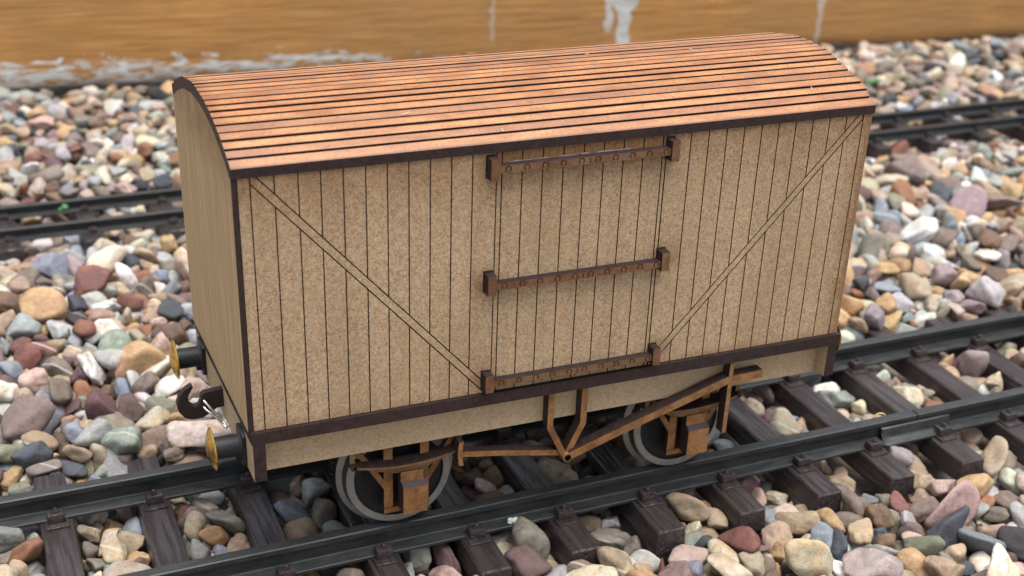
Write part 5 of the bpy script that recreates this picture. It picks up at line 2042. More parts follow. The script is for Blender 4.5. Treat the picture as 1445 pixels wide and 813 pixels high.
stone(1, 639, 382, 54, -43, 87, 22)
stone(1, 742, 416, 63, -7, 81, -57)
stone(3, 877, 410, 61, -1, -82, 21)
stone(2, 932, 388, 64, 12, -27, 49)
stone(2, 1000, 388, 68, -1, 28, 76)
stone(2, 1084, 403, 63, -79, -18, 59)
stone(3, 501, 359, 65, 21, 48, 85)
stone(2, 820, 426, 59, 38, 91, -11)
stone(1, 825, 435, 63, -30, 74, 51)
stone(2, 57, 419, 56, 52, 8, 5)
stone(2, 124, 427, 53, -35, 14, -90)
stone(3, 326, 425, 52, -5, -9, 70)
stone(3, 441, 431, 55, 38, 54, 70)
stone(7, 834, 432, 59, -63, 22, -50)
stone(6, 1087, 416, 55, -30, 81, -3)
stone(5, 126, 461, 69, 18, 71, -54)
stone(2, 198, 418, 60, 35, 36, 4)
stone(1, 237, 443, 67, -60, 67, 41)
stone(3, 428, 428, 61, 4, 20, -80)
stone(10, 869, 438, 60, 47, 84, -28)
stone(6, 1075, 434, 66, 21, -30, -17)
stone(8, 136, 459, 67, -53, -70, 17)
stone(5, 239, 487, 74, -61, -63, 45)
stone(4, 259, 433, 52, -22, 60, 76)
stone(21, 623, 432, 68, -83, 7, -26)
stone(16, 880, 469, 69, 85, -22, -48)
stone(1, 911, 472, 85, -70, 34, 50)
stone(5, 958, 483, 73, -3, -58, -81)
stone(5, 1003, 476, 77, -17, -94, -13)
stone(3, 1085, 477, 78, -12, 99, 8)
stone(7, 1201, 406, 55, 9, 97, 22)
stone(1, 1201, 436, 57, -31, 14, 64)
stone(4, 76, 490, 78, 97, -2, -17)
stone(1, 87, 505, 74, 40, -15, 69)
stone(1, 88, 477, 74, -20, 17, -85)
stone(2, 108, 487, 71, -90, -19, -25)
stone(2, 187, 455, 59, 94, 26, 19)
stone(1, 200, 467, 63, 2, 28, 12)
stone(2, 202, 479, 66, 71, -70, 8)
stone(1, 193, 478, 71, -87, -44, -7)
stone(1, 217, 477, 74, 2, -19, -98)
stone(1, 251, 474, 61, -17, 69, 65)
stone(2, 279, 498, 76, 93, -4, -25)
stone(2, 320, 605, 87, -53, 0, 66)
stone(1, 357, 475, 63, -7, 13, 13)
stone(1, 370, 475, 66, 17, -34, -11)
stone(1, 311, 502, 80, -4, 99, 14)
stone(19, 619, 424, 59, -18, 48, 11)
stone(12, 829, 488, 82, -36, -4, 48)
stone(2, 858, 486, 77, 12, -8, -96)
stone(1, 868, 491, 71, -46, 11, 86)
stone(1, 884, 491, 67, -70, 25, -67)
stone(1, 900, 475, 80, 0, 41, -27)
stone(1, 918, 478, 73, -71, 60, 27)
stone(2, 933, 479, 71, -29, 50, 81)
stone(2, 1001, 432, 60, -1, 20, 67)
stone(1, 999, 487, 75, -76, 15, -57)
stone(4, 933, 349, 66, 55, 28, 15)
stone(2, 1107, 477, 80, 6, -7, 7)
stone(1, 1146, 441, 66, -40, -38, 29)
stone(1, 1130, 487, 67, 94, -12, 0)
stone(1, 1137, 493, 69, -35, 36, 0)
stone(1, 1147, 474, 65, 87, -45, -6)
stone(1, 1186, 495, 81, -18, -19, -94)
stone(2, 1199, 493, 70, 41, -20, -60)
stone(7, 61, 496, 69, -7, 68, -56)
stone(1, 70, 515, 78, -12, -6, 99)
stone(3, 120, 530, 79, -50, 84, 15)
stone(2, 169, 510, 64, 75, 58, -29)
stone(1, 192, 468, 59, 31, -22, 90)
stone(1, 168, 496, 65, 35, 5, 82)
stone(2, 217, 505, 78, 26, -18, 95)
stone(1, 252, 496, 83, -34, 9, -79)
stone(1, 235, 475, 69, -39, -92, -2)
stone(1, 269, 486, 78, 39, 83, 22)
stone(1, 323, 475, 81, -7, -21, 93)
stone(3, 348, 476, 77, 82, 3, -54)
stone(1, 359, 504, 74, -38, -24, 2)
stone(10, 209, 487, 80, -8, 48, -85)
stone(24, 858, 513, 75, 28, 30, 84)
stone(1, 903, 503, 81, 11, 71, 41)
stone(3, 917, 492, 76, 19, 55, -3)
stone(1, 955, 494, 83, -76, -61, -21)
stone(3, 971, 497, 71, 15, 39, 75)
stone(1, 979, 509, 87, 72, -30, -57)
stone(3, 1046, 509, 84, -47, 14, 16)
stone(1, 1054, 529, 75, 52, 50, 12)
stone(1, 1082, 495, 80, -19, 87, -23)
stone(2, 1128, 501, 72, 27, 18, 31)
stone(5, 1258, 508, 61, 91, 40, 8)
stone(11, 100, 501, 86, 67, 27, 41)
stone(2, 135, 518, 76, -32, 41, 82)
stone(1, 172, 545, 71, -87, 20, -31)
stone(1, 152, 509, 78, -34, 86, -31)
stone(1, 186, 494, 81, 27, 95, -15)
stone(3, 243, 508, 76, -19, 19, 22)
stone(4, 283, 522, 83, 13, 17, -56)
stone(1, 322, 530, 71, 12, 52, -82)
stone(1, 314, 518, 76, -41, 85, 28)
stone(1, 334, 528, 77, -48, 20, 42)
stone(1, 358, 482, 74, 36, -25, 11)
stone(1, 368, 490, 71, 81, -11, 57)
stone(32, 857, 500, 75, -33, 50, -78)
stone(2, 894, 521, 69, -11, -3, -94)
stone(1, 905, 521, 77, -19, 50, 66)
stone(1, 935, 532, 76, 36, -85, 20)
stone(2, 939, 496, 85, 73, 39, 24)
stone(2, 961, 524, 84, 64, -75, -6)
stone(1, 985, 486, 83, 63, 8, 55)
stone(2, 1016, 496, 80, 58, 80, -11)
stone(1, 1040, 520, 72, -20, -90, -38)
stone(2, 1053, 552, 81, 15, 29, 94)
stone(3, 1123, 513, 72, 78, -44, 26)
stone(1, 1146, 502, 79, 8, -65, 31)
stone(3, 1187, 510, 68, 22, -61, 69)
stone(2, 1207, 526, 66, 92, 21, 5)
stone(9, 72, 527, 73, -21, -59, 67)
stone(2, 118, 507, 80, 13, 17, -79)
stone(1, 155, 539, 77, -15, -21, 97)
stone(3, 173, 519, 84, -42, 71, -32)
stone(1, 209, 571, 81, 10, 24, 85)
stone(1, 238, 569, 82, -67, -61, 32)
stone(1, 296, 478, 71, 37, -63, 62)
stone(1, 248, 552, 68, 24, -80, 36)
stone(1, 238, 548, 69, 30, 89, -14)
stone(1, 286, 534, 77, -2, -18, 83)
stone(1, 303, 526, 75, -43, 85, 18)
stone(2, 331, 538, 84, 26, -44, -69)
stone(2, 343, 542, 76, -75, -42, 40)
stone(33, 854, 530, 86, 23, -27, -76)
stone(1, 883, 521, 77, 25, -62, -14)
stone(1, 920, 535, 83, -75, 63, -15)
stone(1, 922, 531, 75, -30, -5, -58)
stone(1, 924, 503, 81, 12, -90, -41)
stone(2, 953, 547, 80, 77, 41, 48)
stone(2, 986, 543, 77, -29, 49, -51)
stone(1, 1005, 525, 80, 38, -88, -16)
stone(1, 1015, 516, 75, -76, -49, 21)
stone(1, 1019, 550, 81, 22, -20, 44)
stone(6, 1098, 515, 73, 36, 41, -30)
stone(3, 1142, 537, 81, -12, -49, 85)
stone(1, 1174, 544, 73, -55, 64, -35)
stone(1, 1194, 529, 77, -25, -77, -52)
stone(1, 1208, 517, 75, 53, -72, -8)
stone(1, 1230, 527, 80, 29, 15, 95)
stone(1, 1247, 515, 58, -65, -71, -7)
stone(2, 1292, 523, 52, 5, 23, -9)
stone(6, 85, 531, 75, 28, 2, 81)
stone(1, 70, 568, 75, -83, 54, 3)
stone(1, 113, 548, 75, 0, 11, -96)
stone(2, 96, 585, 80, 8, -98, -11)
stone(1, 137, 562, 76, 22, 96, 14)
stone(1, 143, 546, 79, -37, 68, 35)
stone(1, 206, 521, 86, -16, -57, 81)
stone(1, 162, 553, 84, -20, 10, 29)
stone(2, 280, 562, 67, -38, -31, -86)
stone(2, 267, 531, 77, 57, -8, 82)
stone(1, 264, 558, 76, -28, 54, 77)
stone(1, 294, 572, 76, 59, -64, -44)
stone(1, 297, 541, 78, -92, 26, 29)
stone(5, 349, 506, 80, -71, 69, -7)
stone(4, 333, 652, 81, 44, 46, 46)
stone(27, 878, 575, 81, 3, -8, 76)
stone(2, 892, 533, 76, -32, 43, 81)
stone(1, 908, 548, 77, 25, 69, 22)
stone(2, 937, 557, 84, 19, 38, -85)
stone(1, 1002, 584, 83, 55, -54, -63)
stone(1, 973, 559, 79, -14, -58, -57)
stone(1, 938, 541, 77, -22, -57, -74)
stone(1, 944, 536, 85, 14, -91, -28)
stone(3, 1059, 580, 83, -100, -3, -2)
stone(2, 1076, 547, 82, -2, 22, 70)
stone(2, 1083, 519, 79, -33, 31, -79)
stone(1, 1116, 528, 75, -1, 19, 93)
stone(1, 1112, 545, 73, 62, 59, 49)
stone(1, 1105, 558, 84, -87, -45, 20)
stone(2, 1187, 540, 74, -8, 100, -3)
stone(1, 1191, 554, 76, 8, 97, 0)
stone(2, 1288, 591, 65, -74, -64, 5)
stone(4, 1311, 527, 52, 7, 10, -91)
stone(3, 60, 561, 64, -58, -75, 27)
stone(3, 112, 588, 71, 12, 72, 55)
stone(1, 129, 573, 78, 79, 58, -2)
stone(3, 127, 592, 80, -61, 68, 29)
stone(1, 197, 586, 79, -66, 4, -30)
stone(2, 207, 558, 75, 20, 23, 68)
stone(3, 273, 567, 66, 97, -16, 3)
stone(1, 285, 576, 71, 25, 27, 92)
stone(2, 302, 561, 83, -17, -51, 83)
stone(1, 313, 549, 82, 12, -14, 23)
stone(36, 877, 545, 77, 38, -19, 16)
stone(5, 972, 579, 83, -73, -61, -25)
stone(2, 988, 562, 85, 48, 84, 8)
stone(1, 1002, 561, 84, 38, -39, -41)
stone(3, 1036, 565, 80, 54, 83, -6)
stone(4, 1085, 604, 88, -30, -20, 43)
stone(2, 1107, 597, 74, 71, 21, -13)
stone(1, 1160, 559, 79, 9, 20, 1)
stone(4, 1207, 549, 75, 39, -50, 5)
stone(3, 1304, 550, 57, 73, -37, -54)
stone(1, 1325, 527, 62, 56, -31, -29)
stone(7, 85, 579, 62, -37, 3, -9)
stone(3, 109, 577, 73, -52, 16, -59)
stone(2, 135, 614, 77, -67, 42, 61)
stone(1, 179, 579, 74, 36, -86, -18)
stone(1, 243, 625, 74, 34, 88, -4)
stone(5, 256, 566, 70, -15, -20, -87)
stone(1, 271, 569, 76, 76, -11, 51)
stone(1, 315, 588, 81, 20, -36, -90)
stone(3, 337, 558, 75, -26, -67, 42)
stone(1, 356, 580, 79, 35, -11, -50)
stone(32, 874, 528, 76, -39, -58, -17)
stone(1, 889, 598, 89, 59, 77, -1)
stone(1, 885, 561, 81, -6, 7, 99)
stone(2, 903, 563, 77, -19, 59, -41)
stone(2, 916, 559, 83, 30, 26, 75)
stone(2, 973, 601, 85, 85, 42, 31)
stone(2, 1003, 628, 76, 55, -83, 8)
stone(8, 1129, 575, 74, 87, 10, 48)
stone(1, 1132, 588, 72, -74, 16, 18)
stone(1, 1139, 611, 84, 21, -10, -63)
stone(1, 1192, 578, 72, 20, 97, -11)
stone(2, 1206, 594, 73, 80, -57, 13)
stone(4, 1271, 544, 65, 35, 36, 29)
stone(2, 1303, 572, 64, 49, 74, 44)
stone(5, 72, 596, 70, -18, 2, -98)
stone(1, 84, 590, 65, 74, -46, 46)
stone(5, 152, 613, 75, -18, 2, 80)
stone(1, 188, 615, 70, 3, -31, -62)
stone(1, 250, 511, 81, -32, 22, -75)
stone(3, 224, 575, 75, -48, -38, 59)
stone(1, 240, 596, 76, 33, 27, -75)
stone(1, 239, 610, 81, 65, -47, -8)
stone(1, 301, 596, 81, -55, 5, 1)
stone(3, 333, 632, 87, 28, -69, -61)
stone(4, 358, 593, 81, 80, -52, -31)
stone(1, 390, 598, 83, 14, 4, 98)
stone(28, 892, 567, 88, 61, 78, -15)
stone(4, 893, 545, 71, 25, 50, -65)
stone(1, 907, 598, 86, 61, 18, 55)
stone(1, 958, 588, 80, -89, 14, -12)
stone(2, 939, 593, 80, 26, 65, 61)
stone(1, 963, 601, 76, -79, 39, 34)
stone(1, 915, 577, 88, 20, -6, -34)
stone(1, 1027, 525, 88, 80, 48, -23)
stone(4, 1081, 584, 78, -11, -26, 41)
stone(2, 1095, 595, 77, 17, 62, -64)
stone(2, 1118, 611, 75, -60, 22, 65)
stone(1, 1133, 589, 86, 1, -10, -61)
stone(1, 1148, 625, 85, 22, 68, 61)
stone(1, 1159, 617, 76, -32, 16, 14)
stone(3, 1194, 596, 76, -80, -48, 35)
stone(1, 1169, 585, 82, -86, 9, 40)
stone(1, 1160, 537, 79, 38, -26, -73)
stone(1, 1213, 562, 80, 74, -46, 7)
stone(3, 1265, 609, 65, 9, 89, -41)
stone(1, 1315, 603, 65, 18, 93, -18)
stone(5, 68, 613, 67, 1, 31, 36)
stone(3, 87, 604, 73, -2, -4, 59)
stone(1, 61, 631, 68, 32, 20, 91)
stone(1, 121, 599, 69, 63, 23, -20)
stone(2, 177, 600, 81, -23, 47, -49)
stone(1, 201, 615, 69, -81, 2, 37)
stone(3, 254, 608, 72, 11, 48, -69)
stone(1, 274, 626, 72, -86, -14, -35)
stone(1, 283, 640, 82, -72, -64, -27)
stone(1, 279, 600, 88, 12, 24, -92)
stone(1, 306, 613, 82, 15, -51, -55)
stone(1, 318, 621, 74, 4, -27, -86)
stone(1, 332, 616, 74, -61, 17, -78)
stone(1, 340, 601, 84, -23, -5, 26)
stone(1, 361, 607, 81, 95, -22, -2)
stone(39, 935, 646, 74, -46, -9, 14)
stone(1, 939, 631, 87, 82, 45, 35)
stone(2, 1005, 625, 70, -18, -8, 0)
stone(1, 1066, 622, 86, 64, 67, 19)
stone(2, 1075, 620, 77, -13, 17, 86)
stone(1, 1095, 611, 76, 36, 19, -91)
stone(2, 1113, 625, 82, -21, -19, -88)
stone(2, 1117, 591, 78, -18, 94, 28)
stone(1, 1134, 613, 74, 0, 44, -30)
stone(1, 1177, 618, 82, 80, 47, 12)
stone(2, 1187, 606, 83, 69, -20, 40)
stone(3, 1211, 668, 75, 93, -18, -7)
stone(1, 1270, 627, 84, 39, 92, 0)
stone(1, 1273, 645, 68, 3, 70, 64)
stone(1, 1330, 602, 68, 23, 9, -1)
stone(2, 1353, 625, 64, -46, 88, -4)
stone(1, 1325, 577, 67, 6, 20, -98)
stone(10, 154, 653, 82, 75, 63, 18)
stone(1, 100, 613, 83, 16, -35, 22)
stone(1, 191, 658, 85, 90, -25, -12)
stone(1, 223, 598, 82, -93, 35, -2)
stone(1, 256, 637, 79, -62, 78, -11)
stone(2, 253, 628, 63, 82, -6, -2)
stone(4, 308, 628, 77, 3, -28, -43)
stone(4, 359, 625, 81, 17, -64, 68)
stone(38, 930, 607, 85, 13, 10, -67)
stone(2, 966, 615, 75, -72, -51, -34)
stone(3, 1015, 646, 81, -36, -30, -44)
stone(1, 1056, 645, 83, 34, 12, -93)
stone(1, 1053, 626, 77, 37, 27, 84)
stone(1, 1021, 586, 83, 50, 70, -22)
stone(2, 1099, 639, 79, 16, -95, 10)
stone(1, 1167, 623, 83, 41, 0, 49)
stone(1, 1106, 655, 80, -18, 31, 44)
stone(1, 1156, 633, 82, -10, -7, 96)
stone(1, 1175, 629, 78, 35, -80, -49)
stone(3, 1201, 617, 80, 11, -72, -51)
stone(1, 1244, 626, 72, 21, 78, 40)
stone(6, 1341, 623, 66, 17, 1, 53)
stone(9, 74, 612, 75, 3, 30, -84)
stone(1, 73, 663, 79, 58, -9, -73)
stone(1, 112, 643, 84, 59, 59, -47)
stone(1, 131, 641, 71, -61, 57, 55)
stone(2, 161, 638, 71, -65, 44, 49)
stone(2, 207, 630, 76, -95, -23, 12)
stone(1, 217, 631, 71, 61, 62, 5)
stone(1, 232, 648, 81, -33, -28, 19)
stone(2, 268, 635, 76, 85, 41, -13)
stone(2, 298, 648, 81, 48, -45, -75)
stone(1, 308, 644, 80, 46, 30, -39)
stone(1, 322, 642, 80, 42, -57, -69)
stone(4, 379, 664, 82, 54, -41, -70)
stone(38, 970, 637, 87, 23, -1, -40)
stone(1, 1014, 639, 73, 21, -24, -24)
stone(2, 1040, 650, 79, 10, 13, 74)
stone(1, 1008, 671, 77, -41, -57, 67)
stone(2, 1038, 612, 72, -73, -62, 29)
stone(1, 1050, 683, 81, -71, 19, 23)
stone(5, 1131, 646, 85, 18, 85, -31)
stone(2, 1192, 622, 71, 94, -9, 1)
stone(1, 1221, 620, 76, 82, 54, 15)
stone(1, 1206, 638, 79, -79, -15, 52)
stone(4, 1255, 651, 73, -89, 12, -30)
stone(2, 1298, 589, 61, 84, -48, -18)
stone(10, 64, 647, 72, 43, -61, -50)
stone(3, 181, 691, 83, -69, 43, -41)
stone(1, 161, 669, 78, -73, -59, 30)
stone(2, 174, 668, 79, 5, 20, 92)
stone(1, 197, 696, 85, -6, 33, 92)
stone(1, 217, 659, 81, 22, 3, 8)
stone(1, 219, 641, 80, -26, 88, 38)
stone(1, 241, 663, 72, 8, 30, -44)
stone(1, 239, 706, 90, -68, 60, -7)
stone(1, 267, 666, 87, 51, 9, 63)
stone(1, 272, 657, 80, -8, 11, 97)
stone(1, 304, 675, 86, -72, 3, 66)
stone(1, 306, 670, 78, -77, 54, -33)
stone(2, 351, 644, 79, -11, 24, 6)
stone(1, 361, 641, 85, -41, -69, -11)
stone(3, 390, 673, 76, -50, 60, 62)
stone(35, 940, 660, 76, 36, -25, -58)
stone(2, 1025, 712, 92, 57, 80, -2)
stone(2, 996, 644, 81, 9, 23, 94)
stone(3, 1046, 669, 78, -66, -64, -1)
stone(1, 1067, 664, 85, -63, 52, 27)
stone(1, 1097, 666, 77, -78, 57, 25)
stone(1, 1081, 657, 73, -20, -7, -13)
stone(1, 1120, 670, 83, -30, -18, -10)
stone(3, 1124, 657, 79, -32, -6, -7)
stone(2, 1175, 672, 87, -3, -68, 48)
stone(1, 1208, 664, 90, -13, -98, 15)
stone(2, 1229, 650, 76, 50, 54, 56)
stone(5, 1312, 636, 76, 37, 9, -55)
stone(3, 1354, 670, 72, -74, -1, -8)
stone(9, 86, 661, 80, -13, 77, -33)
stone(2, 143, 666, 82, 12, 90, 40)
stone(1, 145, 677, 80, -30, -91, 22)
stone(1, 172, 711, 75, -9, -78, -27)
stone(3, 208, 675, 75, 34, 55, -35)
stone(1, 225, 675, 74, -23, 10, -80)
stone(1, 238, 673, 72, -31, 84, -27)
stone(2, 267, 690, 83, 34, 12, 92)
stone(2, 312, 655, 79, -65, 7, -61)
stone(1, 326, 662, 82, -37, 3, 71)
stone(1, 339, 671, 88, -92, 6, 23)
stone(1, 360, 677, 78, -40, 0, -33)
stone(1, 357, 688, 78, 7, 10, -4)
stone(2, 395, 657, 77, -44, 9, -74)
stone(36, 936, 674, 88, -50, -49, 61)
stone(2, 915, 627, 85, -75, 5, 62)
stone(4, 1028, 659, 79, 13, 0, 65)
stone(3, 1071, 694, 74, 4, -38, -34)
stone(7, 1149, 683, 85, 66, -74, -11)
stone(3, 1240, 642, 77, 17, -35, -53)
stone(1, 1249, 665, 71, -45, 30, -59)
stone(1, 1271, 661, 71, 15, -19, 4)
stone(2, 1274, 682, 71, -24, -32, -92)
stone(1, 1320, 691, 83, 6, 22, -23)
stone(2, 1310, 666, 74, 19, -15, -72)
stone(3, 1346, 702, 80, 47, 9, -83)
stone(9, 111, 683, 72, -70, 59, 40)
stone(2, 97, 648, 86, -62, -18, 42)
stone(1, 183, 698, 73, 30, 9, -21)
stone(3, 205, 666, 79, 53, 42, 64)
stone(1, 210, 706, 84, -83, -25, -31)
stone(1, 219, 691, 82, 93, 23, 24)
stone(1, 252, 709, 81, 95, 24, 19)
stone(1, 251, 664, 86, -1, -15, -73)
stone(1, 282, 683, 86, -82, -2, 13)
stone(1, 304, 684, 74, -11, 88, -34)
stone(2, 328, 675, 83, 22, 11, 40)
stone(2, 352, 699, 82, 91, 10, -41)
stone(2, 349, 723, 86, -53, -27, -13)
stone(1, 392, 686, 84, -68, -26, 23)
stone(1, 409, 679, 84, 54, 2, 33)
stone(34, 944, 680, 76, 64, -76, -6)
stone(2, 969, 696, 88, -83, 39, -21)
stone(2, 996, 674, 89, -80, 21, 7)
stone(1, 1043, 691, 74, -77, -2, 6)
stone(2, 1059, 698, 76, -54, -8, -26)
stone(5, 1112, 685, 80, -27, 42, -83)
stone(3, 1134, 673, 77, 12, -20, -78)
stone(6, 1243, 682, 77, -16, -38, 60)
stone(3, 1295, 707, 71, -29, -57, 77)
stone(4, 1348, 682, 71, -40, -21, -39)
stone(8, 95, 683, 80, 37, 46, -25)
stone(1, 102, 666, 75, 32, -58, -27)
stone(1, 98, 703, 77, -23, 89, 11)
stone(1, 110, 702, 81, 0, -1, 96)
stone(1, 160, 705, 82, -31, -95, 3)
stone(4, 229, 662, 77, 42, -65, -61)
stone(2, 237, 693, 76, -49, 52, -50)
stone(2, 281, 723, 85, -42, -36, -81)
stone(1, 269, 709, 87, -78, -14, 59)
stone(1, 277, 699, 84, -25, -20, -48)
stone(1, 310, 709, 83, 23, 62, -75)
stone(1, 316, 698, 74, 21, 37, -5)
stone(1, 332, 703, 80, 0, -11, 98)
stone(2, 375, 727, 80, 7, -9, -48)
stone(2, 378, 687, 81, -22, 4, -87)
stone(40, 981, 700, 79, -70, -37, 60)
stone(1, 1035, 699, 76, 59, -57, -34)
stone(3, 1049, 703, 88, 10, -43, 1)
stone(1, 1132, 660, 90, -60, 68, -41)
stone(3, 1125, 695, 69, 74, -65, -17)
stone(3, 1188, 697, 88, 25, 8, 55)
stone(4, 1247, 702, 71, -5, 75, -18)
stone(1, 1285, 678, 77, 36, 91, -17)
stone(1, 1281, 708, 74, 11, 4, 51)
stone(1, 1287, 666, 67, 98, -3, 18)
stone(1, 1313, 761, 79, 98, 3, 6)
stone(5, 1363, 695, 70, 59, -75, 28)
stone(7, 116, 741, 72, -74, 55, 38)
stone(1, 104, 720, 79, 14, -20, 83)
stone(1, 126, 723, 80, 90, -23, 13)
stone(1, 119, 692, 74, 52, -22, -50)
stone(1, 138, 711, 77, 73, 63, 17)
stone(2, 181, 717, 77, 20, 56, -36)
stone(2, 212, 726, 87, -28, -13, -93)
stone(4, 264, 727, 78, 88, -26, -39)
stone(3, 289, 710, 81, 21, 90, -36)
stone(1, 315, 736, 78, 28, 91, -24)
stone(1, 336, 714, 83, -19, -90, 38)
stone(1, 359, 729, 79, -72, 5, 67)
stone(4, 417, 719, 84, 54, -54, 50)
stone(36, 981, 738, 84, -10, -28, -95)
stone(3, 989, 713, 79, 31, 67, -68)
stone(3, 1039, 720, 77, 31, -53, 73)
stone(1, 1015, 733, 82, -15, -59, -77)
stone(1, 1080, 716, 73, 70, 22, -66)
stone(1, 1109, 703, 82, -72, 62, 7)
stone(1, 1107, 715, 71, 60, -70, 31)
stone(2, 1162, 715, 79, -66, 18, -28)
stone(1, 1134, 692, 80, 7, -18, -85)
stone(2, 1257, 673, 75, 76, -62, -12)
stone(4, 1263, 735, 82, -22, 2, 90)
stone(1, 1222, 696, 86, 65, -22, -51)
stone(6, 1387, 682, 66, 90, -32, -22)
stone(2, 1440, 715, 68, 65, -23, -61)
stone(1, 1425, 667, 71, 14, -41, 20)
stone(8, 90, 773, 75, 95, 19, -8)
stone(3, 128, 762, 72, 5, -6, 78)
stone(1, 148, 724, 71, -24, 63, 6)
stone(1, 170, 722, 87, 80, 7, 26)
stone(1, 203, 756, 73, 29, 91, 16)
stone(1, 169, 768, 81, -57, 74, -12)
stone(6, 297, 690, 79, 19, -63, -48)
stone(2, 325, 714, 75, -54, 19, 34)
stone(1, 343, 739, 80, -72, 26, 47)
stone(4, 394, 738, 85, 4, -12, -93)
stone(1, 417, 730, 87, 41, 0, -16)
stone(1, 428, 748, 82, 79, 25, -5)
stone(42, 1067, 715, 82, -3, 38, -68)
stone(1, 1080, 743, 80, 43, 80, 37)
stone(4, 1141, 709, 76, -65, -1, 76)
stone(2, 1183, 713, 82, 12, 18, -77)
stone(1, 1179, 648, 81, -15, 6, 95)
stone(5, 1274, 786, 77, -14, -3, 17)
stone(1, 1282, 722, 77, 31, -92, 17)
stone(1, 1285, 743, 77, 3, 10, -50)
stone(3, 1337, 734, 77, -11, 2, 57)
stone(2, 1372, 725, 77, 84, -22, -33)
stone(11, 82, 736, 76, -41, 91, 5)
stone(2, 116, 760, 81, -10, 67, 67)
stone(1, 161, 756, 69, 49, 20, -50)
stone(3, 194, 753, 80, -27, -95, 12)
stone(3, 217, 794, 80, -59, 73, -34)
stone(2, 282, 743, 90, -40, 90, 7)
stone(1, 301, 736, 68, -29, -80, 46)
stone(1, 304, 722, 77, -21, 18, -96)
stone(1, 310, 748, 78, 24, 60, 10)
stone(1, 359, 757, 80, 36, 30, 3)
stone(1, 360, 775, 84, 5, -12, 95)
stone(2, 383, 747, 77, -11, -13, 68)
stone(5, 373, 758, 86, -43, 78, -44)
stone(35, 995, 749, 83, 76, -64, -2)
stone(5, 1061, 760, 86, -7, -67, 74)
stone(1, 1058, 744, 80, 37, 3, -29)
stone(1, 1111, 756, 85, -44, 89, 13)
stone(1, 1106, 729, 82, -14, 35, -72)
stone(1, 1128, 722, 88, -55, -53, -61)
stone(1, 1150, 721, 84, 27, -5, -45)
stone(3, 1200, 732, 83, 1, 11, -95)
stone(1, 1242, 737, 86, 40, -48, -72)
stone(1, 1228, 753, 82, -94, 11, -30)
stone(1, 1258, 784, 79, -17, 44, -81)
stone(1, 1259, 756, 82, 33, -36, -52)
stone(2, 1286, 766, 73, 0, -10, 72)
stone(1, 1296, 753, 75, -52, 34, -57)
stone(2, 1333, 750, 78, -14, -21, -95)
stone(5, 1437, 689, 65, 2, -26, -64)
stone(3, 1421, 691, 64, 39, 86, 15)
stone(8, 111, 768, 75, -67, 9, 33)
stone(1, 150, 776, 79, -6, 17, 47)
stone(2, 134, 783, 72, -68, -28, -13)
stone(1, 211, 777, 76, -32, 4, -10)
stone(1, 228, 757, 78, 81, -13, 3)
stone(2, 229, 775, 80, -12, -24, -60)
stone(1, 260, 776, 79, 47, -34, -57)
stone(1, 267, 768, 74, -22, 74, 62)
stone(3, 302, 778, 80, -6, 98, -13)
stone(1, 316, 758, 87, 32, 17, -21)
stone(1, 345, 788, 76, 6, -41, 89)
stone(6, 413, 755, 81, -14, 74, -6)
stone(2, 445, 792, 85, -38, -81, -42)
stone(35, 1017, 760, 81, 90, -40, -1)
stone(3, 1026, 778, 82, 79, -29, -37)
stone(3, 1081, 762, 81, 38, -13, -85)
stone(1, 1097, 783, 83, -24, -2, -96)
stone(1, 1201, 806, 87, -3, -16, 96)
stone(1, 1119, 796, 83, 46, -77, 36)
stone(3, 1165, 767, 90, -2, -81, 47)
stone(3, 1221, 766, 78, 16, -15, 97)
stone(1, 1244, 772, 79, -4, -99, -9)
stone(6, 1337, 764, 68, -62, -48, -57)
stone(3, 1387, 749, 76, -15, -43, -84)
stone(2, 1435, 734, 66, 4, 7, -99)
stone(1, 1438, 748, 71, 2, -18, 88)
stone(1, 1502, 738, 56, 48, 22, 30)
stone(1, 1470, 781, 69, -57, -82, -7)
stone(6, 71, 770, 75, 25, -30, -62)
stone(2, 102, 790, 86, 43, -9, -65)
stone(3, 153, 754, 80, -50, 80, 30)
stone(2, 185, 799, 76, -59, -76, 27)
stone(1, 198, 795, 73, -63, -38, -15)
stone(3, 251, 787, 78, 90, 39, -18)
stone(2, 289, 796, 81, -1, -35, 87)
stone(1, 274, 784, 75, -7, -10, -24)
stone(2, 323, 784, 76, -62, -13, -42)
stone(2, 359, 797, 74, -24, 40, 74)
stone(1, 355, 742, 78, -27, -92, 20)
stone(4, 401, 704, 88, -20, -93, -18)
stone(36, 1011, 786, 79, -18, -94, 22)
stone(4, 1047, 782, 80, -50, -10, -42)
stone(1, 1057, 775, 81, -24, -6, 80)
stone(3, 1070, 785, 90, -85, 50, -12)
stone(8, 1216, 784, 78, 2, -42, 53)
stone(1, 1239, 757, 78, 14, 91, 32)
stone(3, 1273, 741, 68, -50, -73, 5)
stone(1, 1288, 776, 83, 70, -59, -20)
stone(2, 1312, 778, 76, -20, 97, 10)
stone(2, 1354, 783, 78, -33, 25, 77)
stone(2, 1388, 699, 68, 12, 34, 54)
stone(1, 1408, 753, 80, 60, -5, 79)
stone(1, 1479, 749, 61, 18, 27, 90)
stone(1, 1427, 795, 74, 9, -34, -72)
stone(2, 1479, 805, 74, -18, 9, -19)
stone(1, 1503, 780, 61, 57, -21, 4)
stone(8, 121, 799, 81, -86, -35, -26)
stone(2, 185, 776, 79, -4, 37, 90)
stone(5, 235, 794, 78, 41, -8, -66)
stone(2, 262, 793, 76, -83, 50, 15)
stone(1, 278, 836, 78, 40, -45, 77)
stone(3, 306, 793, 81, 87, -41, -13)
stone(1, 317, 801, 86, 11, -5, -49)
stone(1, 302, 782, 95, -7, -77, -63)
stone(1, 417, 783, 89, -13, -95, 17)
stone(1, 343, 812, 74, 40, -80, 22)
stone(1, 387, 778, 77, 38, 22, 37)
stone(1, 389, 810, 66, -10, -2, 4)
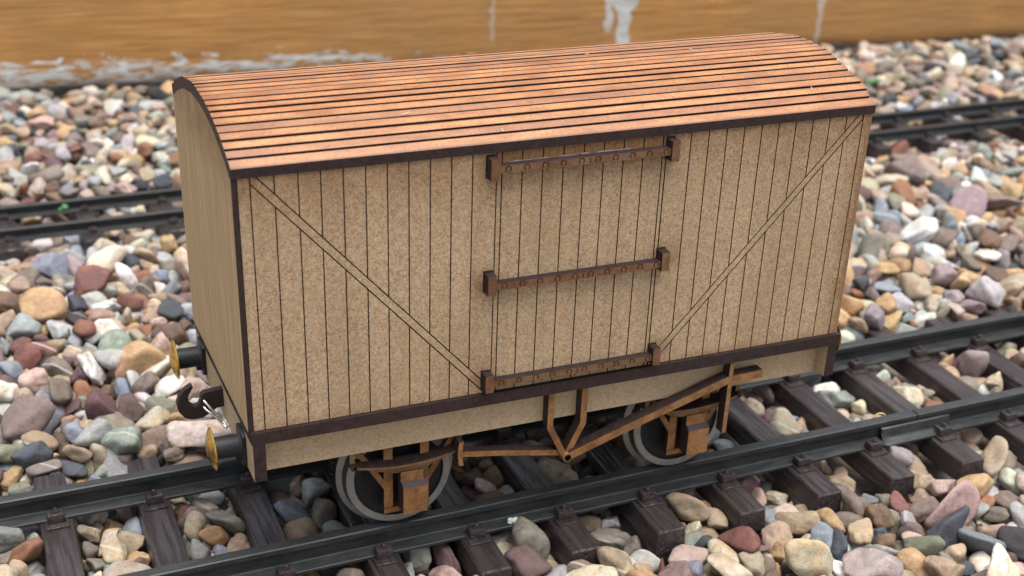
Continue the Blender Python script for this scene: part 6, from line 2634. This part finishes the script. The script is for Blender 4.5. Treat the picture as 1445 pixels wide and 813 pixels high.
stone(2, 439, 833, 73, -60, 54, 44)
stone(34, 994, 783, 75, 25, 85, -46)
stone(3, 1028, 818, 74, 79, 58, 0)
stone(1, 1026, 798, 76, -10, -82, 1)
stone(11, 1186, 824, 71, -5, 87, 46)
stone(1, 1199, 776, 81, 78, -61, 12)
stone(2, 1247, 793, 79, -3, 60, -64)
stone(1, 1355, 754, 88, -16, -99, 2)
stone(5, 1325, 787, 72, -85, 33, -1)
stone(1, 1344, 798, 73, 22, 5, -97)
stone(2, 1369, 798, 79, 10, 69, 53)
stone(2, 1428, 821, 80, 43, 34, 83)
stone(1, 1451, 768, 68, -15, 3, -13)
stone(5, 1497, 772, 60, 14, -82, 32)
stone(8, 84, 808, 83, 50, 3, 20)
stone(1, 97, 754, 85, 4, -19, -63)
stone(2, 141, 814, 77, 13, 48, 69)
stone(1, 170, 804, 76, 41, -76, -21)
stone(1, 179, 815, 71, 36, 57, 68)
stone(2, 225, 839, 76, 71, 62, 25)
stone(6, 298, 825, 80, 15, 43, 47)
stone(2, 324, 822, 80, 3, -5, -49)
stone(2, 358, 810, 76, 3, -69, 66)
stone(2, 428, 840, 71, -81, 10, -27)
stone(5, 429, 774, 74, -32, 21, -65)
stone(39, 1077, 822, 80, 39, 75, -34)
stone(5, 1138, 762, 85, 26, 94, -12)
stone(7, 1255, 837, 75, -22, -96, 19)
stone(4, 1317, 809, 74, 17, -20, -96)
stone(1, 1334, 808, 69, 1, 14, 82)
stone(3, 1368, 827, 73, -10, 15, 56)
stone(1, 1374, 808, 80, -52, 45, -17)
stone(2, 1460, 810, 65, 26, 57, 72)
stone(17, 180, 828, 81, -34, -93, 8)
stone(1, 163, 844, 66, 41, -90, -4)
stone(1, 164, 833, 70, 53, -63, 21)
stone(1, 222, 824, 79, -16, 47, 26)
stone(3, 213, 807, 81, 2, -48, -87)
stone(1, 258, 837, 76, -49, -84, 11)
stone(3, 313, 822, 88, 22, 92, 31)
stone(2, 334, 835, 82, -26, 24, 83)
stone(3, 375, 818, 74, 21, 9, -76)
stone(43, 1045, 833, 74, -2, 15, 42)
stone(3, 1089, 834, 80, 88, -41, 2)
stone(1, 1115, 828, 76, 25, 14, 79)
stone(2, 1139, 807, 82, 30, 22, 92)
stone(1, 1159, 807, 82, 1, -74, 64)
stone(3, 1204, 821, 70, 15, -20, 79)
stone(5, 1277, 842, 65, 65, 1, 76)
stone(3, 1305, 810, 78, 1, -12, -88)
stone(1, 1340, 816, 75, 80, -51, -30)
stone(1, 1349, 823, 70, -60, 70, 36)
stone(3, 1357, 810, 76, -87, -41, 20)
stone(1, 1405, 826, 74, 26, 78, -56)
stone(16, 104, 834, 74, 98, 1, -7)
stone(3, 153, 823, 70, -54, 43, -67)
stone(2, 172, 841, 75, 39, 82, -37)
stone(3, 234, 839, 72, -57, 11, 67)
stone(1, 237, 822, 81, 98, -15, 4)
stone(10, 395, 827, 71, 9, 81, 24)
stone(42, 1032, 842, 68, -20, 7, -97)
stone(11, 1202, 840, 70, 26, 28, -83)
stone(1, 1262, 802, 77, 18, -38, 50)
stone(3, 1262, 822, 69, 96, -23, 2)
stone(2, 1295, 819, 67, -24, 77, -23)
stone(2, 1299, 828, 77, -9, -26, 92)
stone(3, 1382, 842, 74, 19, 22, -75)
stone(1, 1390, 812, 78, 9, 87, -47)
stone(5, 1491, 846, 62, 52, -6, -22)
stone(5, 1580, 847, 57, -86, -21, 13)
stone(10, 174, 899, 58, -84, -45, -16)
stone(7, 277, 874, 63, -39, 19, -87)
stone(3, 309, 838, 83, -17, 26, -47)
stone(2, 384, 826, 77, 58, -49, -22)
stone(1, 380, 837, 81, 79, -27, 4)
stone(2, 406, 817, 74, -99, -10, 2)
stone(55, 1242, 880, 61, 81, -10, 58)
stone(4, 1281, 832, 76, -9, -72, 67)
stone(15, 1513, 838, 64, 49, 71, 33)
stone(1, 1552, 863, 60, -43, 2, -32)
stone(12, 170, 886, 63, 98, 12, 7)
stone(11, 357, 868, 64, -88, 11, -45)
stone(3, 468, 819, 89, 39, 6, -26)
stone(63, 1357, 877, 64, -1, -19, -21)
stone(2, 1405, 887, 60, -26, 61, 59)
stone(8, 1504, 871, 59, -5, 50, 44)
stone(2, 1584, 872, 56, 66, -33, -51)
stone(1, 1596, 915, 54, -41, -52, -67)
stone(13, 287, 889, 62, 5, 2, 53)
stone(33, 1185, 902, 53, -85, -4, -5)
stone(2, 1206, 903, 62, -16, 32, -82)
stone(3, 1289, 896, 56, 9, -63, 65)
stone(6, 1411, 895, 62, -93, -15, -23)
stone(2, 1504, 892, 61, 11, -7, -59)
# single stones whose colour and size follow a conspicuous pebble of the photograph
REPAINT = {1574: ('ochre', 1.75), 1530: ('white', 1), 1468: ('pinkish', 1), 1497: ('plum', 1.52), 700: ('plum', 1), 1419: ('slate', 1.12), 1436: ('blue grey', 1), 195: ('pale grey', 1.75), 922: ('mauve', 1.2), 1573: ('grey brown', 1.1), 1717: ('slate', 1), 1928: ('cream', 1.1), 1954: ('white', 1), 1901: ('pinkish', 1.1), 831: ('plum', 1.05), 1714: ('charcoal', 1), 1657: ('blue grey', 1.1), 1686: ('reddish brown', 1.1), 1415: ('greenish grey', 1.1), 1738: ('pale grey', 1), 1218: ('blue grey', 1.75), 351: ('mauve', 1.1), 1221: ('pale grey', 1.1), 1248: ('grey brown', 1.2), 412: ('ochre', 1.1), 443: ('tan', 1), 1177: ('ochre', 1.05), 1285: ('pinkish', 1.1), 1083: ('blue grey', 1.1), 335: ('ochre', 1), 749: ('pale grey', 1.1), 1448: ('blue grey', 1), 737: ('olive grey', 1.1), 1616: ('white', 1.1), 1702: ('mauve', 1.13), 1909: ('pinkish', 1.75), 1808: ('greenish grey', 1.1), 1516: ('white', 1.1), 1426: ('ochre', 1), 1477: ('white', 1), 1533: ('ochre', 1), 1138: ('cream', 1), 509: ('cream', 1.1), 366: ('white', 1), 1178: ('brown', 1), 491: ('plum', 1.2), 102: ('pinkish', 1), 1211: ('reddish brown', 0.35)}
# the pebbles that show largest, each built as an object of its own
SINGLE = [1494, 1685, 509, 1416, 1184, 351, 1167, 1215, 1258, 474, 1145, 1840, 1415, 910, 659, 446, 1210, 1135, 426, 1702, 1331, 323, 1413, 335, 1425, 1174, 1616, 1060, 1419, 1884, 1738, 1585, 1245, 1082, 93, 66, 761, 1083, 76, 1304, 1313, 443, 1308, 1058, 1607, 1180, 529, 1144, 1300, 528, 745, 1437, 1928, 1633, 505, 1683, 1462, 526, 1575, 670, 1333, 1050, 1310, 1278, 444, 212, 1412, 1530, 737, 1219, 1381, 1853, 1574, 211, 1703, 1367, 1311, 1384, 1536, 1717, 1428, 669, 425, 1363, 1143, 546, 1259, 1791, 1426, 1248, 1529, 1138, 1589, 1573, 1249, 1874, 553, 520, 1380, 522, 1768, 1149, 1111, 1511, 1421, 698, 1414, 1211, 1828, 864, 172, 1285, 4973, 1447, 1549, 1218, 412, 1177, 1324, 353, 1435, 1222, 1217, 1273, 1959, 1870, 517, 1467, 6277, 478, 1233, 740, 1525, 1113, 391, 1150, 1847, 619, 1766, 82, 826, 519, 583, 1686, 442, 632, 410, 6512, 1657, 430, 1395, 1423, 933, 1513, 1659, 143, 1882, 197, 1497, 1436, 1643, 102, 1641, 1741, 1930, 228, 578, 6294, 1533, 1479, 1178, 4087, 776, 584, 1326, 1246, 653, 5950, 1634, 4766, 615, 545, 1508, 1528, 488, 1697, 1512, 1923, 1338, 156, 367, 455, 1448, 1765, 1468, 1809, 233, 121, 3277, 390, 588, 1912, 4630, 1793, 1378, 1393, 1295, 1337, 631, 1449, 744, 1382, 1369, 1309, 141, 1548, 83, 1534, 489, 1622, 525, 4741, 1927, 816, 1336, 1516, 491, 6753, 930, 1803, 1316, 1753, 1510, 1450, 1532, 1737, 1714, 1301, 1700, 3444, 700, 6605, 473, 470, 4325, 1856, 158, 6022, 800, 535, 6586, 968, 4331, 4667, 6191, 6263, 5095, 46, 117, 4918, 5780, 1745, 94, 502, 493, 1783, 722, 1682, 135, 1340, 6114, 922, 1743, 458, 6111, 1855, 1318, 423, 5456, 5048, 6494, 877, 823, 642, 1264, 1642, 1925, 3575, 4201, 720, 746, 4229, 5451, 195, 1261, 4098, 1387, 1280, 4955, 1662]
ROWS = np.array(DATA, dtype=float).reshape(-1, 7)
idx = np.cumsum(ROWS[:, 0]).astype(int)
pos = ROWS[:, 1:4]/2+np.array([-160, -140, -95])
quat = np.zeros((len(idx), 4)); quat[:, 1:] = ROWS[:, 4:7]/100.0
quat[:, 0] = np.sqrt(np.clip(1-(quat[:, 1:]**2).sum(1), 0, 1)); quat /= np.linalg.norm(quat, axis=1)[:, None]
SH, AXS = stone_params(); SH = np.where(SH > 30, SH-9, SH)
NEAR_N = len(idx)
def drop_stones(first):
    """rest stones one by one on the bed beyond the far track, each at the lowest of a few spots near where it falls"""
    r = np.random.default_rng(58); g = 1.5; X0, Y0 = -190.0, 292.0; nx, ny = 720, 205
    H = np.full((ny, nx), -68.5); gx_ = X0+g*np.arange(nx); gy_ = Y0+g*np.arange(ny)
    for kk in range(-5, 27):
        xc = -46+38.5*kk; H[np.ix_((gy_ > 301) & (gy_ < 356), (gx_ > xc-5.2) & (gx_ < xc+5.2))] = 0
    for yc in (313.2, 343.6): H[(gy_ > yc-3) & (gy_ < yc+3), :] = 0
    H[gy_[:, None] > 585-.08*(gx_[None]+30)] = 0
    out_i, out_p, out_q = [], [], []; k = first
    tries = 0
    while k < len(AXS) and tries < 30000:
        tries += 1
        y = r.uniform(298, 588); x = r.uniform(-150, 330+(y+72)*.92)
        ax_ = AXS[k]; yaw = r.uniform(0, 6.283); best = None
        ca, sa = math.cos(yaw), math.sin(yaw); rr_ = ax_[0]
        for t_ in range(4):
            xx = x+(r.uniform(-7, 7) if t_ else 0); yy = y+(r.uniform(-7, 7) if t_ else 0)
            i0, i1 = int((xx-rr_-X0)/g), int((xx+rr_-X0)/g)+2; j0, j1 = int((yy-rr_-Y0)/g), int((yy+rr_-Y0)/g)+2
            if i0 < 0 or j0 < 0 or i1 > nx or j1 > ny: continue
            dx = gx_[None, i0:i1]-xx; dy = gy_[j0:j1, None]-yy
            q = ((dx*ca+dy*sa)/ax_[0])**2+((dy*ca-dx*sa)/ax_[1])**2; q = np.where(q < 1, np.sqrt(np.clip(1-q, 0, 1)), -9)
            h = H[j0:j1, i0:i1]; zc_ = np.max(np.where(q > -1, h+ax_[2]*q*.85, -999))
            top_ = -60.5 if 296 < yy < 362 else -51.5
            gap_ = 585-.08*(xx+30)-yy
            if gap_ < 30: top_ = -66.0 if xx < 150 and gap_ < 16 else -60.0
            if zc_+ax_[2]*.8 > top_: continue
            if best is None or zc_ < best[0]: best = (zc_, xx, yy, q, j0, j1, i0, i1)
        if best is None: continue
        zc_, xx, yy, q, j0, j1, i0, i1 = best
        h = H[j0:j1, i0:i1]; H[j0:j1, i0:i1] = np.where(q > -1, np.maximum(h, zc_+ax_[2]*q), h)
        tl = r.normal(0, .13, 2); qq = np.array([math.cos(yaw/2), tl[0], tl[1], math.sin(yaw/2)]); qq /= np.linalg.norm(qq)
        out_i.append(k); out_p.append((xx, yy, zc_)); out_q.append(qq); k += 1
    return np.array(out_i), np.array(out_p), np.array(out_q)
fi, fp, fq = drop_stones(NP)
idx = np.concatenate([idx, fi]); pos = np.concatenate([pos, fp]); quat = np.concatenate([quat, fq])
def fill_stones():
    """a last sprinkling of stones wherever the bed is still bare: round the edges of the plot and behind the wagon"""
    r = np.random.default_rng(91); g = 2.0; X0, Y0 = -380.0, -230.0; nx, ny = 720, 415
    gx_ = X0+g*np.arange(nx); gy_ = Y0+g*np.arange(ny); XX, YY = np.meshgrid(gx_, gy_)
    H = np.where(YY < -13, -76.0, np.where(YY < 95, -69.0, -66.0)); free = YY < 570-.08*(XX+30)
    for px, py, pz in pos:
        i, j = int((px-X0)/g), int((py-Y0)/g)
        free[max(j-4, 0):j+5, max(i-4, 0):i+5] = False
        H[max(j-2, 0):j+3, max(i-2, 0):i+3] = np.maximum(H[max(j-2, 0):j+3, max(i-2, 0):i+3], pz+2)
    for kk in range(-12, 28):
        xc = 41.4+31.7*kk; m_ = (np.abs(XX-xc-.035*(YY-20)) < 7) & (YY > -15) & (YY < 96); free[m_] = False; H[m_] = 0
    for kk in range(-9, 30):
        xc = -46+38.5*kk; m_ = (np.abs(XX-xc) < 7) & (YY > 300) & (YY < 358); free[m_] = False; H[m_] = 0
    for yc, w_ in ((12.1, 5), (68.7, 5), (313.2, 3), (343.6, 3)):
        m_ = np.abs(YY-yc-.013*(XX-100)*(yc < 100)) < w_; free[m_] = False; H[m_] = 0
    jj, ii = np.nonzero(free); out_i, out_p, out_q = [], [], []
    for n_ in range(int(len(jj)*g*g/17)):
        k = int(r.integers(0, len(AXS))); ax_ = AXS[k]; yaw = r.uniform(0, 6.283); ca, sa = math.cos(yaw), math.sin(yaw); best = None
        for t_ in range(3):
            c_ = r.integers(0, len(jj)) if t_ == 0 else c_
            xx = gx_[ii[c_]]+r.uniform(-5, 5)*(t_ > 0); yy = gy_[jj[c_]]+r.uniform(-5, 5)*(t_ > 0); q_ = ax_[0]
            i0, i1 = int((xx-q_-X0)/g), int((xx+q_-X0)/g)+2; j0, j1 = int((yy-q_-Y0)/g), int((yy+q_-Y0)/g)+2
            if i0 < 0 or j0 < 0 or i1 > nx or j1 > ny: continue
            dx = gx_[None, i0:i1]-xx; dy = gy_[j0:j1, None]-yy
            q = ((dx*ca+dy*sa)/ax_[0])**2+((dy*ca-dx*sa)/ax_[1])**2; q = np.where(q < 1, np.sqrt(np.clip(1-q, 0, 1)), -9)
            h = H[j0:j1, i0:i1]; zc_ = np.max(np.where(q > -1, h+ax_[2]*q*.85, -999))
            top_ = -62 if yy < -13 else -59 if yy < 95 or 296 < yy < 362 else -54
            if zc_ < -200 or zc_+ax_[2]*.8 > top_: continue
            if best is None or zc_ < best[0]: best = (zc_, xx, yy, q, j0, j1, i0, i1)
        if best is None: continue
        zc_, xx, yy, q, j0, j1, i0, i1 = best
        h = H[j0:j1, i0:i1]; H[j0:j1, i0:i1] = np.where(q > -1, np.maximum(h, zc_+ax_[2]*q), h)
        qq = np.array([math.cos(yaw/2), *r.normal(0, .12, 2), math.sin(yaw/2)]); out_i.append(k); out_p.append((xx, yy, zc_)); out_q.append(qq/np.linalg.norm(qq))
    return np.array(out_i), np.array(out_p), np.array(out_q)
FILL_N = len(idx)
fi, fp, fq = fill_stones()
idx = np.concatenate([idx, fi]); pos = np.concatenate([pos, fp]); quat = np.concatenate([quat, fq]); N = len(idx)
WT = np.array([p_[4] for p_ in PAL], float); pal = np.random.default_rng(31).choice(len(PAL), 30000, p=WT/WT.sum())[idx]
scl = np.ones(N)
PN = [p_[0] for p_ in PAL]
for kk, (nm, k_) in REPAINT.items(): pal[kk] = PN.index(nm); scl[kk] = k_
D3, F3 = ico(4); D2, F2_ = ico(3)
D1, F1 = ico(2)
R3 = {}; R2 = {}; R1 = {}
def qrot(q):
    w, x, y, z = q
    return np.array([[1-2*(y*y+z*z), 2*(x*y-z*w), 2*(x*z+y*w)], [2*(x*y+z*w), 1-2*(x*x+z*z), 2*(y*z-x*w)], [2*(x*z-y*w), 2*(y*z+x*w), 1-2*(x*x+y*y)]])
prng = np.random.default_rng(77); RC = prng.normal(size=(30000, 8))
def shade(k):
    """colours of pebble k: main, patch colour and how strongly the patch shows"""
    nm, c, c2, pt, wt_ = PAL[pal[k]]; g = RC[idx[k]]
    lc = np.array(lin(c)); lc = lc.mean()+(lc-lc.mean())*.66
    a = lc*(1+.13*np.clip(g[0], -1.6, 1.6))*(1+.04*g[1:4])
    b = np.array(lin(c2))*(1+.08*g[4])
    return np.clip(a*.72, .01, .75), np.clip(b*.72, .01, .75), pt*(.4+.6*(g[5] > -.3)), (g[6]*3.7) % 1.0
def peb_geo(k, near):
    s = SH[idx[k]]
    cache, D = (R3, D3) if near else (R2, D2) if k < FILL_N else (R1, D1)
    if s not in cache: cache[s] = stone_radius(s, D)[:, None]*D
    return (cache[s]*AXS[idx[k]]*scl[k])@qrot(quat[k]).T
def paint(me, c1, c2):
    for nm, c in (('col', c1), ('col2', c2)):
        a = me.attributes.new(nm, 'FLOAT_COLOR', 'POINT'); a.data.foreach_set('color', np.ascontiguousarray(c, dtype=np.float32).ravel())
def stone_words(k):
    a, b, c = AXS[idx[k]]*scl[k]; L = 2*a
    size = 'small' if L < 9.5 else 'large' if L > 14.5 else 'medium'
    shp = 'angular' if SH[idx[k]] > 24 else 'flat' if c/b < .62 else 'long' if a/b > 1.34 else 'rounded'
    vein = 'veined ' if (RC[idx[k]][6]*3.7) % 1.0 > .93 else ''
    return size, shp, vein+PN[pal[k]]
def stone_place(k):
    x, y, z = pos[k]
    if y < -13:
        return ('at the bottom left' if x < 30 else 'in front of the left wheel' if x < 85 else 'in front of the brake lever' if x < 140 else
                'in front of the right wheel' if x < 190 else 'in front of the rail joint' if x < 255 else 'right of the rail joint')
    if y < 96:
        return 'between sleepers '+('left of the wagon' if x < 0 else 'under the wagon' if x < 195 else 'right of the wagon')
    side = 'left of the wagon' if x < 120 else 'right of the wagon'
    if y < 150: return side+', by the near track'
    if y < 225: return side+', midway to far track'
    if y < 300: return side+', before far track'
    if y < 358: return side+', between far rails'
    if y < 470: return side+', past far track'
    return side+', near the timber'
def make_labels(ks):
    c0 = np.array([-65.4518, -332.7256, 195.8935]); f_ = np.array([.3541, .8015, -.4826]); r_ = np.array([.9148, -.4039, 0.0]); u_ = np.cross(r_, f_)
    scr = {}
    for k in ks:
        v = pos[k]-c0; d_ = v@f_; scr[k] = np.array([v@r_/d_, v@u_/d_])*1908
    lab = {}; base = {}
    for k in ks:
        s_, h_, c_ = stone_words(k); base[k] = (s_+' ' if s_ != 'medium' else '')+h_+' '+c_+' pebble '+stone_place(k)
    def near_words(k, m):
        oth = sorted((o for o in ks if o != k), key=lambda o: np.hypot(*(scr[o]-scr[k])))[:m]
        w_ = []
        for o in oth:
            d_ = scr[o]-scr[k]
            side = ('right' if d_[0] > 0 else 'left') if abs(d_[0]) > abs(d_[1]) else ('above' if d_[1] > 0 else 'below')
            cw = PN[pal[o]]
            w_.append(cw+' one '+({'right': 'to its right', 'left': 'to its left', 'above': 'behind it', 'below': 'before it'}[side]))
        return w_
    lab = {}; groups = {}
    for k in ks: groups.setdefault(base[k], []).append(k)
    ordn = ['leftmost', 'second from left', 'third from left', 'fourth from left', 'fifth from left', 'sixth from left', 'seventh from left', 'eighth from left', 'ninth from left', 'tenth from left']
    for l, g in groups.items():
        if len(g) == 1: lab[g[0]] = l; continue
        unique_label = {}
        for m in (1, 2, 3):
            for k in g:
                if k in unique_label: continue
                t_ = l+', '+near_words(k, m)[-1]
                if len(t_.split()) <= 16 and t_ not in unique_label.values(): unique_label[k] = t_
        if len(unique_label) == len(g): lab.update(unique_label); continue
        g.sort(key=lambda k: scr[k][0])
        for j, k in enumerate(g): lab[k] = ordn[min(j, 9)]+' '+l
    return lab
LABELS = make_labels(SINGLE)

for k in SINGLE:
    v = peb_geo(k, True); me = bpy.data.meshes.new('pebble')
    me.from_pydata((v*U).tolist(), [], F3.tolist()); me.polygons.foreach_set('use_smooth', [True]*len(F3)); me.materials.append(M['stone'])
    a, b, pt, w = shade(k); n = len(v)
    paint(me, np.tile([*a, pt], (n, 1)), np.tile([*b, w], (n, 1)))
    o = bpy.data.objects.new('pebble', me); C.objects.link(o); o.location = V3(pos[k])
    tag(o, LABELS[k], 'pebble', 'pebbles lying in the gravel'); o['stone'] = int(k)
VV, FF, C1, C2 = [], [], [], []; off = 0
cam_p = np.array([-65.45, -332.73, 195.89])
single = set(SINGLE)
GRAVEL_K = []
for k in range(N):
    if k in single: continue
    near = np.linalg.norm(pos[k]-cam_p) < 520 and k < NEAR_N
    v = peb_geo(k, near)+pos[k]; VV.append(v); GRAVEL_K.append((k, len(F3 if near else F2_ if k < FILL_N else F1))); FF.append((F3 if near else F2_ if k < FILL_N else F1)+off); off += len(v)
    a, b, pt, w = shade(k); C1.append(np.tile([*a, pt], (len(v), 1))); C2.append(np.tile([*b, w], (len(v), 1)))
if VV:
    VV = np.concatenate(VV); FF = np.concatenate(FF); VV[:, 2] += ZB
    me = bpy.data.meshes.new('gravel'); me.vertices.add(len(VV)); me.vertices.foreach_set('co', (VV*U).astype(np.float32).ravel())
    me.loops.add(FF.size); me.loops.foreach_set('vertex_index', FF.astype(np.int32).ravel())
    me.polygons.add(len(FF)); me.polygons.foreach_set('loop_start', np.arange(0, FF.size, 3, dtype=np.int32))
    me.polygons.foreach_set('use_smooth', np.ones(len(FF), dtype=bool)); me.update(); me.validate()
    me.materials.append(M['stone']); paint(me, np.concatenate(C1), np.concatenate(C2))
    o = bpy.data.objects.new('gravel', me); C.objects.link(o); tag(o, 'mixed brown, grey and white pebble gravel filling the bed round both tracks', 'gravel', kind='stuff')

# ------------------------------------------------------------------ small litter
M['dry_leaf'] = simple('dry_leaf', (.30, .15, .09), .7, n_scale=.4, var=.3)
M['green'] = simple('green_leaf', (.035, .16, .045), .5, n_scale=.5, var=.3)
M['straw'] = simple('straw', (.52, .40, .16), .6, n_scale=.8, var=.2)
M['chalky'] = simple('chalky_crumb', (.55, .60, .54), .8, n_scale=.9, var=.3, bump=.3)
def leaf(mb, c, L, Wd, yaw, curl, lift, th=.18, n=10):
    """a thin curved leaf blade with real thickness"""
    ca, sa = math.cos(yaw), math.sin(yaw); vs, fs = [], []
    for s_ in (0, 1):
        for i in range(n+1):
            t = i/n; w_ = Wd*math.sin(math.pi*min(max(t, .04), .97))**.7
            for j in (-1, -.35, .35, 1):
                u = (t-.5)*L; h = lift*t+curl*(2*t-1)**2+.25*abs(j)*w_-s_*th
                vs.append((c[0]+u*ca-j*w_*.5*sa, c[1]+u*sa+j*w_*.5*ca, c[2]+h))
    m = 4*(n+1)
    for s_ in (0, m):
        for i in range(n):
            for j in range(3): fs.append((s_+4*i+j, s_+4*i+j+1, s_+4*i+j+5, s_+4*i+j+4))
    rim = [4*i for i in range(n+1)]+[4*n+1, 4*n+2]+[4*i+3 for i in range(n, -1, -1)]+[2, 1]
    for a, b in zip(rim, rim[1:]+rim[:1]): fs.append((a, b, b+m, a+m))
    mb.add(vs, fs, 0, True)
mb = MB(); leaf(mb, (284, 556, -52), 13, 5.5, -.1, 3.2, -2.0)
tag(mb.build('dry_leaf', M['dry_leaf']), 'curled reddish brown dry leaf lying against the foot of the timber', 'leaf')
mb = MB()
for k in range(9): leaf(mb, (523+3.0*math.cos(k*2.4), 411+3.0*math.sin(k*2.4), -53.5+.9*(k % 3)), 6.0, 3.8, k*2.4, -.8, 2.2)
mb.tube([(523, 411, -66), (523.3, 411.2, -58), (523, 411, -52)], .5, 8)
tag(mb.build('seedling', M['green']), 'small green seedling growing in the gravel past the right end of the roof', 'plant')
mb = MB(); leaf(mb, (-18, 334, -52.6), 5.5, 4.0, .4, 1.0, .5); leaf(mb, (-17, 335, -52.0), 4.5, 3.2, 1.7, .8, .8)
tag(mb.build('leaf_scrap', M['green']), 'bright green scrap of leaf between the far rails, left of the wagon', 'leaf')
mb = MB(); mb.tube([(238.5+3.4*(1-math.cos(t)), 19.4+.5*math.sin(2*t), -55.0+5.6*math.sin(t)) for t in np.linspace(.1, 2.7, 16)], .35, 8)
tag(mb.build('straw', M['straw']), 'curled yellow straw against the inside of the near rail by the joint', 'straw')
mb = MB(); rr2 = random.Random(9)
for k in range(9):
    bm = bmesh.new(); bmesh.ops.create_icosphere(bm, subdivisions=2, radius=.75+rr2.random()*.5); cx_ = (87.2+rr2.uniform(-1.5, 1.5), 8.2+rr2.uniform(-.7, .3), -55.0+rr2.uniform(-.4, .7))
    mb.add([(v.co.x*1.2+cx_[0], v.co.y+cx_[1], v.co.z*.7+cx_[2]) for v in bm.verts], [tuple(v.index for v in f.verts) for f in bm.faces], 0, True); bm.free()
tag(mb.build('chalky_crumb', M['chalky']), 'pale greenish white crumb stuck to the foot of the near rail', 'crumb')
M['fibre'] = simple('pale_fibre', (.62, .55, .42), .7, n_scale=1, var=.2)
rr3 = random.Random(21)
for k in range(6):
    s_ = rr3.uniform(-38, 8); x = rr3.uniform(10, 190); a = rr3.uniform(0, 3.1); L = rr3.uniform(.4, 1.1); cv = rr3.uniform(-.5, .5)
    pth = []
    for t in np.linspace(-1, 1, 7):
        u, v_ = L*t*math.cos(a)-cv*t*t*math.sin(a), L*t*math.sin(a)+cv*t*t*math.cos(a)
        y_, z_ = ar(s_+v_, R+.36+.12*t); pth.append((x+u, y_, z_))
    mb = MB(); mb.tube(pth, .11, 6)
    tag(part(mb, 'stray_fibre', M['fibre']))


# ------------------------------------------------------------------ light, sky, camera
w = bpy.data.worlds.new('World'); sc.world = w; w.use_nodes = True
nt = w.node_tree; bg = nt.nodes['Background']
sky = nt.nodes.new('ShaderNodeTexSky'); sky.sky_type = 'NISHITA'; sky.sun_disc = False
SUN_EL, SUN_AZ = math.radians(80), math.radians(150)       # azimuth measured from +y towards +x
sky.sun_elevation = SUN_EL; sky.sun_rotation = SUN_AZ; sky.air_density = 1.0; sky.dust_density = 4.0; sky.ozone_density = 1.0
hs = nt.nodes.new('ShaderNodeHueSaturation'); hs.inputs['Saturation'].default_value = .35    # a milky, overcast sky
nt.links.new(sky.outputs[0], hs.inputs['Color']); nt.links.new(hs.outputs[0], bg.inputs['Color']); bg.inputs['Strength'].default_value = .085
sl = bpy.data.lights.new('sun', 'SUN'); sl.energy = 1.5; sl.angle = math.radians(55); sl.color = (1.0, .96, .9)
so = bpy.data.objects.new('sun', sl); C.objects.link(so)
d = Vector((math.sin(SUN_AZ)*math.cos(SUN_EL), math.cos(SUN_AZ)*math.cos(SUN_EL), math.sin(SUN_EL)))
so.rotation_euler = d.to_track_quat('Z', 'Y').to_euler(); so.location = (0, 0, 1)

YAW, PIT, ROL = 0.415854419, 0.503473575, 0.0377418649
fw = Vector((math.sin(YAW)*math.cos(PIT), math.cos(YAW)*math.cos(PIT), -math.sin(PIT)))
rt = Vector((math.cos(YAW), -math.sin(YAW), 0)); up = rt.cross(fw)
r2 = rt*math.cos(ROL)+up*math.sin(ROL); u2 = -rt*math.sin(ROL)+up*math.cos(ROL)
cam = bpy.data.cameras.new('camera'); co = bpy.data.objects.new('camera', cam); C.objects.link(co)
co.matrix_world = Matrix(((r2.x, u2.x, -fw.x, 0), (r2.y, u2.y, -fw.y, 0), (r2.z, u2.z, -fw.z, 0), (0, 0, 0, 1)))
co.location = V3((-65.4518, -332.7256, 195.8935))
cam.sensor_fit = 'HORIZONTAL'; cam.sensor_width = 36; cam.lens = 36*1908.06/1445; cam.shift_y = 159.01/1445
cam.clip_start = .005; cam.clip_end = 50
cam.dof.use_dof = True; cam.dof.focus_distance = 410*U; cam.dof.aperture_fstop = 19
sc.camera = co
sc.view_settings.view_transform = 'Standard'; sc.view_settings.look = 'None'; sc.view_settings.exposure = 1.36; sc.view_settings.gamma = 1
sc.view_settings.use_curve_mapping = False
sc.cycles.max_bounces = 8; sc.cycles.diffuse_bounces = 4; sc.cycles.use_denoising = True
